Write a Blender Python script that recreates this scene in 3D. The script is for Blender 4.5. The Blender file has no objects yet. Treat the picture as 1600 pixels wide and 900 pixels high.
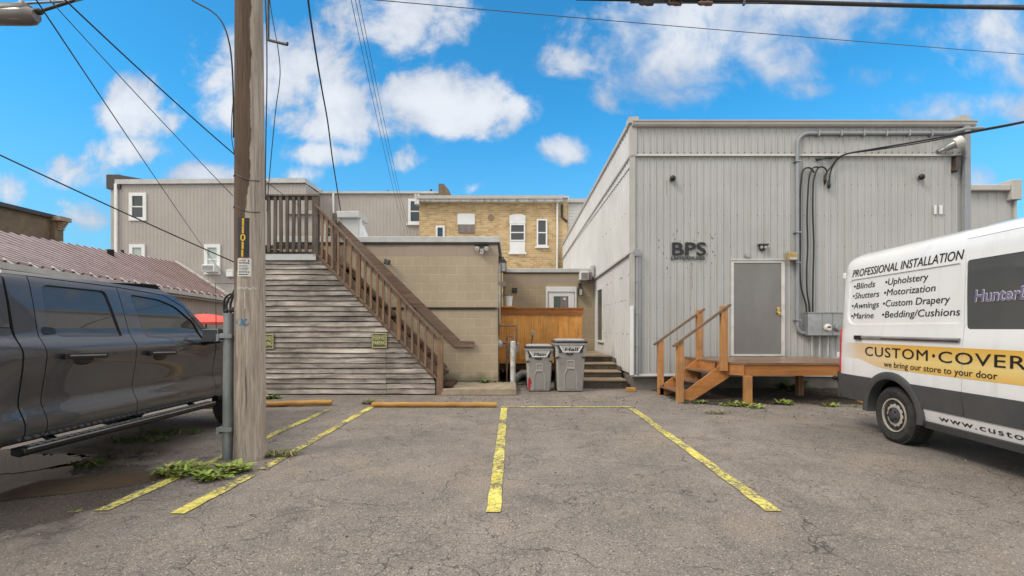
import bpy, bmesh, math, random
from mathutils import Vector, Matrix, noise as mnoise
R = math.radians
random.seed(7)
sc = bpy.context.scene
COL = sc.collection

# ------------------------------------------------------------------ camera
HOR, FPX, EYE = 512.0, 750.0, 1.40
cam_d = bpy.data.cameras.new("camera")
cam = bpy.data.objects.new("camera", cam_d); COL.objects.link(cam)
cam.location = (0, 0, EYE); cam.rotation_euler = (R(90), 0, 0)
cam_d.sensor_width = 36.0; cam_d.lens = 36.0 * FPX / 1600.0
cam_d.shift_y = (HOR - 450.0) / 1600.0
cam_d.clip_start = 0.05; cam_d.clip_end = 3000
sc.camera = cam
sc.view_settings.view_transform = 'Standard'; sc.view_settings.look = 'None'
sc.view_settings.gamma = 1.0; sc.view_settings.use_curve_mapping = False
sc.view_settings.exposure = 0.36
sc.cycles.max_bounces = 6; sc.cycles.diffuse_bounces = 3; sc.cycles.glossy_bounces = 3
sc.cycles.transparent_max_bounces = 6; sc.cycles.caustics_reflective = False; sc.cycles.caustics_refractive = False

# ------------------------------------------------------------------ sun
SUN_DIR = Vector((-0.66, -0.40, 0.80)).normalized()
sun_d = bpy.data.lights.new("sun", 'SUN'); sun_d.energy = 1.5; sun_d.angle = R(16); sun_d.color = (1.0, 0.90, 0.76)
sun = bpy.data.objects.new("sun", sun_d); COL.objects.link(sun)
sun.location = (-20, -20, 40); sun.rotation_euler = (-SUN_DIR).to_track_quat('-Z', 'Y').to_euler()

# ------------------------------------------------------------------ world: nishita sky with broken cumulus cloud
def build_world():
    w = bpy.data.worlds.new("World"); sc.world = w; w.use_nodes = True
    nt = w.node_tree; N = nt.nodes; L = nt.links; N.clear()
    def nd(t, **k):
        n = N.new(t)
        for a, b in k.items(): setattr(n, a, b)
        return n
    def mth(op, a, b=None, c=None, clamp=False):
        n = nd('ShaderNodeMath', operation=op, use_clamp=clamp)
        for i, x in enumerate((a, b, c)):
            if x is None: continue
            if isinstance(x, (int, float)): n.inputs[i].default_value = x
            else: L.new(x, n.inputs[i])
        return n.outputs[0]
    def mapr(x, a, b, c=0.0, d=1.0, smooth=True):
        n = nd('ShaderNodeMapRange', interpolation_type='SMOOTHSTEP' if smooth else 'LINEAR')
        L.new(x, n.inputs[0])
        for i, v in enumerate((a, b, c, d)): n.inputs[i + 1].default_value = v
        return n.outputs[0]
    def mix(f, a, b):
        n = nd('ShaderNodeMix', data_type='RGBA')
        if isinstance(f, (int, float)): n.inputs[0].default_value = f
        else: L.new(f, n.inputs[0])
        for i, x in ((6, a), (7, b)):
            if isinstance(x, tuple): n.inputs[i].default_value = x + (1,)
            else: L.new(x, n.inputs[i])
        return n.outputs[2]
    sky = nd('ShaderNodeTexSky', sky_type='NISHITA')
    sky.sun_disc = False; sky.sun_elevation = math.asin(SUN_DIR.z)
    sky.sun_rotation = math.atan2(SUN_DIR.x, SUN_DIR.y)
    sky.altitude = 200; sky.air_density = 1.0; sky.dust_density = 0.6; sky.ozone_density = 2.0
    hs = nd('ShaderNodeHueSaturation'); hs.inputs['Saturation'].default_value = 1.15; hs.inputs['Value'].default_value = 1.0
    hs.inputs['Hue'].default_value = 0.497
    L.new(sky.outputs[0], hs.inputs['Color'])
    tint = nd('ShaderNodeMix', data_type='RGBA', blend_type='MULTIPLY'); tint.inputs[0].default_value = 1.0; L.new(hs.outputs[0], tint.inputs[6]); tint.inputs[7].default_value = (0.55, 1.86, 2.12, 1); tint.clamp_result = False
    tc = nd('ShaderNodeTexCoord'); sep = nd('ShaderNodeSeparateXYZ'); L.new(tc.outputs['Generated'], sep.inputs[0])
    X, Y, Z = sep.outputs
    ya = mth('MAXIMUM', mth('ABSOLUTE', Y), 0.08)
    p = mth('DIVIDE', X, ya); q = mth('DIVIDE', Z, ya)
    cmb = nd('ShaderNodeCombineXYZ'); L.new(p, cmb.inputs[0]); L.new(q, cmb.inputs[1]); L.new(Y, cmb.inputs[2])
    nz = nd('ShaderNodeTexNoise'); nz.inputs['Scale'].default_value = 8.0; nz.inputs['Detail'].default_value = 14
    nz.inputs['Roughness'].default_value = 0.60; nz.inputs['Distortion'].default_value = 0.25
    L.new(cmb.outputs[0], nz.inputs['Vector'])
    nz2 = nd('ShaderNodeTexNoise'); nz2.inputs['Scale'].default_value = 2.4; nz2.inputs['Detail'].default_value = 7
    nz2.inputs['Roughness'].default_value = 0.6
    L.new(tc.outputs['Generated'], nz2.inputs['Vector'])
    nz3 = nd('ShaderNodeTexNoise'); nz3.inputs['Scale'].default_value = 3.6; nz3.inputs['Detail'].default_value = 6; L.new(cmb.outputs[0], nz3.inputs['Vector'])
    # cumulus in front: centre and half sizes in view-slope units, strength
    blobs = [(440,112,125,72,1),(520,172,80,56,1),(370,140,50,60,.8),(715,165,105,58,1.05),(640,165,60,48,.85),(600,178,40,40,.6),
             (620,22,110,58,.85),(1085,58,165,82,.95),(1190,60,110,72,.85),(1060,128,120,40,.7),(965,155,50,22,.5),(895,98,55,24,.55),(878,232,46,22,.6),
             (212,168,58,48,.8),(200,240,55,26,.75),(120,272,75,26,.6),(330,274,70,22,.7),(492,240,62,20,.75),(642,242,28,20,.5),
             (1545,50,110,75,.85),(1560,165,170,26,.7),(1395,115,75,24,.42),(1530,283,34,26,.75),(15,302,40,30,.5),(110,335,90,26,.35),
             (1255,140,40,14,.45),(745,292,40,10,.4),(465,272,34,18,.5),(1590,100,70,50,.6),
             (1190,-75,270,135,1.25),(1250,-330,460,190,1.25),(900,-190,260,80,1.0),(1500,-160,220,110,1.1),(1900,20,240,190,1.1),(2250,-150,300,300,1.2),(1750,330,90,40,.7),(2050,320,180,60,.9),(-260,40,200,150,1.1),(-560,-120,300,260,1.1),(-160,300,120,50,.8),(-520,280,200,70,.8)]  # this row: unseen clouds out of frame, added for reflections in the vehicles
    m = None
    for (u, v, rx, rz, a) in blobs:
        dx = mth('MULTIPLY', mth('SUBTRACT', p, (u - 800) / FPX), FPX / rx)
        dz = mth('MULTIPLY', mth('SUBTRACT', q, (HOR - v) / FPX), FPX / rz)
        d2 = mth('ADD', mth('MULTIPLY', dx, dx), mth('MULTIPLY', dz, dz))
        e = mth('MULTIPLY', mth('SUBTRACT', 1.0, mth('MULTIPLY', d2, 0.62)), a)
        m = e if m is None else mth('SMOOTH_MAX', m, e, 0.25)
    m = mth('MAXIMUM', m, -0.6)
    dens = mth('ADD', m, mth('MULTIPLY', mth('SUBTRACT', nz.outputs[0], 0.5), 2.7))
    dens = mth('MULTIPLY', dens, mapr(p, 0.05, 0.30, 1.0, 0.60))
    front = mapr(dens, 0.06, 0.70)
    # overhead and behind: unseen bright cloud, added to light the ground and walls
    back = mapr(nz2.outputs[0], 0.33, 0.52)
    up = mapr(Z, 0.58, 0.72)
    bk = mth('MAXIMUM', up, mapr(Y, 0.60, 0.25))
    mask = mth('ADD', mth('MULTIPLY', front, mth('SUBTRACT', 1.0, bk)), mth('MULTIPLY', back, bk), None, True)
    shade = mapr(mth('ADD', mth('MULTIPLY', dens, 0.38), mth('ADD', mth('MULTIPLY', nz2.outputs[0], 0.55), mth('MULTIPLY', nz3.outputs[0], .85))), 0.62, 1.22)
    ccol = mix(shade, (4.0, 4.6, 5.8), (8.1, 8.4, 8.8))
    ccol = mix(bk, ccol, (9.3, 8.9, 8.3))
    bright = mth('ADD', mth('ADD', 1.0, mth('MULTIPLY', bk, BACK_FILL)), mth('MULTIPLY', up, UP_FILL))
    vm = nd('ShaderNodeVectorMath', operation='SCALE'); L.new(ccol, vm.inputs[0]); L.new(bright, vm.inputs['Scale'])
    # pale haze towards the horizon
    hz = mapr(Z, 0.0, 0.42, 0.75, 0.0)
    skyc = mix(hz, tint.outputs[2], (2.5, 4.3, 6.3))
    full = mix(mth('MULTIPLY', mask, 0.92), skyc, vm.outputs[0])
    bg = nd('ShaderNodeBackground'); bg.inputs['Strength'].default_value = SKY_STRENGTH
    L.new(full, bg.inputs['Color'])
    out = nd('ShaderNodeOutputWorld'); L.new(bg.outputs[0], out.inputs['Surface'])
SKY_STRENGTH = 0.085
BACK_FILL = 0.35
UP_FILL = 0.55
build_world()

# ------------------------------------------------------------------ helpers
def P(u, v, Y):
    """a measured point: picture pixel at a known distance"""
    return Vector(((u - 800.0) * Y / FPX, Y, EYE - (v - HOR) * Y / FPX))
def G(u, v):
    Y = EYE * FPX / (v - HOR); return Vector(((u - 800.0) * Y / FPX, Y, 0))

ORG = {}
def thing(name, label, cat, loc=(0, 0, 0), rotz=0.0, group=None, local=False):
    o = bpy.data.objects.new(name, None); COL.objects.link(o)
    o.empty_display_size = 0.2
    o.location = loc; o.rotation_euler = (0, 0, rotz)
    ORG[o.name] = Vector((0, 0, 0)) if local else Vector(loc)
    return tag(o, label, cat, group)
def tag(o, label, cat, group=None, kind=None):
    o['label'] = label
    if cat: o['category'] = cat
    if group: o['group'] = group
    if kind: o['kind'] = kind
    return o

class B:
    def __init__(s): s.bm = bmesh.new()
    def _f(s, vs, mi=0):
        try:
            f = s.bm.faces.new(vs); f.material_index = mi; return f
        except ValueError: return None
    def hexa(s, c, mi=0):
        v = [s.bm.verts.new(x) for x in c]
        for q in ((0,3,2,1),(4,5,6,7),(0,1,5,4),(1,2,6,5),(2,3,7,6),(3,0,4,7)): s._f([v[i] for i in q], mi)
    def box(s, x0, x1, y0, y1, z0, z1, mi=0):
        s.hexa([(x0,y0,z0),(x1,y0,z0),(x1,y1,z0),(x0,y1,z0),(x0,y0,z1),(x1,y0,z1),(x1,y1,z1),(x0,y1,z1)], mi)
    def bar(s, p, q, w, h, up=(0,0,1), mi=0):
        """rectangular bar from p to q; w across, h along 'up'"""
        p = Vector(p); q = Vector(q); d = (q - p).normalized(); up = Vector(up)
        a = d.cross(up)
        if a.length < 1e-5: a = d.cross(Vector((0,1,0)))
        a.normalize(); b = a.cross(d).normalized()
        a *= w/2; b *= h/2
        s.hexa([p-a-b, p+a-b, q+a-b, q-a-b, p-a+b, p+a+b, q+a+b, q-a+b], mi)
    def quad(s, *c, mi=0): return s._f([s.bm.verts.new(x) for x in c], mi)
    def tube(s, pts, r, n=8, caps=True, mi=0):
        pts = [Vector(p) for p in pts]; rings = []
        rr = r if isinstance(r, (list, tuple)) else [r]*len(pts)
        prev = None
        for i, p in enumerate(pts):
            d = (pts[min(i+1, len(pts)-1)] - pts[max(i-1, 0)]).normalized()
            if prev is None:
                a = d.cross(Vector((0,0,1)))
                if a.length < 1e-3: a = d.cross(Vector((1,0,0)))
            else: a = prev - d * prev.dot(d)
            a.normalize(); prev = a; b = d.cross(a)
            rings.append([s.bm.verts.new(p + (a*math.cos(t) + b*math.sin(t))*rr[i]) for t in [2*math.pi*k/n for k in range(n)]])
        for i in range(len(rings)-1):
            for k in range(n):
                s._f([rings[i][k], rings[i][(k+1)%n], rings[i+1][(k+1)%n], rings[i+1][k]], mi)
        if caps:
            s._f(list(reversed(rings[0])), mi); s._f(rings[-1], mi)
    def lathe(s, prof, c, axis=(0,0,1), n=24, mi=0, caps=True, sq=None):
        c = Vector(c); ax = Vector(axis).normalized()
        a = ax.orthogonal().normalized(); b = ax.cross(a)
        rings = []
        for (r, h) in prof:
            rings.append([s.bm.verts.new(c + ax*h + (a*math.cos(t)+b*math.sin(t))*r) for t in [2*math.pi*k/n for k in range(n)]])
        for i in range(len(rings)-1):
            for k in range(n):
                s._f([rings[i][k], rings[i][(k+1)%n], rings[i+1][(k+1)%n], rings[i+1][k]], mi)
        if caps:
            s._f(list(reversed(rings[0])), mi); s._f(rings[-1], mi)
    def prism(s, poly, vec, mi=0):
        vec = Vector(vec); a = [s.bm.verts.new(p) for p in poly]; b = [s.bm.verts.new(Vector(p)+vec) for p in poly]
        s._f(list(reversed(a)), mi); s._f(b, mi)
        n = len(a)
        for i in range(n): s._f([a[i], a[(i+1)%n], b[(i+1)%n], b[i]], mi)
    def grid(s, rows, mi=0, flip=False):
        vs = [[s.bm.verts.new(p) for p in r] for r in rows]
        for i in range(len(vs)-1):
            for k in range(len(vs[i])-1):
                q = [vs[i][k], vs[i][k+1], vs[i+1][k+1], vs[i+1][k]]
                s._f(q[::-1] if flip else q, mi)
    def ball(s, c, rx, ry=None, rz=None, n=10, mi=0):
        ry = ry or rx; rz = rz or rx; c = Vector(c); rings = []
        m = max(4, n//2)
        for i in range(1, m):
            t = math.pi*i/m
            rings.append([s.bm.verts.new(c + Vector((rx*math.sin(t)*math.cos(f), ry*math.sin(t)*math.sin(f), rz*math.cos(t)))) for f in [2*math.pi*k/n for k in range(n)]])
        top = s.bm.verts.new(c+Vector((0,0,rz))); bot = s.bm.verts.new(c-Vector((0,0,rz)))
        for k in range(n):
            s._f([top, rings[0][k], rings[0][(k+1)%n]], mi); s._f([bot, rings[-1][(k+1)%n], rings[-1][k]], mi)
            for i in range(len(rings)-1): s._f([rings[i][k], rings[i+1][k], rings[i+1][(k+1)%n], rings[i][(k+1)%n]], mi)
    def build(s, name, mats, parent=None, origin=None, smooth=None, bev=0.0, seg=1, fix=True):
        if parent is not None and name in SPLIT: return s.split(name, mats, parent, smooth, bev, seg, fix)
        if bev: bmesh.ops.bevel(s.bm, geom=list(s.bm.edges), offset=bev, segments=seg, profile=0.6, affect='EDGES', clamp_overlap=True)
        if fix: bmesh.ops.recalc_face_normals(s.bm, faces=list(s.bm.faces))
        me = bpy.data.meshes.new(name); s.bm.to_mesh(me); s.bm.free()
        return link(name, me, mats, parent, origin, smooth)

def _split(s, name, mats, parent, smooth, bev, seg, fix):
    """each loose piece becomes a part of its own"""
    seen = {}; groups = []
    for v in s.bm.verts:
        if v in seen: continue
        g = [v]; seen[v] = len(groups); st = [v]
        while st:
            for e in st.pop().link_edges:
                for w in e.verts:
                    if w not in seen: seen[w] = len(groups); g.append(w); st.append(w)
        groups.append(g)
    o = None
    for gi in range(len(groups)):
        nb = B(); mp = {}
        for v in groups[gi]: mp[v] = nb.bm.verts.new(v.co)
        for f in s.bm.faces:
            if seen[f.verts[0]] == gi: nb._f([mp[v] for v in f.verts], f.material_index)
        if bev: bmesh.ops.bevel(nb.bm, geom=list(nb.bm.edges), offset=bev, segments=seg, profile=0.6, affect='EDGES', clamp_overlap=True)
        if fix: bmesh.ops.recalc_face_normals(nb.bm, faces=list(nb.bm.faces))
        me = bpy.data.meshes.new(name); nb.bm.to_mesh(me); nb.bm.free(); o = link(name, me, mats, parent, None, smooth)
    s.bm.free(); return o
B.split = _split
SPLIT = {'gutter_strap','fixings','plate_edge','corner_trim','landing_rail','infill_panel','window_arch','door_casing','end_cap','vent_pipe','roof_pipe','bulb','grab_notch','rear_window','posts','joists','lamp_head','side_wall','board_bracket','strap','wire_band','sealing','clamp','cable_end','coupling','bed','stay_rod','seam_flashing','lower_conduit'}
def link(name, me, mats, parent=None, origin=None, smooth=None):
    o = bpy.data.objects.new(name, me); COL.objects.link(o)
    for m in (mats if isinstance(mats, (list, tuple)) else [mats]): me.materials.append(m)
    if parent is not None:
        off = ORG[parent.name]; o.parent = parent; ORG[o.name] = off
        me.transform(Matrix.Translation(-off))
        if parent.type == 'MESH' and parent.location.length > 0 and parent.parent is None:
            pass
    elif origin is not None:
        off = Vector(origin); me.transform(Matrix.Translation(-off)); o.location = off; ORG[o.name] = off
    else: ORG[o.name] = Vector((0,0,0))
    if smooth is not None:
        for p in me.polygons: p.use_smooth = True
        if smooth < 180: me.set_sharp_from_angle(angle=R(smooth))
    me.update()
    return o

def text_mesh(s, size, bold=0.0, shear=0.0, space=1.0, align='LEFT', depth=0.0, res=3):
    cu = bpy.data.curves.new("lettering", 'FONT'); cu.body = s; cu.size = size; pass
    cu.shear = shear; cu.space_character = space; cu.align_x = align; cu.extrude = depth; cu.resolution_u = res
    o = bpy.data.objects.new("lettering", cu); COL.objects.link(o)
    dg = bpy.context.evaluated_depsgraph_get(); dg.update()
    me = bpy.data.meshes.new_from_object(o.evaluated_get(dg))
    bpy.data.objects.remove(o); bpy.data.curves.remove(cu)
    me.materials.clear()
    if bold:                      # heavier strokes: the same outline laid over itself at small steps
        bm = bmesh.new(); st = bold*size*.8
        for k, (dx, dy) in enumerate(((0,0),(1,0),(-1,0),(0,1),(0,-1),(.7,.7),(-.7,.7),(.7,-.7),(-.7,-.7))):
            m2 = me.copy(); m2.transform(Matrix.Translation((dx*st, dy*st, k*.00022))); bm.from_mesh(m2); bpy.data.meshes.remove(m2)
        bm.to_mesh(me); bm.free()
    return me
def text_width(me): 
    xs = [v.co.x for v in me.vertices]; return max(xs) if xs else 0
def text_on(s, name, mat, parent, pos, xdir, updir, height, width=None, bold=0.0, shear=0.0, space=1.0, align='LEFT', depth=0.002, origin=None):
    """flat lettering; height = capital height in metres; width stretches to fit"""
    me = text_mesh(s, height/0.73, bold, shear, space, align, depth)
    xd = Vector(xdir).normalized(); ud = Vector(updir).normalized(); nd_ = xd.cross(ud)
    k = 1.0
    if width:
        xs = [v.co.x for v in me.vertices]; k = width/(max(xs)-min(xs))
    pos = Vector(pos)
    for v in me.vertices:
        c = v.co.copy(); v.co = pos + xd*c.x*k + ud*c.y + nd_*c.z
    return link(name, me, mat, parent, origin)

# ------------------------------------------------------------------ materials
class NT:
    def __init__(s, m):
        s.nt = m.node_tree; s.N = s.nt.nodes; s.L = s.nt.links
        s.b = s.N.get('Principled BSDF'); s.tc = s.N.new('ShaderNodeTexCoord'); s.obj = s.tc.outputs['Object']
    def nd(s, t, **k):
        n = s.N.new(t)
        for a, b in k.items(): setattr(n, a, b)
        return n
    def put(s, sock, x):
        if isinstance(x, (int, float)): sock.default_value = x
        elif isinstance(x, tuple):
            sock.default_value = (x + (1,)) if len(x) == 3 and len(sock.default_value) == 4 else x
        else: s.L.new(x, sock)
    def m(s, op, a, b=None, c=None, clamp=False):
        n = s.nd('ShaderNodeMath', operation=op, use_clamp=clamp)
        for i, x in enumerate((a, b, c)):
            if x is not None: s.put(n.inputs[i], x)
        return n.outputs[0]
    def mr(s, x, a, b, c=0.0, d=1.0):
        n = s.nd('ShaderNodeMapRange'); n.inputs[0].default_value = 0
        s.put(n.inputs[0], x)
        for i, v in enumerate((a, b, c, d)): n.inputs[i+1].default_value = v
        return n.outputs[0]
    def mix(s, f, a, b, blend='MIX'):
        n = s.nd('ShaderNodeMix', data_type='RGBA', blend_type=blend)
        s.put(n.inputs[0], f); s.put(n.inputs[6], a); s.put(n.inputs[7], b); return n.outputs[2]
    def map(s, scale=(1,1,1), loc=(0,0,0), rot=(0,0,0), vec=None):
        n = s.nd('ShaderNodeMapping'); n.inputs['Scale'].default_value = scale; n.inputs['Location'].default_value = loc; n.inputs['Rotation'].default_value = rot
        s.L.new(vec or s.obj, n.inputs[0]); return n.outputs[0]
    def noise(s, scale, detail=4, rough=0.55, vec=None, dist=0.0):
        n = s.nd('ShaderNodeTexNoise'); n.inputs['Scale'].default_value = scale; n.inputs['Detail'].default_value = detail
        n.inputs['Roughness'].default_value = rough; n.inputs['Distortion'].default_value = dist
        s.L.new(vec or s.obj, n.inputs['Vector']); return n.outputs[0]
    def vor(s, scale, feature='F1', vec=None, out=0, rnd=1.0):
        n = s.nd('ShaderNodeTexVoronoi', feature=feature); n.inputs['Scale'].default_value = scale; n.inputs['Randomness'].default_value = rnd
        s.L.new(vec or s.obj, n.inputs['Vector']); return n.outputs[out]
    def sep(s, vec=None):
        n = s.nd('ShaderNodeSeparateXYZ'); s.L.new(vec or s.obj, n.inputs[0]); return n.outputs
    def comb(s, x, y, z):
        n = s.nd('ShaderNodeCombineXYZ'); s.put(n.inputs[0], x); s.put(n.inputs[1], y); s.put(n.inputs[2], z); return n.outputs[0]
    def bump(s, h, strength=0.3, dist=0.02):
        n = s.nd('ShaderNodeBump'); n.inputs['Strength'].default_value = strength; n.inputs['Distance'].default_value = dist
        s.L.new(h, n.inputs['Height']); s.L.new(n.outputs[0], s.b.inputs['Normal'])
    def island(s):
        return s.nd('ShaderNodeNewGeometry').outputs['Random Per Island']
    def objrand(s): return s.nd('ShaderNodeObjectInfo').outputs['Random']
    def col(s, c): s.put(s.b.inputs['Base Color'], c)
    def rough(s, r): s.put(s.b.inputs['Roughness'], r)
def newmat(name):
    m = bpy.data.materials.new(name); m.use_nodes = True; return m, NT(m)
def V3(c, k): return tuple(min(1, x*k) for x in c)

def plain(name, c, rough=0.6, metal=0.0, var=0.14, vs=3.0, bump=0.0, bs=60, coat=0.0, dirt=None, dirtamt=0.5, ds=1.6, stretch=(1,1,1), spec=0.5, isl=0.0):
    m, n = newmat(name)
    vec = n.map(stretch)
    f = n.noise(vs, 5, 0.6, vec)
    f = n.mr(f, 0.3, 0.7)
    cc = n.mix(f, V3(c, 1-var), V3(c, 1+var))
    if dirt:
        d = n.mr(n.noise(ds, 8, 0.68, vec), 0.48, 0.72)
        cc = n.mix(n.m('MULTIPLY', d, dirtamt), cc, dirt)
    if isl:
        cc = n.mix(n.m('MULTIPLY', n.m('GREATER_THAN', n.m('FRACT', n.m('MULTIPLY', n.island(), 7.31)), .86), .8), cc, (.30,.23,.11))
        k = n.mr(n.island(), 0, 1, 1-isl, 1+isl)
        mm = n.nd('ShaderNodeVectorMath', operation='SCALE'); n.L.new(cc, mm.inputs[0]); n.L.new(k, mm.inputs['Scale']); cc = mm.outputs[0]
    n.col(cc); n.rough(n.mr(n.noise(vs*2.3, 4, 0.6, vec), 0.3, 0.7, max(0, rough-0.08), min(1, rough+0.08)))
    n.b.inputs['Metallic'].default_value = metal; n.b.inputs['Specular IOR Level'].default_value = spec
    if coat: n.b.inputs['Coat Weight'].default_value = coat; n.b.inputs['Coat Roughness'].default_value = 0.04
    if bump: n.bump(n.noise(bs, 4, 0.6, vec), bump, 0.01)
    return m

def wood(name, c1, c2, axis='z', grain=26, rough=0.75, isl=0.22, weather=None, wamt=0.5, bump=0.35, knots=True, spec=0.3, stain=None, stainamt=.6):
    """boards: grain stretched along one axis, each board (mesh island) with its own tone"""
    m, n = newmat(name)
    st = {'x': (0.06, 1, 1), 'y': (1, 0.06, 1), 'z': (1, 1, 0.06)}[axis]
    r = n.island()
    off = n.comb(n.m('MULTIPLY', r, 31.0), n.m('MULTIPLY', r, 17.0), n.m('MULTIPLY', r, 23.0))
    va = n.nd('ShaderNodeVectorMath', operation='ADD'); n.L.new(n.obj, va.inputs[0]); n.L.new(off, va.inputs[1])
    vec = n.map(st, vec=va.outputs[0])
    g = n.noise(grain, 7, 0.66, vec, 0.6)
    g2 = n.noise(grain*3.2, 4, 0.7, vec)
    f = n.mr(n.m('ADD', n.m('MULTIPLY', g, 0.7), n.m('MULTIPLY', g2, 0.3)), 0.34, 0.66)
    cc = n.mix(f, c1, c2)
    if weather:
        w = n.mr(n.noise(2.4, 7, 0.68, n.map((1,1,1) if axis=='z' else (0.5,1,1), vec=va.outputs[0])), 0.44, 0.66)
        cc = n.mix(n.m('MULTIPLY', w, wamt), cc, weather)
    if stain:
        w = n.mr(n.noise(0.9, 8, 0.72, n.map({'x': (0.35,1,1.6), 'y': (1,.35,1.6), 'z': (1.6,1.6,.35)}[axis])), 0.5, 0.68)
        cc = n.mix(n.m('MULTIPLY', w, stainamt), cc, stain)
    k = n.mr(r, 0, 1, 1-isl, 1+isl)
    mm = n.nd('ShaderNodeVectorMath', operation='SCALE'); n.L.new(cc, mm.inputs[0]); n.L.new(k, mm.inputs['Scale'])
    n.col(mm.outputs[0]); n.rough(rough); n.b.inputs['Specular IOR Level'].default_value = spec
    n.bump(n.m('ADD', g, n.m('MULTIPLY', g2, 0.6)), bump, 0.006)
    return m

def glass(name, c=(0.02,0.024,0.027), rough=0.03, wavy=0.0):
    m, n = newmat(name); n.col(c); n.rough(rough); n.b.inputs['IOR'].default_value = 1.52; n.b.inputs['Specular IOR Level'].default_value = 0.7
    if wavy: n.bump(n.noise(2.0, 3, 0.5), wavy, 0.02)
    return m

M = {}
def mats():
    # --- asphalt, old and weathered, with aggregate, crazing cracks, tar-dark patches and tan silt
    m, n = newmat("asphalt")
    big = n.noise(0.55, 6, 0.62); mid = n.noise(2.6, 6, 0.65); fine = n.noise(95, 3, 0.7)
    base = n.mix(n.mr(big, 0.35, 0.66), (0.186, 0.159, 0.139), (0.265, 0.226, 0.196))
    base = n.mix(n.m('MULTIPLY', n.mr(mid, 0.42, 0.68), 0.6), base, (0.118, 0.104, 0.094))
    trk = n.mr(n.noise(1.6, 6, 0.62, n.map((1.6, 0.22, 1), (4.2, 0, 0))), 0.54, 0.70)
    base = n.mix(n.m('MULTIPLY', trk, 0.38), base, (0.100, 0.090, 0.083))
    oil = n.mr(n.noise(1.15, 3, 0.5, n.map((1,1,1), (11.7, 5.3, 0))), 0.66, 0.74)
    base = n.mix(n.m('MULTIPLY', oil, 0.5), base, (0.072, 0.064, 0.058))
    silt = n.mr(n.noise(0.8, 7, 0.6, n.map((1,1,1), (7.3, 2.1, 0))), 0.52, 0.7)
    base = n.mix(n.m('MULTIPLY', silt, 0.5), base, (0.285, 0.222, 0.165))
    agg = n.vor(105, out=1); ad = n.vor(105); a2 = n.vor(48, out=1); a2d = n.vor(48)
    bw = n.nd('ShaderNodeRGBToBW'); n.L.new(agg, bw.inputs[0])
    st = n.m('MULTIPLY', n.mr(bw.outputs[0], 0.55, 0.85), n.mr(ad, 0.55, 0.30))
    base = n.mix(n.m('MULTIPLY', st, 0.75), base, (0.50, 0.44, 0.37))
    bw2 = n.nd('ShaderNodeRGBToBW'); n.L.new(a2, bw2.inputs[0])
    base = n.mix(n.m('MULTIPLY', n.m('MULTIPLY', n.mr(bw2.outputs[0], 0.74, 0.80), n.mr(a2d, 0.40, 0.22)), 0.7), base, (0.46, 0.41, 0.35))
    base = n.mix(n.m('MULTIPLY', n.m('MULTIPLY', n.mr(bw2.outputs[0], 0.27, 0.20), n.mr(a2d, 0.45, 0.2)), 0.85), base, (0.035, 0.030, 0.027))
    dk = n.m('MULTIPLY', n.mr(bw.outputs[0], 0.40, 0.2), n.mr(ad, 0.6, 0.35))
    base = n.mix(n.m('MULTIPLY', dk, 0.65), base, (0.04, 0.036, 0.034))
    # cracks: warped cell borders, present only in parts of the lot
    wv = n.nd('ShaderNodeVectorMath', operation='ADD'); n.L.new(n.obj, wv.inputs[0])
    nn = n.nd('ShaderNodeTexNoise'); nn.inputs['Scale'].default_value = 3.0; nn.inputs['Detail'].default_value = 6; n.L.new(n.obj, nn.inputs[0])
    sc2 = n.nd('ShaderNodeVectorMath', operation='SCALE'); n.L.new(nn.outputs['Color'], sc2.inputs[0]); sc2.inputs['Scale'].default_value = 0.5
    n.L.new(sc2.outputs[0], wv.inputs[1])
    c1 = n.vor(0.9, 'DISTANCE_TO_EDGE', wv.outputs[0]); c2 = n.vor(6.0, 'DISTANCE_TO_EDGE', wv.outputs[0])
    k1 = n.m('MULTIPLY', n.mr(c1, 0.006, 0.001), n.mr(n.noise(0.9, 4), 0.40, 0.52))
    k2 = n.m('MULTIPLY', n.mr(c2, 0.022, 0.004), n.mr(n.noise(0.75, 4, 0.6, n.map((1,1,1), (3.1, 8.4, 0))), 0.44, 0.57))
    crack = n.m('MAXIMUM', k1, k2)
    base = n.mix(n.m('MULTIPLY', crack, n.mr(n.noise(5,4), .35, .65, .35, .95)), base, (0.046, 0.040, 0.035))
    # wet ground where water stands beside the truck
    x, y, z = n.sep()
    wet = n.m('MULTIPLY', n.mr(x, -2.75, -3.7), n.mr(y, 6.2, 4.3))
    wet = n.m('ADD', n.m('MULTIPLY', wet, 1.5), n.m('MULTIPLY', n.m('SUBTRACT', n.noise(1.9, 6, 0.62), 0.5), 3.0))
    wet = n.m('MULTIPLY', n.mr(wet, 0.55, 1.0), n.mr(x, -2.4, -3.0))
    base = n.mix(n.m('MULTIPLY', wet, 0.55), base, (0.035, 0.032, 0.030))
    n.col(base)
    n.rough(n.mr(wet, 0, 1, 0.82, 0.06)); n.b.inputs['Specular IOR Level'].default_value = 0.45
    h = n.m('SUBTRACT', n.m('ADD', n.m('MULTIPLY', ad, -0.9), n.m('MULTIPLY', fine, 0.6)), n.m('MULTIPLY', crack, 2.0))
    h = n.m('MULTIPLY', h, n.mr(wet, 0.4, 1, 1.0, 0.07))
    n.bump(h, 0.55, 0.010)
    M['asphalt'] = m
    # --- worn yellow line paint (the asphalt shows where it has flaked off)
    m, n = newmat("yellow_paint")
    w = n.m('ADD', n.m('MULTIPLY', n.noise(26, 8, 0.75), 0.62), n.m('ADD', n.m('MULTIPLY', n.noise(2.2, 3), .30), n.m('MULTIPLY', n.noise(90, 4, 0.7), 0.25)))
    wear = n.mr(w, 0.55, 0.63)
    c2 = n.vor(8.0, 'DISTANCE_TO_EDGE', n.map((1,1.6,1), vec=None))
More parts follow.
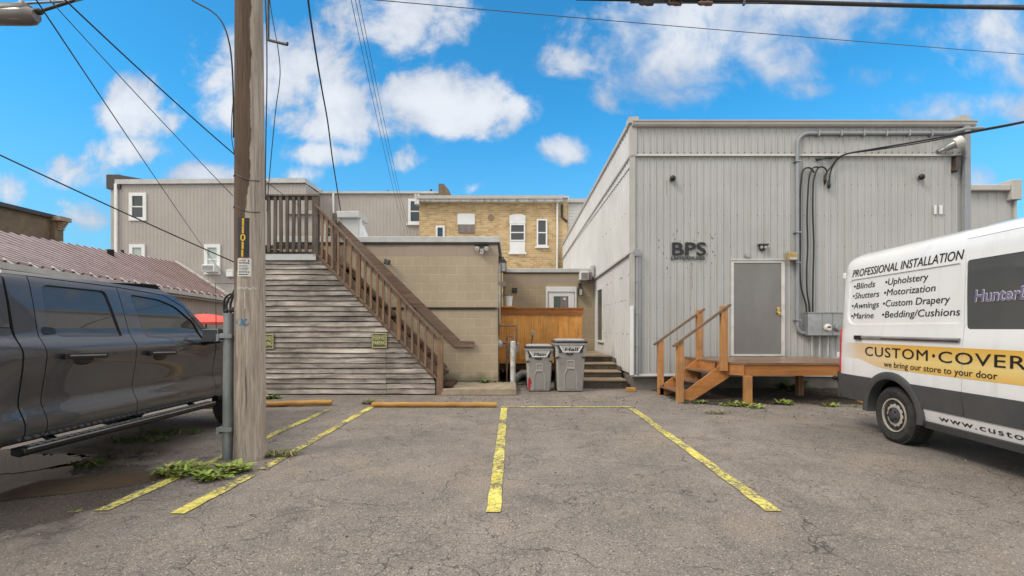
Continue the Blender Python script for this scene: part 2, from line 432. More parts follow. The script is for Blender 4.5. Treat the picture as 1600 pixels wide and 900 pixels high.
    wear = n.m('MAXIMUM', wear, n.m('MULTIPLY', n.mr(c2, 0.022, 0.006), 0.7))
    yel = n.mix(n.mr(n.noise(4, 5), 0.35, 0.65), (0.62, 0.52, 0.075), (0.74, 0.66, 0.16))
    n.col(n.mix(wear, yel, (0.125, 0.112, 0.10))); n.rough(0.75); n.bump(n.noise(120, 3, 0.7), 0.3, 0.006)
    M['yellow'] = m
    # --- soil under the deck
    m, n = newmat("soil")
    s = n.noise(9, 8, 0.7)
    c = n.mix(n.mr(s, 0.35, 0.65), (0.012, 0.010, 0.008), (0.062, 0.045, 0.032))
    lf = n.vor(28, out=1); bw = n.nd('ShaderNodeRGBToBW'); n.L.new(lf, bw.inputs[0])
    c = n.mix(n.m('MULTIPLY', n.mr(bw.outputs[0], 0.66, 0.8), 0.6), c, (0.15, 0.105, 0.07))
    n.col(c); n.rough(0.9); n.bump(n.noise(40, 6, 0.7), 0.8, 0.03); M['soil'] = m
    # --- puddle
    m, n = newmat("puddle_water"); n.col((0.115, 0.082, 0.058)); n.rough(0.03); n.b.inputs['IOR'].default_value = 1.33; n.b.inputs['Specular IOR Level'].default_value = 0.6
    n.bump(n.noise(14, 3), 0.03, 0.01); M['puddle'] = m
    # --- painted concrete block
    def block(name, c, c2, mortar, bw_, bh, off=0.5, axis='x', msize=0.010, dark=None, bump=0.5, varsc=1.0, hl=None):
        m, n = newmat(name); x, y, z = n.sep()
        vec = n.comb(x if axis == 'x' else y, z, 0.0)
        b = n.nd('ShaderNodeTexBrick'); b.offset = off
        b.inputs['Scale'].default_value = 1.0; b.inputs['Brick Width'].default_value = bw_; b.inputs['Row Height'].default_value = bh
        b.inputs['Mortar Size'].default_value = msize; b.inputs['Mortar Smooth'].default_value = 0.3; b.inputs['Bias'].default_value = 0
        b.inputs['Color1'].default_value = c + (1,); b.inputs['Color2'].default_value = c2 + (1,); b.inputs['Mortar'].default_value = mortar + (1,)
        n.L.new(vec, b.inputs['Vector'])
        cc = n.mix(n.m('MULTIPLY', n.mr(n.noise(2.2*varsc, 7, 0.65), 0.4, 0.7), 0.42), b.outputs['Color'], V3(c, 0.72))
        if dark: cc = n.mix(n.m('MULTIPLY', n.mr(n.noise(1.3*varsc, 8, 0.7), 0.52, 0.72), 0.6), cc, dark)
        if hl:   # one course of bare pinkish block, and damp green at the foot
            row = n.m('MULTIPLY', n.m('GREATER_THAN', z, hl[0]), n.m('LESS_THAN', z, hl[1]))
            cc = n.mix(n.m('MULTIPLY', row, 0.75), cc, n.mix(b.outputs['Fac'], (0.36, 0.285, 0.235), (0.27, 0.215, 0.175)))
            damp = n.m('MULTIPLY', n.mr(n.m('ADD', z, n.m('MULTIPLY', n.noise(3.5, 6), 0.5)), 0.62, 0.36), 0.75)
            cc = n.mix(damp, cc, (0.065, 0.066, 0.045))
        n.col(cc); n.rough(0.86); n.b.inputs['Specular IOR Level'].default_value = 0.25
        n.bump(n.m('ADD', n.m('MULTIPLY', b.outputs['Fac'], -0.6), n.m('MULTIPLY', n.noise(60, 4, 0.7), 0.35)), bump, 0.02)
        return m
    M['block'] = block("painted_block", (0.41, 0.335, 0.235), (0.445, 0.368, 0.262), (0.53, 0.455, 0.35), 0.405, 0.203, msize=0.008, hl=(3.045, 3.248))
    M['block_rear'] = block("painted_block_rear", (0.38, 0.30, 0.198), (0.415, 0.335, 0.225), (0.50, 0.43, 0.32), 0.405, 0.203, msize=0.006, hl=(2.84, 3.045))
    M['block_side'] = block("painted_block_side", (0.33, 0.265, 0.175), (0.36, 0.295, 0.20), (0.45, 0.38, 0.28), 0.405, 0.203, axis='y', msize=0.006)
    M['brick'] = block("yellow_brick", (0.66, 0.475, 0.25), (0.42, 0.265, 0.115), (0.60, 0.49, 0.33), 0.30, 0.105, msize=0.014, dark=(0.22, 0.145, 0.085), bump=0.6, varsc=1.4)
    M['brown_brick'] = block("brown_brick", (0.165, 0.120, 0.085), (0.215, 0.155, 0.105), (0.20, 0.165, 0.13), 0.25, 0.085, axis='y', dark=(0.33, 0.24, 0.13), bump=0.5)
    M['brown_brick_front'] = block("brown_brick_front", (0.165, 0.120, 0.085), (0.215, 0.155, 0.105), (0.20, 0.165, 0.13), 0.25, 0.085, dark=(0.30, 0.22, 0.13), bump=0.5)
    # --- ribbed metal cladding of the warehouse (rust runs below the fixings)
    def clad(name, c, streak=(0.30, 0.25, 0.20), amt=0.3):
        m, n = newmat(name)
        cc = n.mix(n.mr(n.noise(0.8, 6, 0.6), 0.35, 0.68), V3(c, 0.93), V3(c, 1.06))
        st = n.m('MULTIPLY', n.mr(n.noise(3.0, 6, 0.65, n.map((2.6, 2.6, 0.16))), 0.52, 0.74), amt)
        cc = n.mix(st, cc, streak)
        x, y, z = n.sep()
        foot = n.m('MULTIPLY', n.mr(n.m('ADD', z, n.m('MULTIPLY', n.noise(7, 5), 0.35)), 0.62, 0.42), 0.5)
        cc = n.mix(foot, cc, (0.25, 0.20, 0.15))
        n.col(cc); n.rough(0.5); n.b.inputs['Specular IOR Level'].default_value = 0.4
        n.bump(n.m('ADD', n.noise(3.0, 3), n.m('MULTIPLY', n.noise(.9, 2), 2.0)), 0.12, 0.02); return m
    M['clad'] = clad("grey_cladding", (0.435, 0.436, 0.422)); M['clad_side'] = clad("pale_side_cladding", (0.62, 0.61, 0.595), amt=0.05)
    M['siding'] = clad("tan_siding", (0.40, 0.358, 0.325), (0.30, 0.26, 0.22), 0.12)
    M['trim'] = plain("grey_trim", (0.44, 0.42, 0.385), 0.45, var=0.08)
    M['flashing'] = plain("pale_flashing", (0.50, 0.50, 0.485), 0.42, var=0.1, dirt=(0.30, 0.28, 0.25), dirtamt=0.5)
    M['white'] = plain("white_paint", (0.76, 0.76, 0.75), 0.45, var=0.05, dirt=(0.5, 0.48, 0.44), dirtamt=0.35)
    M['white_peel'] = plain("peeling_white_paint", (0.66, 0.64, 0.60), 0.6, var=0.15, vs=9, dirt=(0.16, 0.11, 0.08), dirtamt=0.95, ds=5)
    M['white_siding'] = plain("white_siding", (0.74, 0.73, 0.72), 0.5, var=0.05)
    M['door_white'] = plain("door_frame_white", (0.62, 0.61, 0.58), 0.5, var=0.08, dirt=(0.36, 0.33, 0.29), dirtamt=0.6, ds=4)
    M['concrete'] = plain("concrete", (0.33, 0.265, 0.19), 0.85, var=0.2, vs=5, bump=0.4, bs=70, dirt=(0.10, 0.085, 0.06), dirtamt=0.5)
    M['foundation'] = plain("foundation_concrete", (0.185, 0.162, 0.140), 0.88, var=0.28, vs=5, bump=0.5, bs=50, dirt=(0.07, 0.062, 0.052), dirtamt=0.75, ds=2.5)
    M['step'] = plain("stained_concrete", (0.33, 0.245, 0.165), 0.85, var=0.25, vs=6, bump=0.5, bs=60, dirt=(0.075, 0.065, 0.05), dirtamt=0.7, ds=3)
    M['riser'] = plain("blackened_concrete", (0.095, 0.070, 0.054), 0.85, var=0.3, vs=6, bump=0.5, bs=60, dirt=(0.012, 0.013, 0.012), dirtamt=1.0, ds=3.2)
    M['moss'] = plain("moss", (0.06, 0.085, 0.022), 0.95, var=0.4, vs=30, bump=0.8, bs=80)
    # --- woods
    M['plank'] = wood("weathered_plank", (0.16, 0.130, 0.108), (0.62, 0.55, 0.49), 'x', 16, 0.85, 0.24, (0.085, 0.066, 0.053), 0.75, 0.6, stain=(0.06, 0.046, 0.038), stainamt=0.8)
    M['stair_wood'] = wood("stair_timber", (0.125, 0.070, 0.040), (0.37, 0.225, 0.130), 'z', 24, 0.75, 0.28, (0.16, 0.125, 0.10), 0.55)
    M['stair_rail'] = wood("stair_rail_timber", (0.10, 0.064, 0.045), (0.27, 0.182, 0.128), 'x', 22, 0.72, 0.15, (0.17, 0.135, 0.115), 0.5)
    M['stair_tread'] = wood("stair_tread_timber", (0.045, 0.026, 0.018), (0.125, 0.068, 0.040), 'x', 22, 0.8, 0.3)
    M['grey_wood'] = wood("grey_railing_timber", (0.078, 0.062, 0.050), (0.195, 0.158, 0.128), 'z', 24, 0.8, 0.22, (0.052, 0.040, 0.033), 0.6)
    M['cedar'] = wood("cedar_board", (0.47, 0.190, 0.036), (0.74, 0.36, 0.095), 'z', 17, 0.62, 0.20, (0.27, 0.105, 0.026), 0.55, 0.25)
    M['cedar_cap'] = wood("cedar_cap", (0.27, 0.085, 0.018), (0.48, 0.185, 0.043), 'x', 18, 0.55, 0.1, (0.14, 0.05, 0.02), 0.5, 0.25)
    M['deck'] = wood("deck_timber", (0.35, 0.132, 0.036), (0.55, 0.25, 0.082), 'x', 16, 0.55, 0.12, (0.20, 0.085, 0.035), 0.5, 0.25)
    M['deck_post'] = wood("deck_post_timber", (0.34, 0.155, 0.052), (0.56, 0.285, 0.115), 'z', 18, 0.6, 0.14, (0.20, 0.105, 0.05), 0.5, 0.25)
    M['deck_top'] = wood("wet_deck_board", (0.185, 0.098, 0.055), (0.34, 0.205, 0.13), 'x', 16, 0.30, 0.16, (0.12, 0.06, 0.033), 0.5, 0.2, spec=0.5)
    M['log'] = wood("yellow_timber", (0.30, 0.155, 0.038), (0.52, 0.30, 0.085), 'x', 14, 0.75, 0.1, (0.25, 0.125, 0.05), 0.6)
    # --- utility pole: weathered grain with a dark creosote side whose edge wanders
    m, n = newmat("pole_timber"); x, y, z = n.sep()
    vec = n.map((1, 1, 0.045)); g = n.noise(34, 8, 0.7, vec, 0.4); g2 = n.noise(120, 4, 0.7, vec)
    f = n.mr(n.m('ADD', n.m('MULTIPLY', g, 0.65), n.m('MULTIPLY', g2, 0.35)), 0.34, 0.66)
    c = n.mix(f, (0.175, 0.142, 0.116), (0.56, 0.48, 0.40))
    c = n.mix(n.m('MULTIPLY', n.mr(n.noise(1.6, 6, 0.6, n.map((1,1,0.5))), 0.45, 0.68), 0.45), c, (0.49, 0.42, 0.355))
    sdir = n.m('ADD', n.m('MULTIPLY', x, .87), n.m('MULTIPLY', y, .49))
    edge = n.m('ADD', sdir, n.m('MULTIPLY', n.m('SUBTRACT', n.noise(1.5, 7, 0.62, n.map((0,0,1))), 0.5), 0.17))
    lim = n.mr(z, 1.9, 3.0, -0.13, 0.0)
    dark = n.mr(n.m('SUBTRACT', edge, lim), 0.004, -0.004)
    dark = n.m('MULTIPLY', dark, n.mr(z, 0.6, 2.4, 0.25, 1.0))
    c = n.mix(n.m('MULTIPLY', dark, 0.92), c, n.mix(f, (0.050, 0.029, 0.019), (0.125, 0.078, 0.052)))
    chk = n.mr(n.noise(20, 5, 0.6, n.map((1,1,0.02), (3,1,0)), 0.8), 0.655, 0.70)
    c = n.mix(n.m('MULTIPLY', chk, 0.75), c, (0.045, 0.032, 0.024))
    n.col(c); n.rough(0.85); n.b.inputs['Specular IOR Level'].default_value = 0.2
    n.bump(n.m('SUBTRACT', n.m('ADD', g, n.m('MULTIPLY', g2, 0.5)), n.m('MULTIPLY', chk, 1.5)), 0.6, 0.012)
    M['pole'] = m
    # --- rusty ribbed roof
    m, n = newmat("rusty_roof"); x, y, z = n.sep()
    c = n.mix(n.mr(n.noise(0.5, 6, 0.6), 0.4, 0.62), (0.235, 0.165, 0.158), (0.34, 0.265, 0.26))
    c = n.mix(n.m('MULTIPLY', n.mr(n.m('ADD', y, n.m('MULTIPLY', n.noise(1.5, 6), 3.0)), 0.5, 6.5), 0.85), c, (0.135, 0.057, 0.041))
    c = n.mix(n.m('MULTIPLY', n.mr(n.noise(4, 7, 0.7, n.map((0.5,3,0.5))), 0.5, 0.7), 0.6), c, (0.10, 0.055, 0.045))
    n.col(c); n.rough(0.48); n.b.inputs['Metallic'].default_value = 0.15; M['roof'] = m
    M['roof_cap'] = plain('lit_roof_seam', (0.52,0.43,0.42), .5, var=.2, dirt=(0.22,0.11,0.085), dirtamt=.9, ds=.8)  # paler rib tops: light stripe contrast put into the colour, with rust dirt
    # --- metals, plastics
    M['galv'] = plain("galvanised_steel", (0.36, 0.375, 0.385), 0.42, 0.55, var=0.2, vs=6, dirt=(0.20, 0.19, 0.18), dirtamt=0.5)
    M['pipe_grey'] = plain("grey_pvc_pipe", (0.27, 0.285, 0.305), 0.5, var=0.1)
    M['guard'] = plain("cable_guard_steel", (0.27, 0.295, 0.295), 0.5, 0.3, var=0.25, vs=8, dirt=(0.07, 0.07, 0.065), dirtamt=0.9, ds=3, stretch=(1,1,.3))
    M['steel_door'] = plain("steel_door", (0.20, 0.193, 0.188), 0.42, 0.2, var=0.10, vs=1.2, stretch=(1, 1, .5), dirt=(0.27, 0.26, 0.25), dirtamt=0.35, ds=1.2)
    M['black'] = plain("black_cable", (0.012, 0.012, 0.013), 0.5, var=0.2)
    M['wire'] = plain("grey_wire", (0.055, 0.055, 0.058), 0.5, var=0.2)
    M['dark'] = plain("dark_metal", (0.025, 0.024, 0.023), 0.5, var=0.2)
    M['brown_metal'] = plain("brown_metal", (0.055, 0.040, 0.032), 0.5, var=0.2)
    M['bin'] = plain("grey_bin_plastic", (0.41, 0.395, 0.365), 0.5, var=0.07, dirt=(0.19, 0.18, 0.17), dirtamt=0.6, ds=3)
    M['bin_dark'] = plain("bin_recess_plastic", (0.29, 0.275, 0.25), 0.55, var=0.08, dirt=(0.15, 0.14, 0.13), dirtamt=0.5)
    M['lid'] = plain("bin_lid_plastic", (0.022, 0.023, 0.027), 0.42, var=0.2, dirt=(0.14, 0.135, 0.13), dirtamt=0.4, ds=5)
    M['lid_top'] = plain("sunbleached_lid", (0.34, 0.33, 0.32), 0.55, var=0.15, dirt=(0.2, 0.19, 0.18), dirtamt=0.5)
    M['ink'] = plain("black_marker", (0.010, 0.010, 0.011), 0.6, var=0.1)
    M['red'] = plain("red_paint", (0.42, 0.018, 0.02), 0.5, var=0.25, vs=14)
    M['umbrella'] = plain("red_canvas", (0.80, 0.10, 0.075), 0.7, var=0.08)
    M['brass'] = plain("brass", (0.62, 0.44, 0.14), 0.3, 0.9, var=0.1)
    M['lamp_glass'] = glass("lamp_glass", (0.45, 0.45, 0.44), 0.15)
    M['glass'] = glass("window_glass", (0.035, 0.042, 0.045), 0.03)
    M['curtain'] = plain("curtained_glass", (0.42, 0.47, 0.44), 0.25, var=0.12, vs=5, stretch=(3,1,.5))
    M['grey_plate'] = plain("grey_panel", (0.20, 0.165, 0.155), 0.6, var=0.25, vs=5, stretch=(2,1,.5))
    M['sign_green'] = plain("sign_green", (0.085, 0.080, 0.038), 0.6, var=0.2, vs=14)
    M['sign_yellow'] = plain("sign_letters", (0.58, 0.55, 0.26), 0.6, var=0.15)
    M['plate_black'] = plain("plate_black", (0.012, 0.012, 0.014), 0.4, var=0.2)
    M['plate_yellow'] = plain("plate_yellow", (0.72, 0.43, 0.02), 0.5, var=0.08)
    M['sign_white'] = plain("sign_white", (0.66, 0.64, 0.60), 0.5, var=0.1, vs=20)
    M['sign_red'] = plain("sign_red", (0.45, 0.06, 0.05), 0.5, var=0.1)
    M['blue_paint'] = plain("blue_paint", (0.05, 0.17, 0.30), 0.7, var=0.3, vs=25)
    M['letter_black'] = plain("black_letters", (0.014, 0.013, 0.013), 0.45, var=0.15)
    M['ochre'] = plain("ochre_lamp_housing", (0.36, 0.24, 0.09), 0.6, var=0.2, vs=12)
    M['plant'] = plain("weed_leaf", (0.235, 0.31, 0.055), 0.6, var=0.35, vs=9, isl=0.45)
    M['plant_dark'] = plain("broad_leaf", (0.085, 0.16, 0.035), 0.55, var=0.35, vs=9, isl=0.4)
    M['grass_dry'] = plain("scrubby_leaf", (0.15, 0.155, 0.055), 0.7, var=0.35, vs=9, isl=0.45)
    M['insulator'] = plain("brown_insulator", (0.10, 0.055, 0.032), 0.35, var=0.25)
    M['duct'] = plain("foil_duct", (0.48, 0.49, 0.50), 0.32, 0.8, var=0.1)
mats()
# ================================================================== GROUND
b = B()
def gz(x, y): return 0.0
xs = [-300, -60] + [x*0.5 for x in range(-40, 41)] + [60, 300]
ys = [-60, -10] + [y*0.5 for y in range(0, 41)] + [60, 600]
b.grid([[(x, y, 0) for x in xs] for y in ys])
tag(b.build("ground", M['asphalt']), "weathered asphalt parking lot", None, kind='structure')

def line(name, p, q, w, z=0.008):
    b = B(); p = Vector(p); q = Vector(q); d = (q-p).normalized(); s = Vector((d.y, -d.x, 0))*w/2
    rr = random.Random(name + str(p)); n = max(4, int((q-p).length/0.12)); L_, R_ = [], []
    for i in range(n+1):
        c = p.lerp(q, i/n); L_.append(c - s*(1+rr.uniform(-.10,.10)) + Vector((0,0,z))); R_.append(c + s*(1+rr.uniform(-.10,.10)) + Vector((0,0,z)))
    b.grid([L_, R_], flip=True)
    tag(b.build(name, M['yellow'], smooth=None), "worn yellow parking line", None, kind='structure')
line("parking_line", (-3.13, 3.66, 0), (-3.12, 8.15, 0), .105)
line("parking_line", (-2.52, 3.60, 0), (-2.47, 4.55, 0), .115)
line("parking_line", (-2.46, 4.72, 0), (-2.47, 8.42, 0), .105)
line("parking_line", (-0.14, 3.63, 0), (-0.135, 8.36, 0), .108)
line("parking_line", (-0.20, 8.44, 0), (2.10, 8.46, 0), .085)
line("parking_line", (1.99, 3.65, 0), (2.07, 8.30, 0), .115)

def patch(name, pts, mat, z, seed, label, jit=.06, sub=6):
    rr = random.Random(seed); out = []
    for i, p in enumerate(pts):
        q = pts[(i+1) % len(pts)]
        for k in range(sub):
            t = k/sub; out.append((p[0]*(1-t)+q[0]*t + rr.uniform(-jit, jit), p[1]*(1-t)+q[1]*t + rr.uniform(-jit, jit), z))
    b = B(); f = b._f([b.bm.verts.new(c) for c in out]); bmesh.ops.triangulate(b.bm, faces=list(b.bm.faces))
    return tag(b.build(name, mat), label, None, kind='structure')
patch("puddle", [(-5.6,3.2),(-4.4,3.72),(-3.42,4.22),(-3.1,4.55),(-3.12,4.72),(-3.5,4.66),(-4.0,4.52),(-4.7,4.25),(-5.6,4.1)], M['puddle'], .004, 3, "brown puddle beside the truck", .018)
m, n = newmat('rain_water'); n.col((0.030,0.028,0.026)); n.rough(0.02); n.b.inputs['IOR'].default_value = 1.4; n.b.inputs['Specular IOR Level'].default_value = .8; n.bump(n.noise(5, 4), .05, .01)
patch('puddle', [(-6.6,4.2),(-5.2,4.42),(-4.75,4.62),(-4.5,4.95),(-4.6,5.2),(-4.9,5.3),(-5.2,5.25),(-5.6,5.5),(-6.6,5.5)], m, .004, 9, 'clear rain puddle under the truck', .05)
# soil under and around the porch
b = B(); rr = random.Random(5); rows = []
for j in range(13):
    y = 8.75 + j*(10.78-8.75)/12; row = []
    for i in range(41):
        x = 3.15 + i*(7.6-3.15)/40
        e = min(1, j/2.5, i/3.0); row.append((x + rr.uniform(-.04,.04), y + (rr.uniform(-.12,.12) if j == 0 else 0), 0.002 + e*(0.03 + 0.05*abs(mnoise.noise((x*1.7, y*1.7, 0))) + rr.uniform(0,.02))))
    rows.append(row)
b.grid(rows); tag(b.build("soil", M['soil'], smooth=180), "dark leaf-strewn soil under the deck", None, kind='structure')

b = B(); rr = random.Random(8)
for k in range(900):
    e = rr.random()
    if e < .45: x, y = rr.uniform(-1.5,3.2), 9.9 - abs(rr.gauss(0,.9))
    elif e < .7: x, y = rr.uniform(3.0,6.5), rr.uniform(7.2,8.9)
    else: x, y = rr.uniform(-3.5,5), rr.uniform(2.2,8.5)
    s = rr.uniform(.004,.011) if e > .7 else rr.uniform(.005,.016)
    b.ball((x,y,s*.4), s, s*rr.uniform(.7,1.2), s*.7, 5)
tag(b.build("gravel", plain("loose_gravel", (.22,.185,.155), .9, var=.3, isl=.6), smooth=None), "loose grit scattered over the asphalt", None, kind='stuff')
# ================================================================== ribbed wall maker
def ribwall(b, p, q, z0, z1, pitch=0.1505, depth=0.017, z1b=None, top=0.016, foot=0.034, mi=0, sub=True):
    """ribbed sheet from p to q (xy), outward normal to the right of p->q; z1b = height at q"""
    p = Vector((p[0], p[1], 0)); q = Vector((q[0], q[1], 0)); d = q-p; Ln = d.length; d.normalize(); nrm = Vector((d.y, -d.x, 0))
    prof = []; s = 0.0; n = int(Ln/pitch)
    prof.append((0, 0))
    for i in range(n):
        c = (i+.5)*pitch
        if sub: prof += [(c-pitch*.31, 0), (c-pitch*.28, depth*.25), (c-pitch*.22, depth*.25), (c-pitch*.19, 0)]
        prof += [(c-foot/2, 0), (c-top/2, depth), (c+top/2, depth), (c+foot/2, 0)]
        if sub: prof += [(c+pitch*.19, 0), (c+pitch*.22, depth*.25), (c+pitch*.28, depth*.25), (c+pitch*.31, 0)]
    prof.append((Ln, 0))
    lo, hi = [], []
    for (s, o) in prof:
        c = p + d*s + nrm*o; zt = z1 if z1b is None else z1 + (z1b-z1)*s/Ln
        lo.append((c.x, c.y, z0)); hi.append((c.x, c.y, zt))
    b.grid([lo, hi], mi=mi, flip=False)

# ================================================================== GREY METAL WAREHOUSE
XW0, XW1, YW = 2.705, 10.22, 10.80
YB = 25.4
def W(u, v): return P(u, v, YW)
ZT = 6.02; ZS = 5.28
wh = thing("metal_warehouse", "large grey ribbed metal warehouse with BPS lettering and a grey steel door", "warehouse", (6.4, YW, 0))
b = B()
b.box(XW0+.06, XW1-.06, YW+.06, YB-.06, 0.28, 5.6)        # inner shell
b.build("wall_core", M['trim'], wh)
b = B()
ribwall(b, (XW0, YW), (XW1, YW), 0.36, ZS)
b.build("front_cladding", M['clad'], wh, fix=False)
b = B(); ribwall(b, (XW0, YW-.022), (XW1, YW-.022), ZS, ZT-.12)
b.build("upper_cladding", M['clad'], wh, fix=False)
b = B()
ribwall(b, (XW0, YB), (XW0, YW), 0.36, 5.05, pitch=.22, z1b=ZS, depth=.02)
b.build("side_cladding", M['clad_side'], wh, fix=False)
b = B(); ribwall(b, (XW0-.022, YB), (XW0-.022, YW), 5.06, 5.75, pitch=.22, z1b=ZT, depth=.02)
b.build("side_upper_cladding", M['clad_side'], wh, fix=False)
b = B(); ribwall(b, (XW1, YW), (XW1, YB), .36, ZT, pitch=.30, z1b=5.75); b.build("far_side_cladding", M['clad'], wh, fix=False)
# corner trims, seam flashings, coping
b = B()
b.box(XW0-.052, XW0+.055, YW-.05, YW+.05, .36, ZS-.01); b.box(XW0-.056, XW0+.09, YW-.056, YW+.05, ZS-.01, ZT-.1)
b.box(XW1-.10, XW1+.05, YW-.05, YW+.05, .36, ZT-.12)
b.build("corner_trim", M['trim'], wh)
b = B()
b.hexa([(XW0+.05,YW-.062,ZS-.035),(XW1-.1,YW-.062,ZS-.035),(XW1-.1,YW+.01,ZS-.035),(XW0+.05,YW+.01,ZS-.035),(XW0+.05,YW-.03,ZS+.022),(XW1-.1,YW-.03,ZS+.022),(XW1-.1,YW+.01,ZS+.022),(XW0+.05,YW+.01,ZS+.022)])
def sideband(z_front, z_back, h, out, y1=YB, y0=YW-.066):
    k = lambda y: z_back + (z_front-z_back)*(YB-y)/(YB-YW)
    x0, x1 = XW0-out, XW0+.01
    b.hexa([(x0,y0,k(y0)-h/2),(x1,y0,k(y0)-h/2),(x1,y1,k(y1)-h/2),(x0,y1,k(y1)-h/2),(x0,y0,k(y0)+h/2),(x1,y0,k(y0)+h/2),(x1,y1,k(y1)+h/2),(x0,y1,k(y1)+h/2)])
sideband(ZS-.01, 5.05, .05, .062)
b.build("seam_flashing", M['trim'], wh)
b = B(); 
for (y0, y1) in ((YW-.06, 15.5),):
    b.hexa([(XW0-.07,y0,3.07),(XW0+.01,y0,3.07),(XW0+.01,y1,2.96),(XW0-.07,y1,2.96),(XW0-.045,y0,3.135),(XW0+.01,y0,3.135),(XW0+.01,y1,3.025),(XW0-.045,y1,3.025)])
b.build("mid_flashing", M['trim'], wh)
# front gutter with its rounded lip, end caps, coping up the side
b = B()
prof = [(-.055,ZT-.13),(-.10,ZT-.125),(-.13,ZT-.09),(-.135,ZT-.045),(-.155,ZT-.03),(-.155,ZT-.005),(-.12,ZT-.005),(-.12,ZT-.02),(0,ZT-.02),(0,ZT-.13)]
b.prism([(XW0-.02, YW+a, z) for a, z in prof], (XW1+.14-XW0, 0, 0))
b.build("gutter", M['trim'], wh)
b = B()
b.box(XW0+.1, XW1-.1, YW+.02, YW+.28, ZT-.02, ZT+.045)
b.build("roof_edge", M['flashing'], wh)
b = B()
sideband(ZT+.01, 5.77, .10, .075, y0=YW-.02); b.build("side_coping", M['trim'], wh)
b = B()
b.box(XW0-.085, XW0+.13, YW-.06, YW+.22, ZT-.03, ZT+.105); b.box(XW1-.20, XW1+.03, YW-.06, YW+.3, ZT+.012, ZT+.135)
b.build("end_cap", M['trim'], wh)
b = B(); b.hexa([(XW0,YW,ZT-.02),(XW1,YW,ZT-.02),(XW1,YB,5.72),(XW0,YB,5.72),(XW0,YW,ZT+.01),(XW1,YW,ZT+.01),(XW1,YB,5.75),(XW0,YB,5.75)]); b.build("roof", M['flashing'], wh)
# rows of fixing screws, some with rust runs
b = B(); rr = random.Random(4)
n = int((XW1-XW0)/.1505)
for z in (W(0,289).z, W(0,337).z, W(0,385).z, W(0,434).z, W(0,481).z, W(0,530).z):
    for i in range(n):
        x = XW0 + (i+.72)*.1505
        if (1138-800)*YW/FPX < x < (1226-800)*YW/FPX and z < 2.95: continue
        if rr.random() < .55: b.ball((x, YW-.004, z+rr.uniform(-.008,.008)), .009, .007, .009, 6)
for i in range(n): b.ball((XW0 + (i+.72)*.1505, YW-.03, ZS+.05), .011, .008, .011, 6)
for k in range(28):
    b.ball((XW0+rr.uniform(.55,1.9), YW-.004, rr.uniform(2.72,3.75)), rr.uniform(.006,.011), .008, rr.uniform(.010,.028), 6)
for k in range(90):
    yy = rr.uniform(YW+.3, 15); b.ball((XW0-.008, yy, rr.choice((1.25,2.05,2.62,4.1))), .008, .012, .012, 6)
b.build("fixing_screws", M['brown_metal'], wh)['kind'] = 'stuff'
b = B()
for (x, z, h) in ((3.48, 4.70, .32), (3.95, 3.35, .3), (6.05, 4.7, .08), (4.05, 2.83, .55), (4.25, 2.83, .42), (4.6, 2.83, .35)):
    b.box(x-.006, x+.006, YW-.0035, YW-.002, z-h, z)
b.build("rust_streaks", plain("rust_run", (0.30, 0.235, 0.20), .7, var=.3, vs=10), wh)
# concrete foundation and base flashing with drain pipe
b = B(); b.box(XW0+.03, XW1-.03, YW+.03, YW+.3, 0, .30); b.box(XW0+.03, XW0+.3, YW+.3, YB-.1, 0, .30)
b.build("foundation", M['foundation'], wh)
b = B(); b.box(XW0-.02, XW1, YW-.03, YW+.05, .30, .375); b.tube([(XW0+.02,YW-.06,.325),(4.0,YW-.06,.325)], .028, 10); b.box(XW0-.04,XW0+.5,YW-.045,YW-.031,.29,.33); b.build("base_flashing", M['flashing'], wh)
# door: frame, leaf, lock
dl, dr, dt, db = W(1145,0).x, W(1219,0).x, W(0,411).z, W(0,554).z
b = B()
b.box(dl-.058, dl, YW-.055, YW+.05, db-.03, dt+.06); b.box(dr, dr+.075, YW-.055, YW+.05, db-.03, dt+.06); b.box(dl, dr, YW-.055, YW+.05, dt, dt+.06)
b.box(dl-.075, dr+.09, YW-.075, YW-.04, dt+.06, dt+.085); b.box(dl, dr, YW-.07, YW+.05, db-.03, db+.012)
b.build("door_frame", M['door_white'], wh)
b = B(); b.box(dl+.004, dr-.004, YW-.04, YW+.01, db+.014, dt-.005)
door = b.build("door", M['steel_door'], wh, bev=.004)
b = B(); b.box(dr-.10, dr-.035, YW-.052, YW-.042, W(0,492).z, W(0,480).z); b.lathe([(.024,0),(.024,.02)], (dr-.067,YW-.052,W(0,483.5).z), (0,-1,0), 12)
b.lathe([(.011,0),(.011,.028),(.027,.034),(.031,.05),(.022,.062)], (dr-.067,YW-.052,W(0,489.5).z), (0,-1,0), 14)
b.build("door_handle", M['brass'], door, smooth=40)
# narrow side window, sill boards, patched white downpipe at the corner
b = B(); y0, y1 = 14.1, 15.0; z0, z1 = 1.02, 2.55
b.box(XW0-.055, XW0+.02, y0, y0+.06, z0, z1); b.box(XW0-.055, XW0+.02, y1-.06, y1, z0, z1); b.box(XW0-.055, XW0+.02, y0, y1, z1, z1+.06); b.box(XW0-.07, XW0+.02, y0-.05, y1+.05, z0-.06, z0)
wf = b.build("window_frame", M['white'], wh)
b = B(); b.box(XW0-.036, XW0+.02, y0+.061, y1-.061, z0+.001, z1-.001); b.build("pane", M['glass'], wf)
b = B(); b.box(XW0-.075, XW0-.035, 12.4, 15.45, .50, .62); b.box(XW0-.07,XW0-.035,11.75,12.38,.36,.45); b.build("base_board", M['grey_wood'], wh)
b = B(); b.box(XW0-.075, XW0+.005, YW-.10, YW-.056, .34, W(0,478).z); b.build("downspout_cover", M['white'], wh)
px = W(991.5,0).x + .04
b = B(); b.tube([(px,YW-.085,.36),(px,YW-.085,W(0,400).z)], .03, 10); b.box(px-.055,px+.055,YW-.13,YW-.04,W(0,401).z,W(0,391).z)
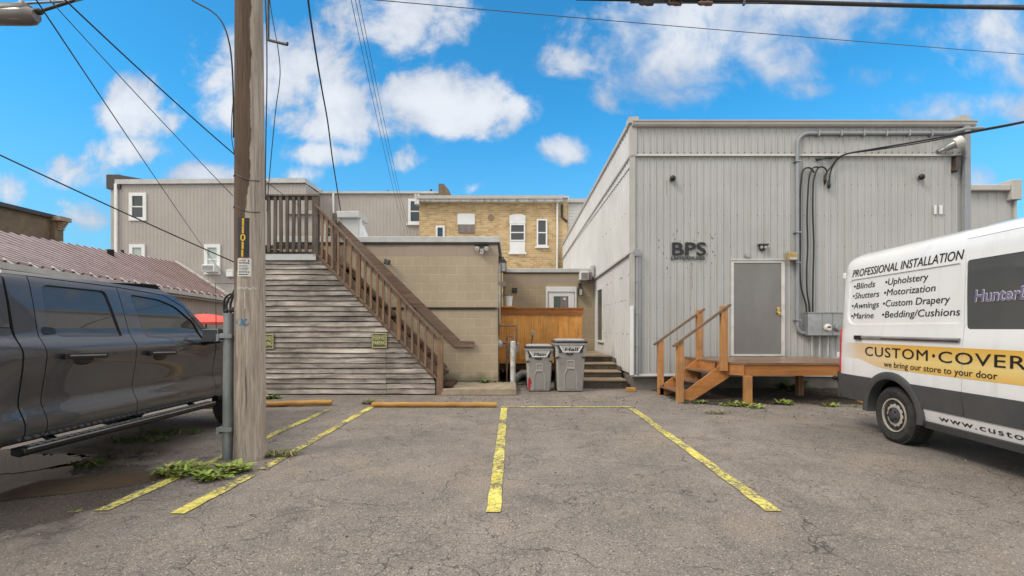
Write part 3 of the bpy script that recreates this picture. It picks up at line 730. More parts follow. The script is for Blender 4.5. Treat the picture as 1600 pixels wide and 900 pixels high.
for v in (440, 490, 540): b.box(px-.045,px+.045,YW-.12,YW-.045,W(0,v).z-.012,W(0,v).z+.012)
b.build("downpipe", M['pipe_grey'], wh, smooth=40)
# square downspout at the far corner
b = B(); x = W(1504,0).x; b.box(x-.07, x+.055, YW-.15, YW-.05, .3, ZT-.13); b.build("downspout", M['pipe_grey'], wh, bev=.012)

# lettering on the warehouse
sg = thing("wall_sign", "black raised BPS ENTERPRISES letters on the grey warehouse wall", "sign", tuple(W(1073,406)))
l0 = W(1047.5, 399); txt = text_on("BPS", "letters", M['letter_black'], sg, (l0.x, YW-.034, l0.z), (1,0,0), (0,0,1), .300, W(1100.5,0).x-l0.x, bold=.022, depth=.008)
l0 = W(1047.5, 406); text_on("ENTERPRISES", "small_letters", M['letter_black'], sg, (l0.x, YW-.032, l0.z), (1,0,0), (0,0,1), .075, W(1100,0).x-l0.x, bold=.006, depth=.005)

# metal warehouse further back on the right
fb = thing("metal_annex", "lower grey ribbed metal building behind the big warehouse, at its far right corner", "warehouse", (13.5, 16, 0))
b = B(); b.box(10.5, 16.66, 16.05, 27, 0, 5.9); b.build("wall_core", M['trim'], fb)
b = B(); ribwall(b, (10.3, 16), (16.7, 16), .1, 5.93, pitch=.30); b.build("front_cladding", M['clad'], fb, fix=False)
b = B(); b.box(10.3, 16.45, 15.82, 16.0, 5.93, 6.12); b.box(10.3,16.75,16.0,27,5.93,6.06); b.build("gutter", M['trim'], fb, bev=.02)
b = B(); b.box(16.45, 16.78, 15.78, 16.4, 5.62, 6.28); b.box(16.66,16.74,15.9,16.0,.1,5.62); b.build("corner_post", M['trim'], fb, bev=.015)

# ================================================================== CONCRETE BLOCK BUILDING (front, low)
YK = 11.10; XK0, XK1, ZK = -5.45, -0.325, 3.50
bb = thing("block_building", "low tan painted concrete block building with flat roof behind the timber stair", "building", (-2.9, YK, 0))
b = B(); b.quad((XK0,YK,0),(XK1,YK,0),(XK1,YK,ZK-.02),(XK0,YK,ZK-.02)); b.build("front_wall", M['block'], bb)
b = B(); b.quad((XK1,YK,0),(XK1,15.6,0),(XK1,15.6,ZK-.02),(XK1,YK,ZK-.02)); b.quad((XK0,YK,0),(XK0,YK,ZK-.02),(XK0,15.6,ZK-.02),(XK0,15.6,0)); b.build("side_wall", M['block_side'], bb)
b = B(); b.box(XK0-.03, XK1+.05, YK-.055, YK+.12, ZK-.135, ZK+.0); b.box(XK1-.10, XK1+.05, YK+.121, 15.6, ZK-.135, ZK-.001); b.box(XK0-.03, XK0+.1, YK+.121, 15.6, ZK-.135, ZK-.001)
b.build("roof_flashing", M['flashing'], bb, bev=.008)
b = B(); b.box(XK0-.01, XK1+.03, YK-.025, YK, ZK-.185, ZK-.137); b.box(XK1, XK1+.03, YK, 15.6, ZK-.20, ZK-.137); b.build("fascia_board", M['brown_metal'], bb)
b = B(); b.box(XK0, XK1-.1, YK+.12, 15.6, ZK-.16, ZK-.06); b.build("roof", M['flashing'], bb)
b = B(); b.box(XK1+.002, XK1+.045, YK+.25, YK+.36, 1.62, 2.92); b.box(XK1+.002, XK1+.035, YK+.9, YK+1.02, 1.5, 2.9); b.build("door_casing", M['white_peel'], bb)
b = B(); b.tube([(XK0+2.5,YK-.02,1.86),(XK1-.06,YK-.02,1.86),(XK1+.02,YK-.02,1.84),(XK1+.02,YK-.02,1.2)], .017, 8); b.tube([(XK0+2.5,YK-.018,1.83),(XK1-.06,YK-.018,1.825)], .010, 6); b.build("wall_pipe", M['brown_metal'], bb, smooth=60)
b = B(); p0 = P(584,385,YK); 
smear = [(0,0),(.12,.018),(.25,.012),(.42,.024),(.55,.016),(.68,.026),(.80,.012),(.80,.0),(.66,-.006),(.5,-.002),(.33,-.012),(.15,-.006)]
b.prism([(p0.x+a, YK-.004, p0.z+c) for a, c in smear], (0,.003,0))
b.build("mortar_smear", M['concrete'], bb)
# roof shed behind the stair head, with a white window in its side
sh = thing("roof_shed", "small tan roof enclosure with a white framed window at the top of the stair", "shed", (-5.0, 12.2, ZK-.06))
b = B(); b.box(XK0+.05, -4.72, 11.55, 14.2, ZK-.06, 4.12); b.build("wall", M['siding'], sh)
b = B(); b.box(XK0, -4.62, 11.46, 14.3, 4.12, 4.20); b.build("roof", M['siding'], sh)
b = B(); x = -4.72
b.box(x, x+.05, 12.0, 12.09, 3.5, 4.05); b.box(x, x+.05, 12.91, 13.0, 3.5, 4.05); b.box(x, x+.05, 12.09, 12.91, 3.96, 4.05); b.box(x, x+.09, 11.95, 13.05, 3.44, 3.5); b.box(x, x+.045, 12.42, 12.48, 3.5, 3.96)
b.box(x, x+.12, 11.9, 13.1, 4.05, 4.11)
f = b.build("window_frame", M['white'], sh)
b = B(); b.box(x, x+.02, 12.091, 12.419, 3.501, 3.959); b.box(x, x+.02, 12.481, 12.909, 3.501, 3.959); b.build("pane", M['glass'], f)
# white vent housing on the roof
vt = thing("roof_vent", "white sheet metal vent housing on the flat roof beside the stair rail", "roof vent", tuple(P(556,372,12.2)))
b = B(); a, c = P(535,340,12.2), P(560,374,12.2); b.box(a.x, c.x, 12.2, 12.8, ZK-.08, a.z); b.build("housing", M['flashing'], vt, bev=.01)
b = B(); a2, c2 = P(528,331,12.2), P(561,341,12.2); b.box(a2.x, c2.x+.03, 12.1, 12.9, c2.z, a2.z); b.build("cap", M['flashing'], vt, bev=.012)
b = B(); b.prism([(c.x,12.3,a.z-.12),(c.x+.26,12.3,ZK-.08),(c.x,12.3,ZK-.08)], (0,.4,0)); b.prism([(c.x,12.25,a.z-.02),(c.x+.06,12.25,a.z-.02),(c.x+.06,12.25,ZK),(c.x,12.25,ZK)],(0,.05,0)); b.build("brace", M['white'], vt)

# ================================================================== REAR LINK WALL with door
YR = 15.6; XR1 = XW0 - .04; ZR = 3.32
rl = thing("rear_block_building", "tan block building with a white framed glass door at the back of the passage", "building", (1.2, YR, 0))
b = B(); b.quad((XK1+.03,YR,0),(XR1,YR,0),(XR1,YR,ZR-.02),(XK1+.03,YR,ZR-.02)); b.build("wall", M['block_rear'], rl)
b = B(); b.box(XK1+.05, XR1, YR-.06, YR+.3, ZR-.13, ZR); b.box(XR1-.09, XR1-.005, YR-.13, YR+.3, ZR-.3, ZR+.1); b.build("roof_flashing", M['flashing'], rl, bev=.008)
b = B(); b.box(XK1+.05, XR1, YR-.02, YR, ZR-.165, ZR-.132); b.build("fascia_board", M['brown_metal'], rl)
b = B(); b.box(XK1+.05, XR1, YR+.3, 25.6, ZR-.2, ZR-.05); b.build("roof", M['flashing'], rl)
p0, p1 = P(853,448,YR), P(900.5,490,YR)
b = B(); t = .10
b.box(p0.x, p0.x+t*.55, YR-.05, YR+.01, .5, p0.z); b.box(p1.x-t*.55, p1.x, YR-.05, YR+.01, .5, p0.z); b.box(p0.x+t*.55, p1.x-t*.55, YR-.05, YR+.01, p0.z-.165, p0.z)
dfm = b.build("door_frame", M['white'], rl)
b = B(); x0, x1, zt = p0.x+.08, p1.x-.075, p0.z-.17; g0, g1, gz1 = P(865,463,YR).x, P(888,463,YR).x, P(865,463,YR).z
b.box(x0, g0, YR-.02, YR, .5, zt); b.box(g1, x1, YR-.02, YR, .5, zt); b.box(g0, g1, YR-.02, YR, gz1, zt); b.box(g0, g1, YR-.02, YR, .5, 1.2)
dr2 = b.build("door", M['white'], rl)
b = B(); b.box(g0, g1, YR-.008, YR, 1.2, gz1); b.build("pane", glass("green_glass", (0.012, 0.035, 0.014), .04), dr2)
b = B(); b.box(g0+(g1-g0)*.45, g1-.02, YR-.014, YR-.009, 1.2, gz1-.03); b.build("inner_panel", M['grey_plate'], dr2)
b = B(); c = P(882,467,YR); b.box(c.x-.035, c.x+.035, YR-.02, YR-.015, c.z-.035, c.z+.035); b.build("notice", M['white'], dr2)

# ================================================================== YELLOW BRICK BUILDING
YY = 25.9
def Wy(u, v): return P(u, v, YY)
br = thing("brick_building", "two storey yellow brick building with a blocked up window and white eaves", "building", (-1, YY, 0))
x0, x1, zt = Wy(655,0).x, Wy(887,0).x, Wy(0,316).z
b = B(); b.box(x0, x1, YY, YY+10, 0, zt); b.build("wall", M['brick'], br)
b = B(); b.box(x0-.05, Wy(877,0).x+.05, YY-.35, YY+.02, zt-.05, zt+.17); b.build("eaves", M['white_peel'], br)
b = B(); b.box(x0-.08, Wy(878,0).x, YY-.45, YY-.34, zt+.08, zt+.25); b.hexa([(x0-.1,YY-.4,zt+.2),(x1,YY-.4,zt+.14),(x1,YY+10,zt+.5),(x0-.1,YY+10,zt+.5),(x0-.1,YY-.4,zt+.26),(x1,YY-.4,zt+.2),(x1,YY+10,zt+.56),(x0-.1,YY+10,zt+.56)]); b.build("gutter", M['trim'], br)
b = B(); b.box(Wy(653,0).x-.1, Wy(657,0).x, YY-.42, YY+.02, Wy(0,322).z, Wy(0,308).z+.05); b.box(x1-.35, x1+.06, YY-.02, YY+.4, zt, zt+.33); b.build("roof_corner", M['white_peel'], br)
def dh_window(th, bl, tr, Y, frame=.09, mid=True, sill=.0, top_panel=0.0, panemat=None, name="window", inset=.0):
    """double hung window: frame child of the building, panes its sub-part"""
    b = B(); x0, z0, x1, z1 = bl.x, bl.z, tr.x, tr.z; y0 = Y-.07
    b.box(x0, x0+frame, y0, Y+.02, z0, z1); b.box(x1-frame, x1, y0, Y+.02, z0, z1); b.box(x0+frame, x1-frame, y0, Y+.02, z1-frame, z1); b.box(x0+frame, x1-frame, y0, Y+.02, z0, z0+frame)
    zm = (z0+z1)/2
    if mid: b.box(x0+frame, x1-frame, y0+.02, Y+.015, zm-.03, zm+.03)
    if sill: b.box(x0-.08, x1+.08, y0-.05, Y+.02, z0-sill, z0)
    f = b.build(name, M['white'], th)
    b = B()
    if mid: b.box(x0+frame, x1-frame, Y-.03, Y-.005, z0+frame, zm-.03); b.box(x0+frame, x1-frame, Y-.012, Y-.002, zm+.03, z1-frame)
    else: b.box(x0+frame, x1-frame, Y-.03, Y-.005, z0+frame, z1-frame)
    b.build("pane", panemat or M['glass'], f)
    return f
w1 = dh_window(br, Wy(796.5,377), Wy(820.5,350), YY, .07)
b = B(); a, c = Wy(796,335), Wy(821,349.5); b.box(a.x, c.x, YY-.05, YY+.01, c.z, a.z-.08); b.prism([(a.x,YY-.05,a.z-.08),(c.x,YY-.05,a.z-.08),(c.x-.2,YY-.05,a.z),(a.x+.2,YY-.05,a.z)],(0,.06,0)); a, c = Wy(796.5,377.5), Wy(820.5,394); b.box(a.x, c.x, YY-.05, YY+.01, c.z, a.z); b.box(a.x-.07, c.x+.07, YY-.10, YY+.01, Wy(0,397.5).z, c.z)
b.build("infill_panel", M['white'], w1)
dh_window(br, Wy(838.5,385), Wy(855,342.5), YY, .08, sill=.1)
dh_window(br, Wy(681,374), Wy(695,353), YY, .10, mid=False)
b = B(); a, c = Wy(715,334), Wy(742,351); b.box(a.x, c.x, YY-.06, YY+.01, c.z, a.z); b.build("boarded_panel", M['white'], br)
b = B(); a, c = Wy(716,351), Wy(741,364); b.box(a.x, c.x, YY-.05, YY+.01, c.z, a.z-.005); b.build("grey_panel", M['grey_plate'], br)
b = B()
for (u0, u1, v) in ((714,743,330.5),(795,822,331.5)):
    a, c = Wy(u0,v), Wy(u1,v)
    for k in range(12):
        t = (k+.5)/12; x = a.x+(c.x-a.x)*t; z = a.z-.12+.10*math.sin(math.pi*t); b.bar((x,YY-.012,z),(x+(t-.5)*.06,YY-.012,z+.22),.058,.03,(0,1,0))
b.build("window_arch", M['brick'], br)
b = B(); c = Wy(767,342); b.lathe([(.17,0),(.17,.03),(.12,.04)], (c.x,YY,c.z+.08), (0,-1,0), 14); b.build("wall_vent", M['step'], br)
b = B(); x = Wy(870.5,0).x; b.tube([(x,YY-.09,zt-.05),(x,YY-.09,3.0)], .055, 8); b.build("downpipe", M['white'], br, smooth=60)
b = B(); a = Wy(878,320); b.tube([(a.x,YY-.08,a.z),(a.x,YY-.08,Wy(0,340).z),(a.x+.28,YY-.08,Wy(0,347).z)], .06, 8); b.build("vent_pipe", M['dark'], br, smooth=60)

wb = thing("white_sided_building", "white clapboard building between the brick house and the metal warehouse", "building", (5, 26.8, 0))
b = B(); x0 = P(887.5,0,26.6).x; zt = P(0,318,26.6).z
nb = 46
for k in range(nb):
    z0 = k*zt/nb; b.hexa([(x0,26.57,z0),(9,26.57,z0),(9,30,z0),(x0,30,z0),(x0,26.6,z0+zt/nb),(9,26.6,z0+zt/nb),(9,30,z0+zt/nb),(x0,30,z0+zt/nb)])
b.build("wall", M['white_siding'], wb)
b = B(); b.box(x0-.4, 9, 26.3, 30.2, zt, zt+.20); b.build("roof", M['trim'], wb)
b = B(); b.box(x0-.5, x0-.36, 26.5, 30, zt+.05, zt+.45); b.build("parapet", M['flashing'], wb)

# ================================================================== TAN SIDED APARTMENT BUILDING (left, two wings)
YT = 25.0
def Wt(u, v): return P(u, v, YT)
ta = thing("tan_apartment_building", "long tan vertically sided building with white windows behind the utility pole", "building", (-16, YT, 0))
x0, x1, zt = Wt(173,0).x, Wt(478,0).x, Wt(0,288).z
b = B(); ribwall(b, (x0, YT), (x1, YT), 0, zt, pitch=.19, depth=.009, sub=False, top=.10, foot=.13); b.quad((x1,YT,0),(x1,YT+2,0),(x1,YT+2,zt),(x1,YT,zt)); b.quad((x0,YT+12,0),(x0,YT,0),(x0,YT,zt),(x0,YT+12,zt)); b.build("wall", M['siding'], ta, fix=False)
b = B(); b.hexa([(x0+.3,YT-.12,zt-.02),(x1,YT-.12,zt+.06),(x1,YT+12,zt+.2),(x0+.3,YT+12,zt+.2),(x0+.3,YT-.12,zt+.22),(x1,YT-.12,zt+.30),(x1,YT+12,zt+.4),(x0+.3,YT+12,zt+.4)]); b.build("roof", M['flashing'], ta)
b = B(); b.box(x0-.15, x0+.55, YT-.1, YT+.5, zt-.25, zt+.48); b.prism([(x0+.55,YT-.1,zt+.2),(x0+2.0,YT-.1,zt+.2),(x0+.55,YT-.1,zt+.46)],(0,.5,0)); b.build("parapet_corner", M['brown_metal'], ta)
b = B(); b.box(x0+.28, x0+.42, YT-.14, YT-.03, 0, zt); b.build("downpipe", M['white'], ta)
b = B(); a = Wt(233,276); b.box(a.x-.05, a.x+.55, YT+1, YT+1.6, zt+.1, a.z+.12); b.build("chimney", M['brick'], ta)
for (u0, v0, u1, v1, mt) in ((202.5,345,229.5,301.5,None),(203,426,227.5,382,M['curtain']),(320,429,345,382,M['curtain'])):
    dh_window(ta, Wt(u0,v0), Wt(u1,v1), YT, .17, panemat=mt)
Y2 = 26.8
def W2(u, v): return P(u, v, Y2)
x0b, x1b, ztb = x1-.4, W2(697,0).x, W2(0,303).z
b = B(); ribwall(b, (x0b, Y2), (x1b, Y2), 0, ztb, pitch=.19, depth=.009, sub=False, top=.10, foot=.13); b.build("wing_wall", M['siding'], ta, fix=False)
b = B(); b.box(x0b, x1b, Y2-.12, Y2+10, ztb, ztb+.12); b.build("wing_roof", M['flashing'], ta)
b = B(); a = W2(686,290); b.box(a.x, a.x+.30, Y2-.2, Y2+.6, ztb-.25, a.z+.05); b.prism([(a.x+.30,Y2-.18,a.z),(a.x+.55,Y2-.18,a.z-.25),(a.x+.75,Y2-.18,ztb-.25),(a.x+.30,Y2-.18,ztb-.25)],(0,.6,0)); b.build("parapet_end", M['brown_brick_front'], ta)
dh_window(ta, W2(638,350), W2(666,311), Y2, .14, sill=.08)
b = B(); x = W2(522,0).x; b.tube([(x,Y2-.1,ztb),(x,Y2-.1,2)], .06, 8); b.build("wing_downpipe", M['white'], ta, smooth=60)
b = B(); a = W2(599,296); b.tube([(a.x,Y2+1,ztb),(a.x,Y2+1,ztb+.5)], .03, 6); a = W2(672,300); b.box(a.x-.05,a.x+.05,Y2+.3,Y2+.4,ztb,ztb+.35); a=W2(495,298); b.box(a.x-.25,a.x+.2,Y2+.3,Y2+.6,ztb,ztb+.28); b.build("roof_pipe", M['dark'], ta)
ac = thing("window_air_conditioner", "window air conditioner in the lower window of the tan building", "air conditioner", tuple(Wt(334,428)))
a, c = Wt(323.5,415), Wt(343,426); b = B(); b.box(a.x, c.x, YT-.45, YT-.06, c.z, a.z); b.build("case", M['white'], ac, bev=.02)
b = B()
for k in range(11): x = a.x+.05+k*(c.x-a.x-.1)/11; b.box(x, x+.022, YT-.456, YT-.448, c.z+.05, a.z-.05)
b.build("grille", M['dark'], ac)
mb = thing("meter_box", "small white utility box on the tan building just left of the pole", "utility box", tuple(Wt(362,433)))
a, c = Wt(356.5,422), Wt(367,433); b = B(); b.box(a.x, c.x, YT-.2, YT, c.z, a.z); b.build("box", M['white'], mb, bev=.02)
b = B(); b.box(a.x+.03, c.x-.03, YT-.21, YT-.2, a.z-.07, a.z-.05); b.build("lid", M['trim'], mb)

# ================================================================== GARAGE with rusty metal roof (left)
ga = thing("garage", "low tan garage with a rusty ribbed metal roof behind the truck", "garage", (-11.5, 13, 0))
E0 = Vector((-9.1, 7.0, 2.62)); E1 = P(362,467,20.4); R1 = P(273,410,20.0); R0 = Vector((-13.2, 7.6, 3.72))
# ridge passes through the measured skyline
Ra = P(2, 364, 11.6)
d = (Ra - R1); R0 = R1 + d * 1.75
nrib = 44
rows = []
def roofpt(s, t, h=0.0):
    e = E0.lerp(E1, s); r = R0.lerp(R1, s); p = e.lerp(r, t); nn = ((E1-E0).cross(R0-E0)).normalized()
    if nn.z < 0: nn = -nn
    return p + nn*h
lo, hi = [], []
for i in range(nrib):
    for (f, h) in ((.0,0),(.42,0),(.48,.052),(.70,.052),(.76,0)):
        s = (i+f)/nrib; lo.append(roofpt(s, 0, h)); hi.append(roofpt(s, 1, h))
lo.append(roofpt(1,0)); hi.append(roofpt(1,1))
b = B(); b.grid([lo, hi])
b.bm.faces.ensure_lookup_table()
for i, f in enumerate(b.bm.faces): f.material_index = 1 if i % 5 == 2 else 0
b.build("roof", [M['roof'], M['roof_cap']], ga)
b = B(); back0 = R0 + Vector((-2.4, -.3, -1.3)); back1 = R1 + Vector((-2.4, -.3, -1.3)); b.quad(R0, R1, back1, back0); b.build("back_roof", M['roof'], ga)
inw = Vector((-.22, -.05, 0))
e0, e1 = E0+inw, E1+inw
b = B(); 
dE = (e1-e0); Lg = dE.length
ribwall(b, (e0.x, e0.y), (e1.x, e1.y), 0, e0.z-.02, pitch=.2, z1b=e1.z-.02, depth=.015, sub=False, top=.12, foot=.15)
b.quad((e1.x,e1.y,0), (e1.x,e1.y,e1.z), R1-Vector((0,0,.03)), (R1.x,R1.y,0)); b.quad((e0.x,e0.y,0),(R0.x,R0.y,0),R0-Vector((0,0,.03)),(e0.x,e0.y,e0.z))
b.build("wall", M['siding'], ga, fix=False)
b = B()
for (A, Bq) in ((E0, E1),):
    o = Vector((.06,0.0,0)); b.bar(A+Vector((.05,0,-.07)), Bq+Vector((.05,0,-.07)), .11, .12); b.bar(A+inw*.5+Vector((0,0,-.17)), Bq+inw*.5+Vector((0,0,-.17)), .22, .05)
b.build("gutter", M['flashing'], ga)
b = B()
for k in range(22):
    s = (k+.5)/22; c = roofpt(s, 0); b.bar(c+Vector((.10,0,-.03)), roofpt(s, .045, .06), .022, .014)
b.build("gutter_strap", M['white'], ga)
b = B(); b.bar(E1+Vector((.04,.02,0)), R1+Vector((0,.02,.02)), .10, .16); b.build("verge_board", M['white_peel'], ga)
b = B(); c = roofpt(.52, .62); c = P(173,397,15.2); b.lathe([(.09,-.25),(.09,.13),(.10,.14)], c, (0,0,1), 10); c2 = P(191,396,16.5); b.lathe([(.05,-.3),(.05,.12)], c2, (0,0,1), 8); b.build("vent_pipe", M['dark'], ga, smooth=50)
# far brown brick building at the left edge
bk = thing("brown_brick_building", "brown brick building with a bracketed cornice behind the garage roof, at the left edge", "building", (-27, 24, 0))
pa, pb = P(-60, 308, 24), P(84, 341, 29.5)
b = B(); b.quad((pa.x,pa.y,0),(pb.x,pb.y,0),(pb.x,pb.y,pb.z),(pa.x,pa.y,pa.z)); b.build("side_wall", M['brown_brick'], bk)
q = P(92, 341, 29.5)
b = B(); b.box(pb.x+.002, q.x, pb.y-.25, pb.y+.3, 0, pb.z-.2); b.build("corner_pier", M['brown_brick_front'], bk)
b = B(); b.quad((q.x-.05,pb.y+.301,0),(pb.x-9,pb.y+2.2,0),(pb.x-9,pb.y+2.2,pb.z),(q.x-.05,pb.y+.301,pb.z)); b.build("end_wall", M['brown_brick_front'], bk)
b = B(); b.bar((pa.x+.1,pa.y,pa.z+.06),(pb.x,pb.y,pb.z+.06),.4,.22); b.build("coping", M['brown_metal'], bk)
b = B(); b.box(pb.x-.1, q.x+.42, pb.y-.35, pb.y+.4, pb.z-.2, pb.z+.06)
for k, (dz, dx) in enumerate(((-.28,.30),(-.40,.22),(-.52,.14),(-.66,.08))): b.box(q.x, q.x+dx, pb.y-.1, pb.y+.3, pb.z+dz-.05, pb.z+dz+.06)
b.build("cornice", M['step'], bk)
# ================================================================== PLANK WALL + ROOF under the stair
YP = 10.0; KP = FPX/YP
def Wp(u, v): return P(u, v, YP)
pw = thing("plank_wall", "weathered grey horizontal plank wall closing in the space under the stair", "plank wall", (-3.6, YP, 0))
PX0 = -5.50
def stair_x(z): return -4.03 + (2.90 - z) * (2.46/2.59)      # lower edge of the stringer
b = B(); rr = random.Random(11); z = 0.03; k = 0
while z < 2.82:
    h = 0.108 + rr.uniform(-.006, .006)
    xe0, xe1 = stair_x(z)-.03, stair_x(z+h)-.03
    xe0, xe1 = min(xe0, -1.60), min(xe1, -1.60)
    seam = -2.62 + rr.uniform(-.004, .004)
    parts = [(PX0, seam-.003), (seam+.003, None)] if xe1 > seam+.05 else [(PX0, None)]
    for (a, c) in parts:
        c0 = xe0 if c is None else c; c1 = xe1 if c is None else c
        ns = 9; t = rr.uniform(-.004, .004)
        lo_o, hi_o = [], []
        ph = rr.uniform(0, 6.28)
        for i in range(ns+1):
            f = i/ns; w1 = .004*math.sin(f*7+ph) + rr.uniform(-.003,.003)
            lo_o.append((a+(c0-a)*f, z+w1)); hi_o.append((a+(c1-a)*f, z+h-.015+w1))
        y0 = YP + rr.uniform(-.004,.004)
        F = [[(x, y0-.024, zz) for x, zz in lo_o], [(x, y0-.004, zz) for x, zz in hi_o]]
        Bk = [[(x, YP+.02, zz) for x, zz in lo_o], [(x, YP+.02, zz) for x, zz in hi_o]]
        vs = [[b.bm.verts.new(p) for p in r] for r in (F[0], F[1], Bk[1], Bk[0])]
        for r in range(4):
            A_, B_ = vs[r], vs[(r+1) % 4]
            for i in range(ns): b._f([A_[i], A_[i+1], B_[i+1], B_[i]])
        b._f([vs[r][0] for r in range(4)]); b._f([vs[r][-1] for r in (3,2,1,0)])
    z += h; k += 1
b.build("planks", M['plank'], pw)
b = B(); 
b.prism([(PX0+.02,YP+.03,0),(-1.75,YP+.03,0),(-1.75,YP+.03,.2),(-4.15,YP+.03,2.78),(PX0+.02,YP+.03,2.78)], (0,.04,0)); b.box(PX0, PX0+.06, YP+.02, YK, 0, 2.8)
b.build("backing", M['dark'], pw)
b = B(); b.box(PX0-.03, -4.06, YP-.05, YK-.06, 2.845, 2.92); b.box(PX0-.03, -4.06, YP-.065, YP-.05, 2.80, 2.925); b.box(-4.13,-4.04,YP-.075,YP+.02,2.91,2.975)
b.build("roof_flashing", M['flashing'], pw)
b = B(); a = Wp(417,384); b.hexa([(PX0+.1,YP+.1,2.93),(-4.62,YP+.1,2.93),(-4.62,YP+.8,2.93),(PX0+.1,YP+.8,2.93),(PX0+.1,YP+.1,3.07),(-4.95,YP+.1,3.04),(-4.95,YP+.8,3.04),(PX0+.1,YP+.8,3.07)]); b.build("roofing_sheet", M['lid'], pw)

# ================================================================== OUTSIDE TIMBER STAIR
st = thing("timber_stair", "steep brown timber stair with balustrade climbing left along the block building", "staircase", (-2.8, 10.4, 0))
S0, S1 = YP-.04, YK-.08
bt, tp = Vector((-1.57, 0, .31)), Vector((-4.03, 0, 2.90))
dz = Vector((0,0,1))
for (y, nm) in ((YP-.015, "stringer"), (S1, "stringer")):
    b = B(); off = .115
    b.bar((tp.x-.02, y, tp.z+off), (bt.x+.02, y, bt.z+off), .045, .22, (0,0,1)); 
    if y < 10.5: b.box(bt.x-.005, bt.x+.055, y-.03, y+.02, 0, bt.z+.05); b.bar((tp.x, y-.035, tp.z+.02), (bt.x+.03, y-.035, bt.z+.02), .03, .035)
    b.build(nm, M['stair_rail'], st)
nst = 14
for i in range(nst-1):
    z = 2.95*(i+1)/nst; x = bt.x - (z-.31)*(2.46/2.59) + .10
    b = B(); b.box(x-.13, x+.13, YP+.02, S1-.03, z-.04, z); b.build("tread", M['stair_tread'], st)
b = B()
for i in range(0, nst):
    z = 2.95*(i+1)/nst; x = bt.x - (z-.31)*(2.46/2.59) + .10
    b.box(x-.145, x-.132, YP+.02, S1-.03, z-.21, z-.05)
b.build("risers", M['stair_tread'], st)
def railz(x): return 1.16 + (-1.52 - x)*1.072            # underside of the sloping handrail
# newel posts and balusters
b = B(); b.box(-1.545, -1.435, YP-.075, YP+.02, 0, 1.24); b.build("newel_post", M['stair_wood'], st)
for u in (561, 624):
    x = Wp(u,0).x; zl = 2.90 + (-4.03-x)*1.055; b = B(); b.box(x-.042, x+.042, YP-.075, YP-.02+.02, zl+.02, railz(x)+.01); b.build("newel_post", M['stair_wood'], st)
us = [505, 512.5, 521, 530.5, 540, 549.5, 572, 581, 591, 600, 610, 634.5, 645, 655, 665.5, 676]
rr = random.Random(2)
for u in us:
    x = Wp(u,0).x; zl = 2.90 + (-4.03-x)*1.055
    b = B(); l = rr.uniform(-.008,.008); b.bar((x, YP-.065, zl+.05), (x+l, YP-.06, railz(x)+.02), .042, .036, (0,1,0)); b.build("baluster", M['stair_wood'], st)
b = B(); a, c = Vector((-4.06, YP-.045, railz(-4.06)+.06)), Vector((-1.50, YP-.045, railz(-1.50)+.045))
b.bar(a, c, .145, .034); b.bar(a-Vector((0,-.0,.07)), c-Vector((0,0,.07)), .036, .085)
b.build("handrail", M['stair_rail'], st)
b = B(); a, c = P(529,350,YK-.06), P(714,536,YK-.06); nn = Vector((.72,0,.70))
b.bar(a - Vector((.05,0,.0)), c, .045, .20, nn); b.bar(c+Vector((-.06,0,-.015)), P(741,538,YK-.06), .05, .135); b.build("wall_rail", M['stair_rail'], st)
# landing and its guard
b = B(); b.box(-5.5, -4.08, YP-.03, S1, 2.93, 2.975); b.build("landing", M['grey_wood'], st)
b = B(); z0, z1 = 3.02, 4.115
b.box(-5.45, -4.02, YP-.05, YP+.005, z1-.06, z1); b.box(-5.45, -4.02, YP-.10, YP+.06, z1, z1+.035); b.box(-5.45, -4.12, YP-.05, YP+.005, z0+.02, z0+.09)
b.build("landing_rail", M['grey_wood'], st)
x = -5.44; rr = random.Random(9)
for u in (405, 414.5, 423, 432.5, 442, 451.5, 461, 470.5, 481):
    x = Wp(u,0).x; b = B(); b.bar((x, YP-.072, 2.965), (x+rr.uniform(-.01,.01), YP-.072, z1-.005), .062, .038, (0,1,0)); b.build("picket", M['grey_wood'], st)
b = B(); b.box(-4.13, -4.015, YP-.085, YP+.03, 2.93, z1+.0); b.build("landing_post", M['grey_wood'], st)
b = B(); b.box(-5.45, -5.36, YP-.05, YP+.05, 2.93, z1); b.build("landing_post", M['grey_wood'], st)
b = B(); b.box(-4.10,-4.02,YK-.15,YK-.07,2.93,z1-.1); b.bar((-4.06,YP,z1-.02),(-4.06,YP+.02,z1-.02),.05,.05); b.build("landing_post", M['grey_wood'], st)

# ================================================================== RESERVED PARKING signs
def parking_sign(cx, cz, label, tilt=0.0):
    s = thing("parking_sign", label, "sign", (cx, YP-.03, cz), group="reserved parking signs")
    b = B(); b.box(cx-.16, cx+.16, YP-.046, YP-.03, cz-.155, cz+.16); b.build("panel", M['sign_green'], s, bev=.006)
    b = B()
    for (x0,x1,z0,z1) in ((-.15,.15,.138,.150),(-.15,.15,-.146,-.134),(-.15,-.138,-.134,.138),(.138,.15,-.134,.138)): b.box(cx+x0,cx+x1,YP-.048,YP-.0455,cz+z0,cz+z1)
    b.build("border", M['sign_yellow'], s)
    for (t, dz_) in (("RESERVED", .022), ("PARKING", -.085)):
        w = .25 if t == "RESERVED" else .255
        text_on(t, "lettering", M['sign_yellow'], s, (cx-w/2, YP-.049, cz+dz_), (1,0,0), (0,0,1), .085, w, bold=.02, depth=.0015)
c = Wp(593.5, 532); parking_sign(c.x, c.z, "reserved parking sign below the stair stringer, fully visible on the plank wall")
c = Wp(417.5, 533.5); parking_sign(c.x, c.z, "reserved parking sign half hidden behind the utility pole")

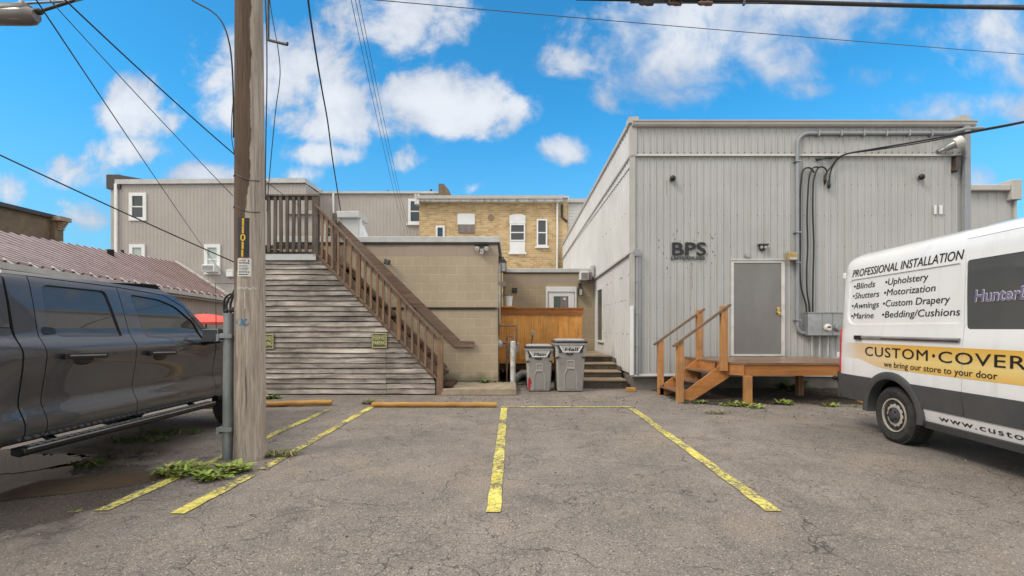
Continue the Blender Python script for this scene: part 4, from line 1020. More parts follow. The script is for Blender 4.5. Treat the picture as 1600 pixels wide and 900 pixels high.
# ================================================================== concrete slab, timbers, brick bit
b = B(); rr = random.Random(1)
b.hexa([(-1.47,9.92,0),(.10,9.92,0),(.10,11.06,0),(-1.47,11.06,0),(-1.46,9.93,.135),(.09,9.93,.14),(.09,11.06,.145),(-1.46,11.06,.145)])
tag(b.build("concrete_slab", M['concrete'], origin=(-.7,10.4,0), bev=.012), "flat concrete slab at the foot of the timber stair", "slab")
def timber(p, q, label):
    b = B(); p, q = Vector(p), Vector(q); d = (q-p).normalized(); s = Vector((d.y,-d.x,0)); n = 14; r = .045
    rows = []
    for i in range(25):
        c = p.lerp(q, i/24); w = .004*math.sin(i*1.3)
        rows.append([c + s*(r*math.cos(t))*1.05 + Vector((0,0,.045+r*math.sin(t)*1.0 + w)) for t in [2*math.pi*k/n for k in range(n)]])
    vs = [[b.bm.verts.new(x) for x in r_] for r_ in rows]
    for i in range(24):
        for k in range(n): b._f([vs[i][k], vs[i][(k+1)%n], vs[i+1][(k+1)%n], vs[i+1][k]])
    b._f(vs[0][::-1]); b._f(vs[-1])
    tag(b.build("parking_timber", M['log'], origin=(p+q)/2, smooth=50), label, "parking timber", "yellow timbers at the parking bay heads")
timber((-2.46,8.45,0), (-.27,8.44,0), "yellow round timber in front of the stair foot and slab")
timber((-5.35,8.30,0), (-3.23,8.62,.02), "yellow round timber passing behind the utility pole")
b = B(); a = P(979,610,10.45); b.box(2.50,2.70,10.42,10.56,0,.09); tag(b.build("painted_brick", M['log'], origin=(2.6,10.5,0), bev=.01), "small yellow painted brick on the ground at the warehouse corner", "brick")

# ================================================================== ORANGE CEDAR SCREEN
YF = 12.2
def Wf(u, v): return P(u, v, YF)
fe = thing("cedar_fence", "orange cedar board fence with darker cap rail behind the bins", "fence", (.7, YF, 0))
zb, zt = Wf(0,567).z, Wf(0,490).z
edges = [775, 783, 791, 799, 809, 819.5, 830, 844, 855, 872, 888, 900.5, 909.5]
for i in range(len(edges)-1):
    b = B(); x0, x1 = Wf(edges[i],0).x+.003, Wf(edges[i+1],0).x-.003; dy = (i*37 % 5)*.003
    b.box(x0, x1, YF-.02-dy, YF+.0, zb, zt); b.build("board", M['cedar'], fe, bev=.003)
b = B(); b.box(Wf(779,0).x, Wf(911,0).x, YF-.06, YF-.035, Wf(0,492).z, Wf(0,483).z); b.box(Wf(775,0).x, Wf(911.5,0).x, YF-.08, YF+.1, Wf(0,483).z, Wf(0,483).z+.035)
b.build("cap_rail", M['cedar_cap'], fe)
b = B(); b.box(Wf(775,0).x, Wf(806,0).x, YF-.14, YF+.06, Wf(0,483).z+.036, Wf(0,483).z+.07); b.build("shelf", M['cedar'], fe)
b = B(); b.box(Wf(774,0).x, Wf(826,0).x, YF-.05, YF-.021, zb-.01, zb+.10); b.build("bottom_rail", M['cedar'], fe)
b = B(); b.box(Wf(775,0).x, Wf(911,0).x, YF, YF+3.3, .48, .53); b.build("deck_floor", M['stair_tread'], fe)
b = B()
for u in (777, 838, 905): x = Wf(u,0).x; b.box(x-.045, x+.045, YF+.01, YF+.1, 0, zt-.05)
b.box(Wf(775,0).x, Wf(911,0).x, YF+.02, YF+.06, .33, .478)
b.build("posts", M['stair_tread'], fe)
# white planter on the shelf
b = B(); c = Wf(795,479.5); b.lathe([(.0,0),(.078,0),(.10,.24),(.106,.24),(.106,.252),(.092,.252),(.085,.20),(0,.2)], (c.x, YF-.03, Wf(0,483).z+.072), (0,0,1), 20, caps=False)
tag(b.build("flower_pot", M['white'], origin=(c.x,YF-.03,c.z), smooth=40), "plain white pot standing on the cedar fence shelf", "pot")

# ================================================================== CONCRETE STEPS beside the fence
cs = thing("concrete_steps", "stained concrete steps with blackened risers between the cedar fence and the warehouse", "steps", (2.2, 11.4, 0))
sx0 = 1.62
ys = [11.05, 11.62, 12.15, 12.70]; zs = [.20, .345, .50, .655]
for i in range(4):
    x1 = XW0-.055
    y1 = ys[i+1] if i < 3 else 15.55
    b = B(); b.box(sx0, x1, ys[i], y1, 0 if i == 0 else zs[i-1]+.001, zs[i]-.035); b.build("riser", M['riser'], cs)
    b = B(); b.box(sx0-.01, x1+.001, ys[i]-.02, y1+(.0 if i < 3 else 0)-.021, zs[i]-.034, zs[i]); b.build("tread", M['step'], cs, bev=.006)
b = B(); rr = random.Random(21)
for k in range(150):
    i = rr.randrange(0,4); b.ball((rr.choice((rr.gauss(1.85,.1), rr.gauss(2.35,.14))), ys[i]-.004, zs[i]-.04-abs(rr.gauss(0,.035))), rr.uniform(.006,.016), .008, rr.uniform(.004,.010), 6)
b.build("moss", M['moss'], cs)['kind'] = 'stuff'

# ================================================================== WHEELED BINS
def bin_(cx, y, H, Wd, D, label, word, red=False):
    t = thing("wheeled_bin", label, "bin", (cx, y+D/2, 0), group="grey wheeled bins by the cedar fence")
    b = B(); zb, zt = .02, H-.11
    def ring(z, w, d, r=.06, o=0.0):
        pts = []
        for (sx, sy) in ((-1,-1),(1,-1),(1,1),(-1,1)):
            for k in range(4):
                a = math.pi*(1.25 - .0) + 0
                ang = {(-1,-1): math.pi, (1,-1): 1.5*math.pi, (1,1): 0, (-1,1): .5*math.pi}[(sx,sy)] + k*math.pi/6
                pts.append(Vector((cx + sx*(w/2-r) + r*math.cos(ang), y + D/2 + sy*(d/2-r) + r*math.sin(ang), z)))
        return pts
    lv = [(zb, Wd*.80, D*.72), (zb+.03, Wd*.83, D*.76), (zt*.70, Wd*.915, D*.92), (zt*.715, Wd*.96, D*.95), (zt*.97, Wd*.985, D*.99), (zt, Wd*1.0, D*1.0)]
    rings = [[b.bm.verts.new(p) for p in ring(*l)] for l in lv]
    for i in range(len(rings)-1):
        n = len(rings[0])
        for k in range(n): b._f([rings[i][k], rings[i][(k+1)%n], rings[i+1][(k+1)%n], rings[i+1][k]])
    b._f(rings[0][::-1]); b._f(rings[-1])
    b.build("tub", M['bin'], t, smooth=35)
    # rim and lid
    b = B(); r0 = [b.bm.verts.new(p) for p in ring(zt-.015, Wd*1.05, D*1.04)]; r1 = [b.bm.verts.new(p) for p in ring(zt+.025, Wd*1.07, D*1.06)]
    n = len(r0)
    for k in range(n): b._f([r0[k], r0[(k+1)%n], r1[(k+1)%n], r1[k]])
    b._f(r0[::-1]); b._f(r1)
    b.build("rim", M['bin'], t, smooth=35)
    b = B(); L0 = [(zt+.03, Wd*1.08, D*1.07), (zt+.055, Wd*1.09, D*1.08), (zt+.085, Wd*1.0, D*1.0)]
    rr_ = [[b.bm.verts.new(p) for p in ring(*l)] for l in L0]
    for i in range(2):
        for k in range(n): b._f([rr_[i][k], rr_[i][(k+1)%n], rr_[i+1][(k+1)%n], rr_[i+1][k]])
    b._f(rr_[0][::-1]); b._f(rr_[-1])
    lid = b.build("lid", M['lid'], t, smooth=35)
    b = B(); r0 = [b.bm.verts.new(p) for p in ring(zt+.086, Wd*.95, D*.94)]; r1 = [b.bm.verts.new(p) for p in ring(zt+.112, Wd*.82, D*.8)]
    for k in range(n): b._f([r0[k], r0[(k+1)%n], r1[(k+1)%n], r1[k]])
    b._f(r1); b._f(r0[::-1]); b.build("lid_crown", M['lid_top'], lid, smooth=35)
    # lift plate with pale outline, handwriting and fixings
    yf = y - .022; zz = zt-.03; hw = Wd*.36; h = .115*H
    b = B(); b.prism([(cx-hw, yf, zz), (cx+hw, yf, zz), (cx+hw*.68, yf, zz-h), (cx-hw*.68, yf, zz-h)], (0,.05,0)); b.build("lift_plate", M['bin'], t)
    b = B(); b.bar((cx-hw, yf-.008, zz),(cx-hw*.68, yf-.008, zz-h),.016,.016,(0,1,0)); b.bar((cx+hw, yf-.008, zz),(cx+hw*.68, yf-.008, zz-h),.016,.016,(0,1,0)); b.bar((cx-hw*.68, yf-.008, zz-h),(cx+hw*.68, yf-.008, zz-h),.016,.016)
    b.build("plate_edge", M['white'], t)
    b = B()
    for (sx) in (-1, 1): b.bar((cx+sx*hw*1.12, yf+.01, zz),(cx+sx*hw*.84, yf+.01, zz-h*1.05),.045,.02,(0,1,0)); b.ball((cx+sx*hw*.95, yf+.02, zz-h*.95),.028,.02,.034,8)
    b.ball((cx+.03, yf+.02, zz-h*1.35), .022,.012,.03,8); b.bar((cx-.10, yf+.014, zz-h*1.32),(cx+.0, yf+.014, zz-h*1.5),.03,.012,(0,1,0)) 
    b.build("fixings", M['dark'], t)
    w = hw*1.18; text_on(word, "handwriting", M['ink'], t, (cx-w/2, yf-.004, zz-h*.86), (1,0,0), (0,0,1), h*.62, w, bold=.012, shear=.12, depth=.001)
    # side notches under the grab rim
    b = B()
    for sx in (-1,1): b.hexa([(cx+sx*Wd*.46,y+.005,zt*.70),(cx+sx*Wd*.33,y+.015,zt*.735),(cx+sx*Wd*.33,y+.03,zt*.735),(cx+sx*Wd*.46,y+.04,zt*.70),(cx+sx*Wd*.47,y-.0,zt*.745),(cx+sx*Wd*.33,y+.0,zt*.74),(cx+sx*Wd*.33,y+.03,zt*.74),(cx+sx*Wd*.47,y+.04,zt*.745)])
    b.build("grab_notch", M['dark'], t)
    # keyhole shaped relief down the front: raised border + darker well
    def yfront(z): 
        f = (z-zb)/(zt*.70-zb); d = D*.76 + (D*.92-D*.76)*min(1,max(0,f)); return y + D/2 - d/2 
    pts = [(.115,.66),(.115,.50),(.20,.38),(.20,.06)]
    outl = [(cx-px_*Wd, z_*zt) for px_, z_ in pts] + [(cx+px_*Wd, z_*zt) for px_, z_ in reversed(pts)]
    b = B(); b.prism([(x, yfront(z)-.006, z) for x, z in outl], (0,.03,0)); b.build("front_panel", M['bin_dark'], t)
    b = B()
    for i in range(len(outl)-1):
        (x0,z0),(x1,z1) = outl[i], outl[i+1]
        if i == len(outl)//2-1: continue
        b.bar((x0,yfront(z0)-.008,z0),(x1,yfront(z1)-.008,z1),.018,.022,(0,1,0))
    (x0,z0),(x1,z1) = outl[0], outl[-1]; b.bar((x0,yfront(z0)-.008,z0),(x1,yfront(z0)-.008,z0),.018,.022)
    b.box(cx-.115*Wd, cx+.115*Wd, yfront(.5*zt)-.022, yfront(.5*zt)+.01, .49*zt, .535*zt)
    b.build("panel_border", M['bin'], t)
    b = B(); b.box(cx-.10*Wd, cx+.10*Wd, yfront(.6*zt)-.0085, yfront(.6*zt)+.02, .545*zt, .645*zt); b.build("grip_well", M['dark'] if False else M['bin_dark'], t)
    if red:
        b = B(); x = cx-Wd*.36
        z0_ = .04*zt
        def pol(pp): b.prism([(x+px_*Wd, yfront(z_*zt)-.0065-.0, z_*zt) for px_, z_ in pp], (0,.012,0))
        pol([(-.045,.04),(.0,.05),(.035,.16),(.075,.22),(.03,.33),(.0,.36),(-.04,.30),(-.05,.15)])
        b.build("paint_blotch", M['red'], t)
    for sx in (-1, 1):
        b = B(); b.lathe([(.10,0),(.115,.01),(.115,.04),(.10,.05)], (cx+sx*(Wd*.40)-.025, y+D*.86, .115), (1,0,0), 20); b.build("wheel", M['dark'], t, smooth=40)
bin_(.595, 10.42, 1.03, .60, .60, "smaller grey wheeled bin with a red paint blotch low on its front", "Main", True)
bin_(1.27, 10.36, 1.15, .68, .72, "taller grey wheeled bin beside the concrete steps, Hall handwritten on its plate", "Hall")
# long handled scoop leaning behind the smaller bin
sh2 = thing("shovel", "old spade leaning on the cedar fence with its handle top above the smaller bin", "shovel", (.42, 11.6, 0))
b = B(); a, c = P(829,542,11.8), P(832.5,524,11.9); b.tube([(.42,11.5,0.02), a, c], .016, 8); b.build("handle", M['grey_wood'], sh2)
b = B(); c = P(832.5,523,11.9); b.tube([c+Vector((-.01,0,0)), c+Vector((-.055,0,.05)), c+Vector((-.05,0,.085)), c+Vector((.05,0,.085)), c+Vector((.055,0,.05)), c+Vector((.01,0,0))], .015, 8); b.build("grip", M['galv'], sh2, smooth=60)
# foil duct poking from under the deck
b = B(); pts = []; rad = []
for k in range(33):
    t = k/32; pts.append(Vector((.05+.50*t, 11.75+.05*math.sin(t*3), .12+.16*math.sin(t*math.pi)))); rad.append(.085 if k % 2 else .10)
b.tube(pts, rad, 12); tag(b.build("foil_duct", M['duct'], origin=(.3,11.75,0)), "crumpled silver duct lying under the fence beside the smaller bin", "duct")

# ================================================================== GAS METER + bollard
gm = thing("gas_meter", "gas meter and regulator with old pipes at the corner of the block building", "gas meter", (-.15, 11.3, 0))
b = B(); b.tube([P(794,562,11.4),P(792.5,545,11.4),P(792,527,11.4),P(798,524,11.4),P(803,530,11.4)], .022, 8); b.tube([P(779,509,11.4),P(806,509,11.4),P(807,520,11.4),P(807,540,11.4)], .02, 8); b.tube([P(779,509,11.4),P(779,480,11.4)], .018, 8)
b.tube([(P(792,0,11.4).x,11.4,.1), P(792,527,11.4)], .02, 8); b.tube([P(780,537,11.3), P(792,535,11.4)], .03, 8)
b.build("pipe", plain("pipe_rust", (0.15, 0.095, 0.07), .6, var=.3, vs=12, dirt=(0.42,0.39,0.35), dirtamt=.7, ds=9), gm, smooth=60)
b = B(); c = P(779.5,537,11.25); b.lathe([(.03,-.05),(.085,-.03),(.09,0),(.09,.03),(.05,.05),(.05,.08),(.02,.085)], c, (0,-1,0), 18); b.build("regulator", M['galv'], gm, smooth=40)
b = B(); c = P(802,544,11.55); b.box(c.x-.11, c.x+.13, 11.5, 11.65, c.z-.13, c.z+.14); b.build("meter", M['galv'], gm, bev=.03, seg=2)
b = B(); c = P(801.5,0,11.2); b.tube([(c.x,11.2,0),(c.x,11.2,1.07)], .062, 16); b.ball((c.x,11.2,1.07),.062,.062,.02,14); tag(b.build("bollard", M['white_peel'], origin=(c.x,11.2,0), smooth=50), "white painted steel bollard with rust chips guarding the gas meter", "bollard")

# ================================================================== WALL LAMPS AND FITTINGS
def flood(cx, cz, y, name_label):
    t = thing("flood_light", name_label, "flood light", (cx, y, cz)); return t
t = thing("flood_light", "square black flood light on the block wall just above the stair wall rail", "flood light", tuple(P(605,409,YK)))
c = P(605,409,YK-.12); b = B(); b.hexa([c+Vector(v) for v in ((-.075,-.06,-.05),(.045,-.08,-.085),(.055,.02,-.06),(-.06,.03,-.03),(-.055,-.05,.065),(.075,-.07,.03),(.08,.03,.03),(-.045,.04,.06))]); b.build("housing", M['dark'], t, bev=.008)
b = B(); b.bar(c+Vector((0,.02,0)), c+Vector((0,.12,-.02)), .04,.04); b.build("arm", M['dark'], t)
b = B(); q = [c+Vector(v) for v in ((-.065,-.0665,-.04),(.04,-.084,-.07),(.065,-.076,.024),(-.05,-.056,.052))]; 
q = [p+Vector((0,-.004,0)) for p in q]; b.prism(q, (0,.003,0)); b.build("lens", M['glass'], t)
t = thing("twin_flood_light", "twin headed pale security light under a dark hood on the block wall", "security light", tuple(P(753,391,YK)))
a, c = P(742,383.2,YK), P(764,383.2,YK); b = B(); b.box(a.x, c.x, YK-.20, YK, a.z-.008, a.z+.008); b.build("hood", M['dark'], t)
for u in (745.5, 760): p = P(u,388.5,YK-.13); b = B(); b.lathe([(.022,.08),(.038,.05),(.055,-.01),(.05,-.02)], p, (.3*(1 if u > 750 else -1),-.7,-.55) and Vector((.35*(-1 if u < 750 else 1)*-1,.6,.5)), 14); b.build("lamp_head", M['white'], t, smooth=40)
p = P(753,392,YK-.07); b = B(); b.box(p.x-.04, p.x+.04, YK-.09, YK, p.z-.03, p.z+.05); b.ball((p.x, YK-.11, p.z-.045), .038, .04, .045, 12); b.build("sensor", M['white'], t, smooth=40)
b = B(); b.ball((p.x, YK-.148, p.z-.03), .018,.012,.018, 8); b.build("sensor_eye", M['dark'], t)
def lantern(u, v, y, label, s=1.0, wall='y'):
    c = P(u, v, y); t = thing("wall_lantern", label, "wall lantern", tuple(c), group="black wall lanterns")
    b = B(); w = .085*s; h = .30*s
    b.lathe([(w*.3,h*.62),(w*1.15,h*.36),(w*1.15,h*.33),(w*.3,h*.33)], c, (0,0,1), 4); b.lathe([(w*.95,-h*.42),(w*.95,-h*.36)], c, (0,0,1), 4)
    for k in range(4):
        a = math.pi/4 + k*math.pi/2; ax = Vector((0,0,1)).orthogonal()
        d_ = Vector((math.cos(a),math.sin(a),0))*w*1.0*.95; d_ = Vector((0,0,1)).orthogonal().normalized(); bb2 = Vector((0,0,1)).cross(d_)
        dd = (d_*math.cos(k*math.pi/2)+bb2*math.sin(k*math.pi/2))*w*.95
        b.bar(c+dd+Vector((0,0,-h*.38)), c+dd+Vector((0,0,h*.34)), .012*s, .012*s)
    b.tube([c+Vector((0,0,h*.6)), c+Vector((0,0,h*.75))], .012*s, 6)
    if wall == 'y': b.box(c.x-.05*s, c.x+.05*s, y+.085*s, y+.12*s, c.z-.02, c.z+h*.95); b.tube([c+Vector((0,.1*s,h*.8)), c+Vector((0,0,h*.74))], .014, 6)
    else: b.box(XK1+.001, XK1+.03, c.y-.06, c.y+.06, c.z-.05, c.z+h*.8); b.tube([(XK1+.02,c.y,c.z+h*.72), c+Vector((0,0,h*.74))], .014, 6)
    b.build("cage", M['dark'], t)
    b = B(); b.lathe([(w*.80,-h*.36),(w*.85,h*.32)], c, (0,0,1), 4); b.build("lamp_glass", M['lamp_glass'], t)
lantern(787, 417, 11.75, "black lantern sticking out at the top corner of the block building", 1.05, 'x')
lantern(907, 456, YR-.13, "black lantern beside the white framed door under the wall air conditioner", 1.0)
t = thing("air_conditioner", "white air conditioner sticking out of the rear block wall above the lantern", "air conditioner", tuple(P(913,431,YR)))
a, c = P(907,424.5,YR-.4), P(920,437,YR-.4); b = B(); b.box(a.x, c.x, YR-.42, YR, c.z, a.z); b.build("case", M['white'], t, bev=.015)
b = B()
for k in range(9): z = c.z+.03+k*(a.z-c.z-.05)/9; b.box(a.x+.02, c.x-.02, YR-.427, YR-.421, z, z+.012)
b.box(c.x+.01, c.x+.12, YR-.3, YR, c.z, a.z-.01); b.build("grille", M['grey_plate'], t)
t = thing("wall_vent", "small dark square vent on the rear block wall left of the white door", "wall vent", tuple(P(804,453,YR)))
a, c = P(800,450,YR), P(808,457,YR); b = B(); b.box(a.x, c.x, YR-.06, YR, c.z, a.z); b.build("frame", M['dark'], t, bev=.01)
b = B(); b.box(a.x+.03, c.x-.03, YR-.064, YR-.058, c.z+.03, a.z-.03); b.build("grille", M['brown_metal'], t)
t = thing("junction_box", "pale pink junction box with a loop of cable at the passage corner", "junction box", tuple(P(787,445,YR)))
a, c = P(784.5,440.5,YR), P(790,448,YR); b = B(); b.box(a.x, c.x, YR-.07, YR, c.z, a.z); b.build("box", plain("pink_box", (.5,.40,.36), .6), t, bev=.008)
b = B(); cc = P(787.5,462,YR-.04); b.tube([c+Vector((-.04,-.04,0))]+[cc+Vector((.06*math.sin(k*.7),0,.06*math.cos(k*.7))) for k in range(10)], .009, 6); b.build("cable", M['dark'], t)

# ---- fittings on the warehouse
def dome_cam(u, v, label):
    c = W(u, v); t = thing("security_camera", label, "security camera", (c.x, YW, c.z), group="dome cameras on the warehouse")
    b = B(); b.lathe([(.055,0),(.055,.05),(.045,.065)], (c.x,YW-.02,c.z), (0,-1,0), 18); b.build("mount", M['galv'], t, smooth=40)
    b = B(); b.ball((c.x+.005,YW-.09,c.z),.066,.06,.066,16); b.build("dome", M['plate_black'], t, smooth=180)
dome_cam(1049, 280.5, "round black dome camera on the warehouse above the BPS letters")
dome_cam(1434.5, 278.5, "round black dome camera on the warehouse above the white van")
t = thing("wall_lamp", "small black wall lamp with two bulbs above the steel door", "wall lamp", tuple(W(1189,387)))
a, c = W(1183,383), W(1197,392); b = B(); b.box(a.x, c.x, YW-.12, YW-.02, a.z-.025, a.z+.015); b.box(a.x+.05, c.x-.05, YW-.06, YW, c.z, a.z); b.build("hood", M['dark'], t)
b = B(); b.ball((a.x+.06,YW-.08,a.z-.06),.035,.04,.04,10); b.ball((c.x-.06,YW-.08,a.z-.06),.035,.04,.04,10); b.build("bulb", M['lamp_glass'], t, smooth=180)
t = thing("door_bell", "round grey bell on the warehouse above the left of the door frame", "bell", tuple(W(1167.5,400.5)))
c = W(1167.5,400.5); b = B(); b.lathe([(.06,0),(.06,.03),(.045,.05),(.0,.055)], (c.x,YW-.02,c.z), (0,-1,0), 18, caps=False); b.build("gong", M['galv'], t, smooth=40)
b = B(); b.box(c.x-.03,c.x+.03,YW-.03,YW,c.z-.07,c.z+.03); b.build("base", M['trim'], t)
t = thing("door_light", "tilted ochre box light at the top right corner of the steel door frame", "light", tuple(W(1232,402)))
c = W(1232,402); b = B(); b.hexa([(c.x-.125,YW-.22,c.z-.10),(c.x+.08,YW-.22,c.z-.11),(c.x+.12,YW-.08,c.z-.07),(c.x-.10,YW-.08,c.z-.05),(c.x-.10,YW-.20,c.z+.075),(c.x+.10,YW-.20,c.z+.065),(c.x+.13,YW-.05,c.z+.11),(c.x-.07,YW-.05,c.z+.12)]); b.build("housing", M['ochre'], t, bev=.012)
b = B(); b.box(c.x-.03,c.x+.05,YW-.06,YW,c.z-.02,c.z+.10); b.build("mount", M['dark'], t)
b = B(); b.box(c.x-.09,c.x+.07,YW-.226,YW-.219,c.z-.08,c.z-.03); b.build("lens", M['lamp_glass'], t)
# electric service: conduits, cabinet, two meters
t = thing("electric_cabinet", "grey electric cabinet with two round meters on the warehouse behind the van", "electric cabinet", tuple(W(1281,507)))
a, c = W(1254,489.5), W(1310,524); x1 = c.x + .02; b = B()
xs_ = [a.x, W(1276,0).x, W(1292,0).x, x1]
for i in range(3): b.box(xs_[i]+.002, xs_[i+1]-.002, YW-.20, YW-.02, c.z, a.z)
b.box(a.x-.01, x1+.01, YW-.22, YW-.02, a.z, a.z+.018)
b.build("case", M['galv'], t, bev=.006)
for (u, mt) in ((1283.5, 'white'), (1299, 'guard')):
    p = W(u,512); b = B(); b.lathe([(.085,0),(.085,.03),(.072,.035),(.072,.055),(.06,.07),(0,.071)], (p.x,YW-.20,p.z), (0,-1,0), 20, caps=False); m_ = b.build("meter", M[mt] if mt != 'white' else M['sign_white'], t, smooth=40)
    if mt == 'white':
        b = B(); b.box(p.x-.04,p.x+.04,YW-.278,YW-.262,p.z+.0,p.z+.028); b.build("display", M['dark'], m_)
b = B()
for u in (1265, 1277, 1290): x = W(u,0).x; b.tube([(x,YW-.08,c.z),(x,YW-.08,.78)], .018, 8)
b.build("lower_conduit", M['flashing'], t, smooth=60)
t = thing("conduit", "long grey conduit bent along the top of the warehouse and down past the door light", "conduit", tuple(W(1243,400)))
b = B(); y = YW-.07; x = W(1243,0).x; zt_ = W(0,210.5).z
pts = [Vector((W(1526,0).x,y-.06,W(0,204).z)), Vector((W(1500,0).x,y-.05,W(0,205).z)), Vector((W(1478,0).x,y,W(0,210).z)), Vector((x+.25,y,zt_))]
pts += [Vector((x+.25-.25*math.sin(k*math.pi/12), y, zt_-.25+.25*math.cos(k*math.pi/12))) for k in range(1,7)]
pts += [Vector((x,y,W(0,509).z))] + [Vector((x+.20-.20*math.cos(k*math.pi/10), y, W(0,509).z-.20*math.sin(k*math.pi/10))) for k in range(1,4)] + [Vector((W(1255,0).x,y,W(0,521).z))]
b.tube(pts, .040, 12); b.build("pipe", M['pipe_grey'], t, smooth=60)
b = B()
for v in (254, 364, 411, 500): z = W(0,v).z; b.box(x-.065, x+.065, y-.055, YW, z-.012, z+.012)
for u in (1275,1310,1345,1380,1415,1450): xx = W(u,0).x; b.box(xx-.012, xx+.012, y-.055, YW-.02, zt_-.065, zt_+.06)
b.build("strap", M['galv'], t)
drops = [(1260,1252,263,1257,487),(1270,1262,261,1262,487),(1281,1271,264,1271,487)]
specs = [[(1272,270),(1268,264),(1262,262),(1255,266),(1252,280),(1250.5,300),(1250,340),(1250.5,385),(1250,420),(1252,450),(1259,475),(1260,489)],
         [(1281,262),(1273,261),(1268,266),(1264,280),(1262,310),(1261,340),(1262,385),(1260.5,420),(1261,455),(1264,475),(1265,489)],
         [(1290,275),(1292,268),(1288,262),(1281,261),(1276,266),(1272,278),(1270.5,292),(1270,330),(1271.5,385),(1270.5,430),(1270,470),(1270,489)]]
lab = ["left of the three black cables looping down to the electric cabinet", "middle of the three black cables looping down to the electric cabinet", "right of the three black cables looping down to the electric cabinet"]
def smooth_path(pts, n=5):
    pts = [Vector(p) for p in pts]; out = []
    for i in range(len(pts)-1):
        p0 = pts[max(i-1,0)]; p1 = pts[i]; p2 = pts[i+1]; p3 = pts[min(i+2,len(pts)-1)]
        for k in range(n):
            t = k/n; out.append(.5*((2*p1)+(p2-p0)*t+(2*p0-5*p1+4*p2-p3)*t*t+(3*p1-p0-3*p2+p3)*t**3))
    return out + [pts[-1]]
def cable(name, pts, r, mat, label, group=None, n=5, cat="cable", sm=True, sides=6):
    b = B(); b.tube(smooth_path(pts, n) if sm else pts, r, sides); c = Vector(pts[0])
    return tag(b.build(name, mat, origin=c, smooth=180), label, cat, group)
for s_, l_ in zip(specs, lab):
    cable("drop_cable", [P(u, v, YW-.075) for u, v in s_], .017, M['black'], l_, "black cables on the warehouse wall")
t = thing("cable_clamp", "black service cable ends clamped under the warehouse seam above the cabinet cables", "cable clamp", tuple(W(1285,258)))
b = B(); b.tube([W(1273,251)+Vector((0,-.06,0)), W(1280,250)+Vector((0,-.06,0))], .03, 8); b.tube([W(1280,250)+Vector((0,-.06,0)), W(1303,246)+Vector((0,-.08,0))], .012, 6)
for u in (1288,1293,1297): b.ball(W(u,248)+Vector((0,-.06,0)), .025,.03,.025, 8)
b.build("clamp", M['dark'], t)
b = B(); b.tube(smooth_path([W(1303,250)+Vector((0,-.1,0)), W(1295,262)+Vector((0,-.09,0)), W(1286,275)+Vector((0,-.08,0)), W(1285,290)+Vector((0,-.08,0))]), .017, 6); b.tube(smooth_path([W(1310,246)+Vector((0,-.1,0)), W(1299,258)+Vector((0,-.09,0)), W(1293,275)+Vector((0,-.08,0)), W(1291.5,296)+Vector((0,-.08,0))]), .017, 6)
for (u,v) in ((1285.5,284),(1291.5,292)): b.tube([W(u,v-8)+Vector((0,-.08,0)), W(u,v)+Vector((0,-.08,0)), W(u,v+4)+Vector((0,-.08,0))], [.026,.035,.022], 8)
b.build("cable_end", M['black'], t, smooth=180)
t = thing("spot_light", "large weathered white spot light on the warehouse near its far top corner", "spot light", tuple(W(1478,232)))
c0, c1, c2 = W(1464,238)+Vector((0,-.06,0)), W(1474,232)+Vector((0,-.14,0)), W(1487,226.5)+Vector((0,-.26,0)); d = (c2-c0)
b = B(); b.lathe([(.045,-.02),(.03,.02),(.04,.10),(.075,.14),(.085,.28)], c0, d, 18); b.lathe([(.06,0),(.06,.02)], (c0.x,YW-.02,c0.z), (0,-1,0), 12); b.build("mount", M['galv'], t, smooth=40)
b = B(); b.lathe([(.085,.27),(.12,.28),(.125,.40),(.11,.43),(0,.44)], c0, d, 20, caps=False); b.build("lamp_head", M['sign_white'], t, smooth=40)
t = thing("exhaust_duct", "dark rectangular elbow duct on the warehouse below the white spot light", "duct", tuple(W(1491,258)))
a = W(1487,246); b = B(); b.prism([W(1486,246)+Vector((0,-.13,0)), W(1494,246)+Vector((0,-.13,0)), W(1494,262)+Vector((0,-.13,0)), W(1489,271)+Vector((0,-.13,0)), W(1484,269)+Vector((0,-.13,0)), W(1486,262)+Vector((0,-.13,0))], (0,.12,0)); b.build("elbow", M['brown_metal'], t, bev=.01)
b = B(); b.box(W(1485.5,0).x, W(1494.5,0).x, YW-.14, YW-.02, a.z-.03, a.z+.0); b.build("flange", M['dark'], t)
b = B(); t = thing("wall_notice", "pair of small white notices stuck on the warehouse wall above the van", "notice", tuple(W(1464,328)))
for (u0, u1) in ((1457.5,1461.5),(1466,1471)):
    a, c = W(u0,321), W(u1,335); b = B(); b.box(a.x, c.x, YW-.034, YW-.024, c.z, a.z); b.build("sheet", M['white'], t)

# ================================================================== TIMBER PORCH at the steel door
dk = thing("timber_porch", "stained timber porch deck with three steps and handrails at the steel door", "porch", (4.9, 9.7, 0))
ZD = .76
outl = [(3.84,10.66),(3.86,10.05),(4.02,9.0),(4.25,8.74),(6.65,8.74),(6.65,10.66)]
def inside_x(y):   # left edge of the deck at y
    if y <= 9.0: return 4.02 + (9.0-y)/(9.0-8.74)*.23
    if y <= 10.05: return 4.02 - (y-9.0)/1.05*.16
    return 3.86 - (y-10.05)/.61*.02
b = B(); y = 8.72
while y < 10.6:
    y1 = min(y+.137, 10.70); xa, xb = inside_x(y)-.02, inside_x(y1)-.02
    b.hexa([(xa,y,ZD-.035),(6.67,y,ZD-.035),(6.67,y1-.006,ZD-.035),(xb,y1-.006,ZD-.035),(xa,y,ZD),(6.67,y,ZD),(6.67,y1-.006,ZD),(xb,y1-.006,ZD)]); y += .137
b.build("deck_boards", M['deck_top'], dk)
b = B(); zf0, zf1 = ZD-.235, ZD-.037
def side(p, q): b.bar((p[0],p[1],(zf0+zf1)/2),(q[0],q[1],(zf0+zf1)/2),.04,zf1-zf0)
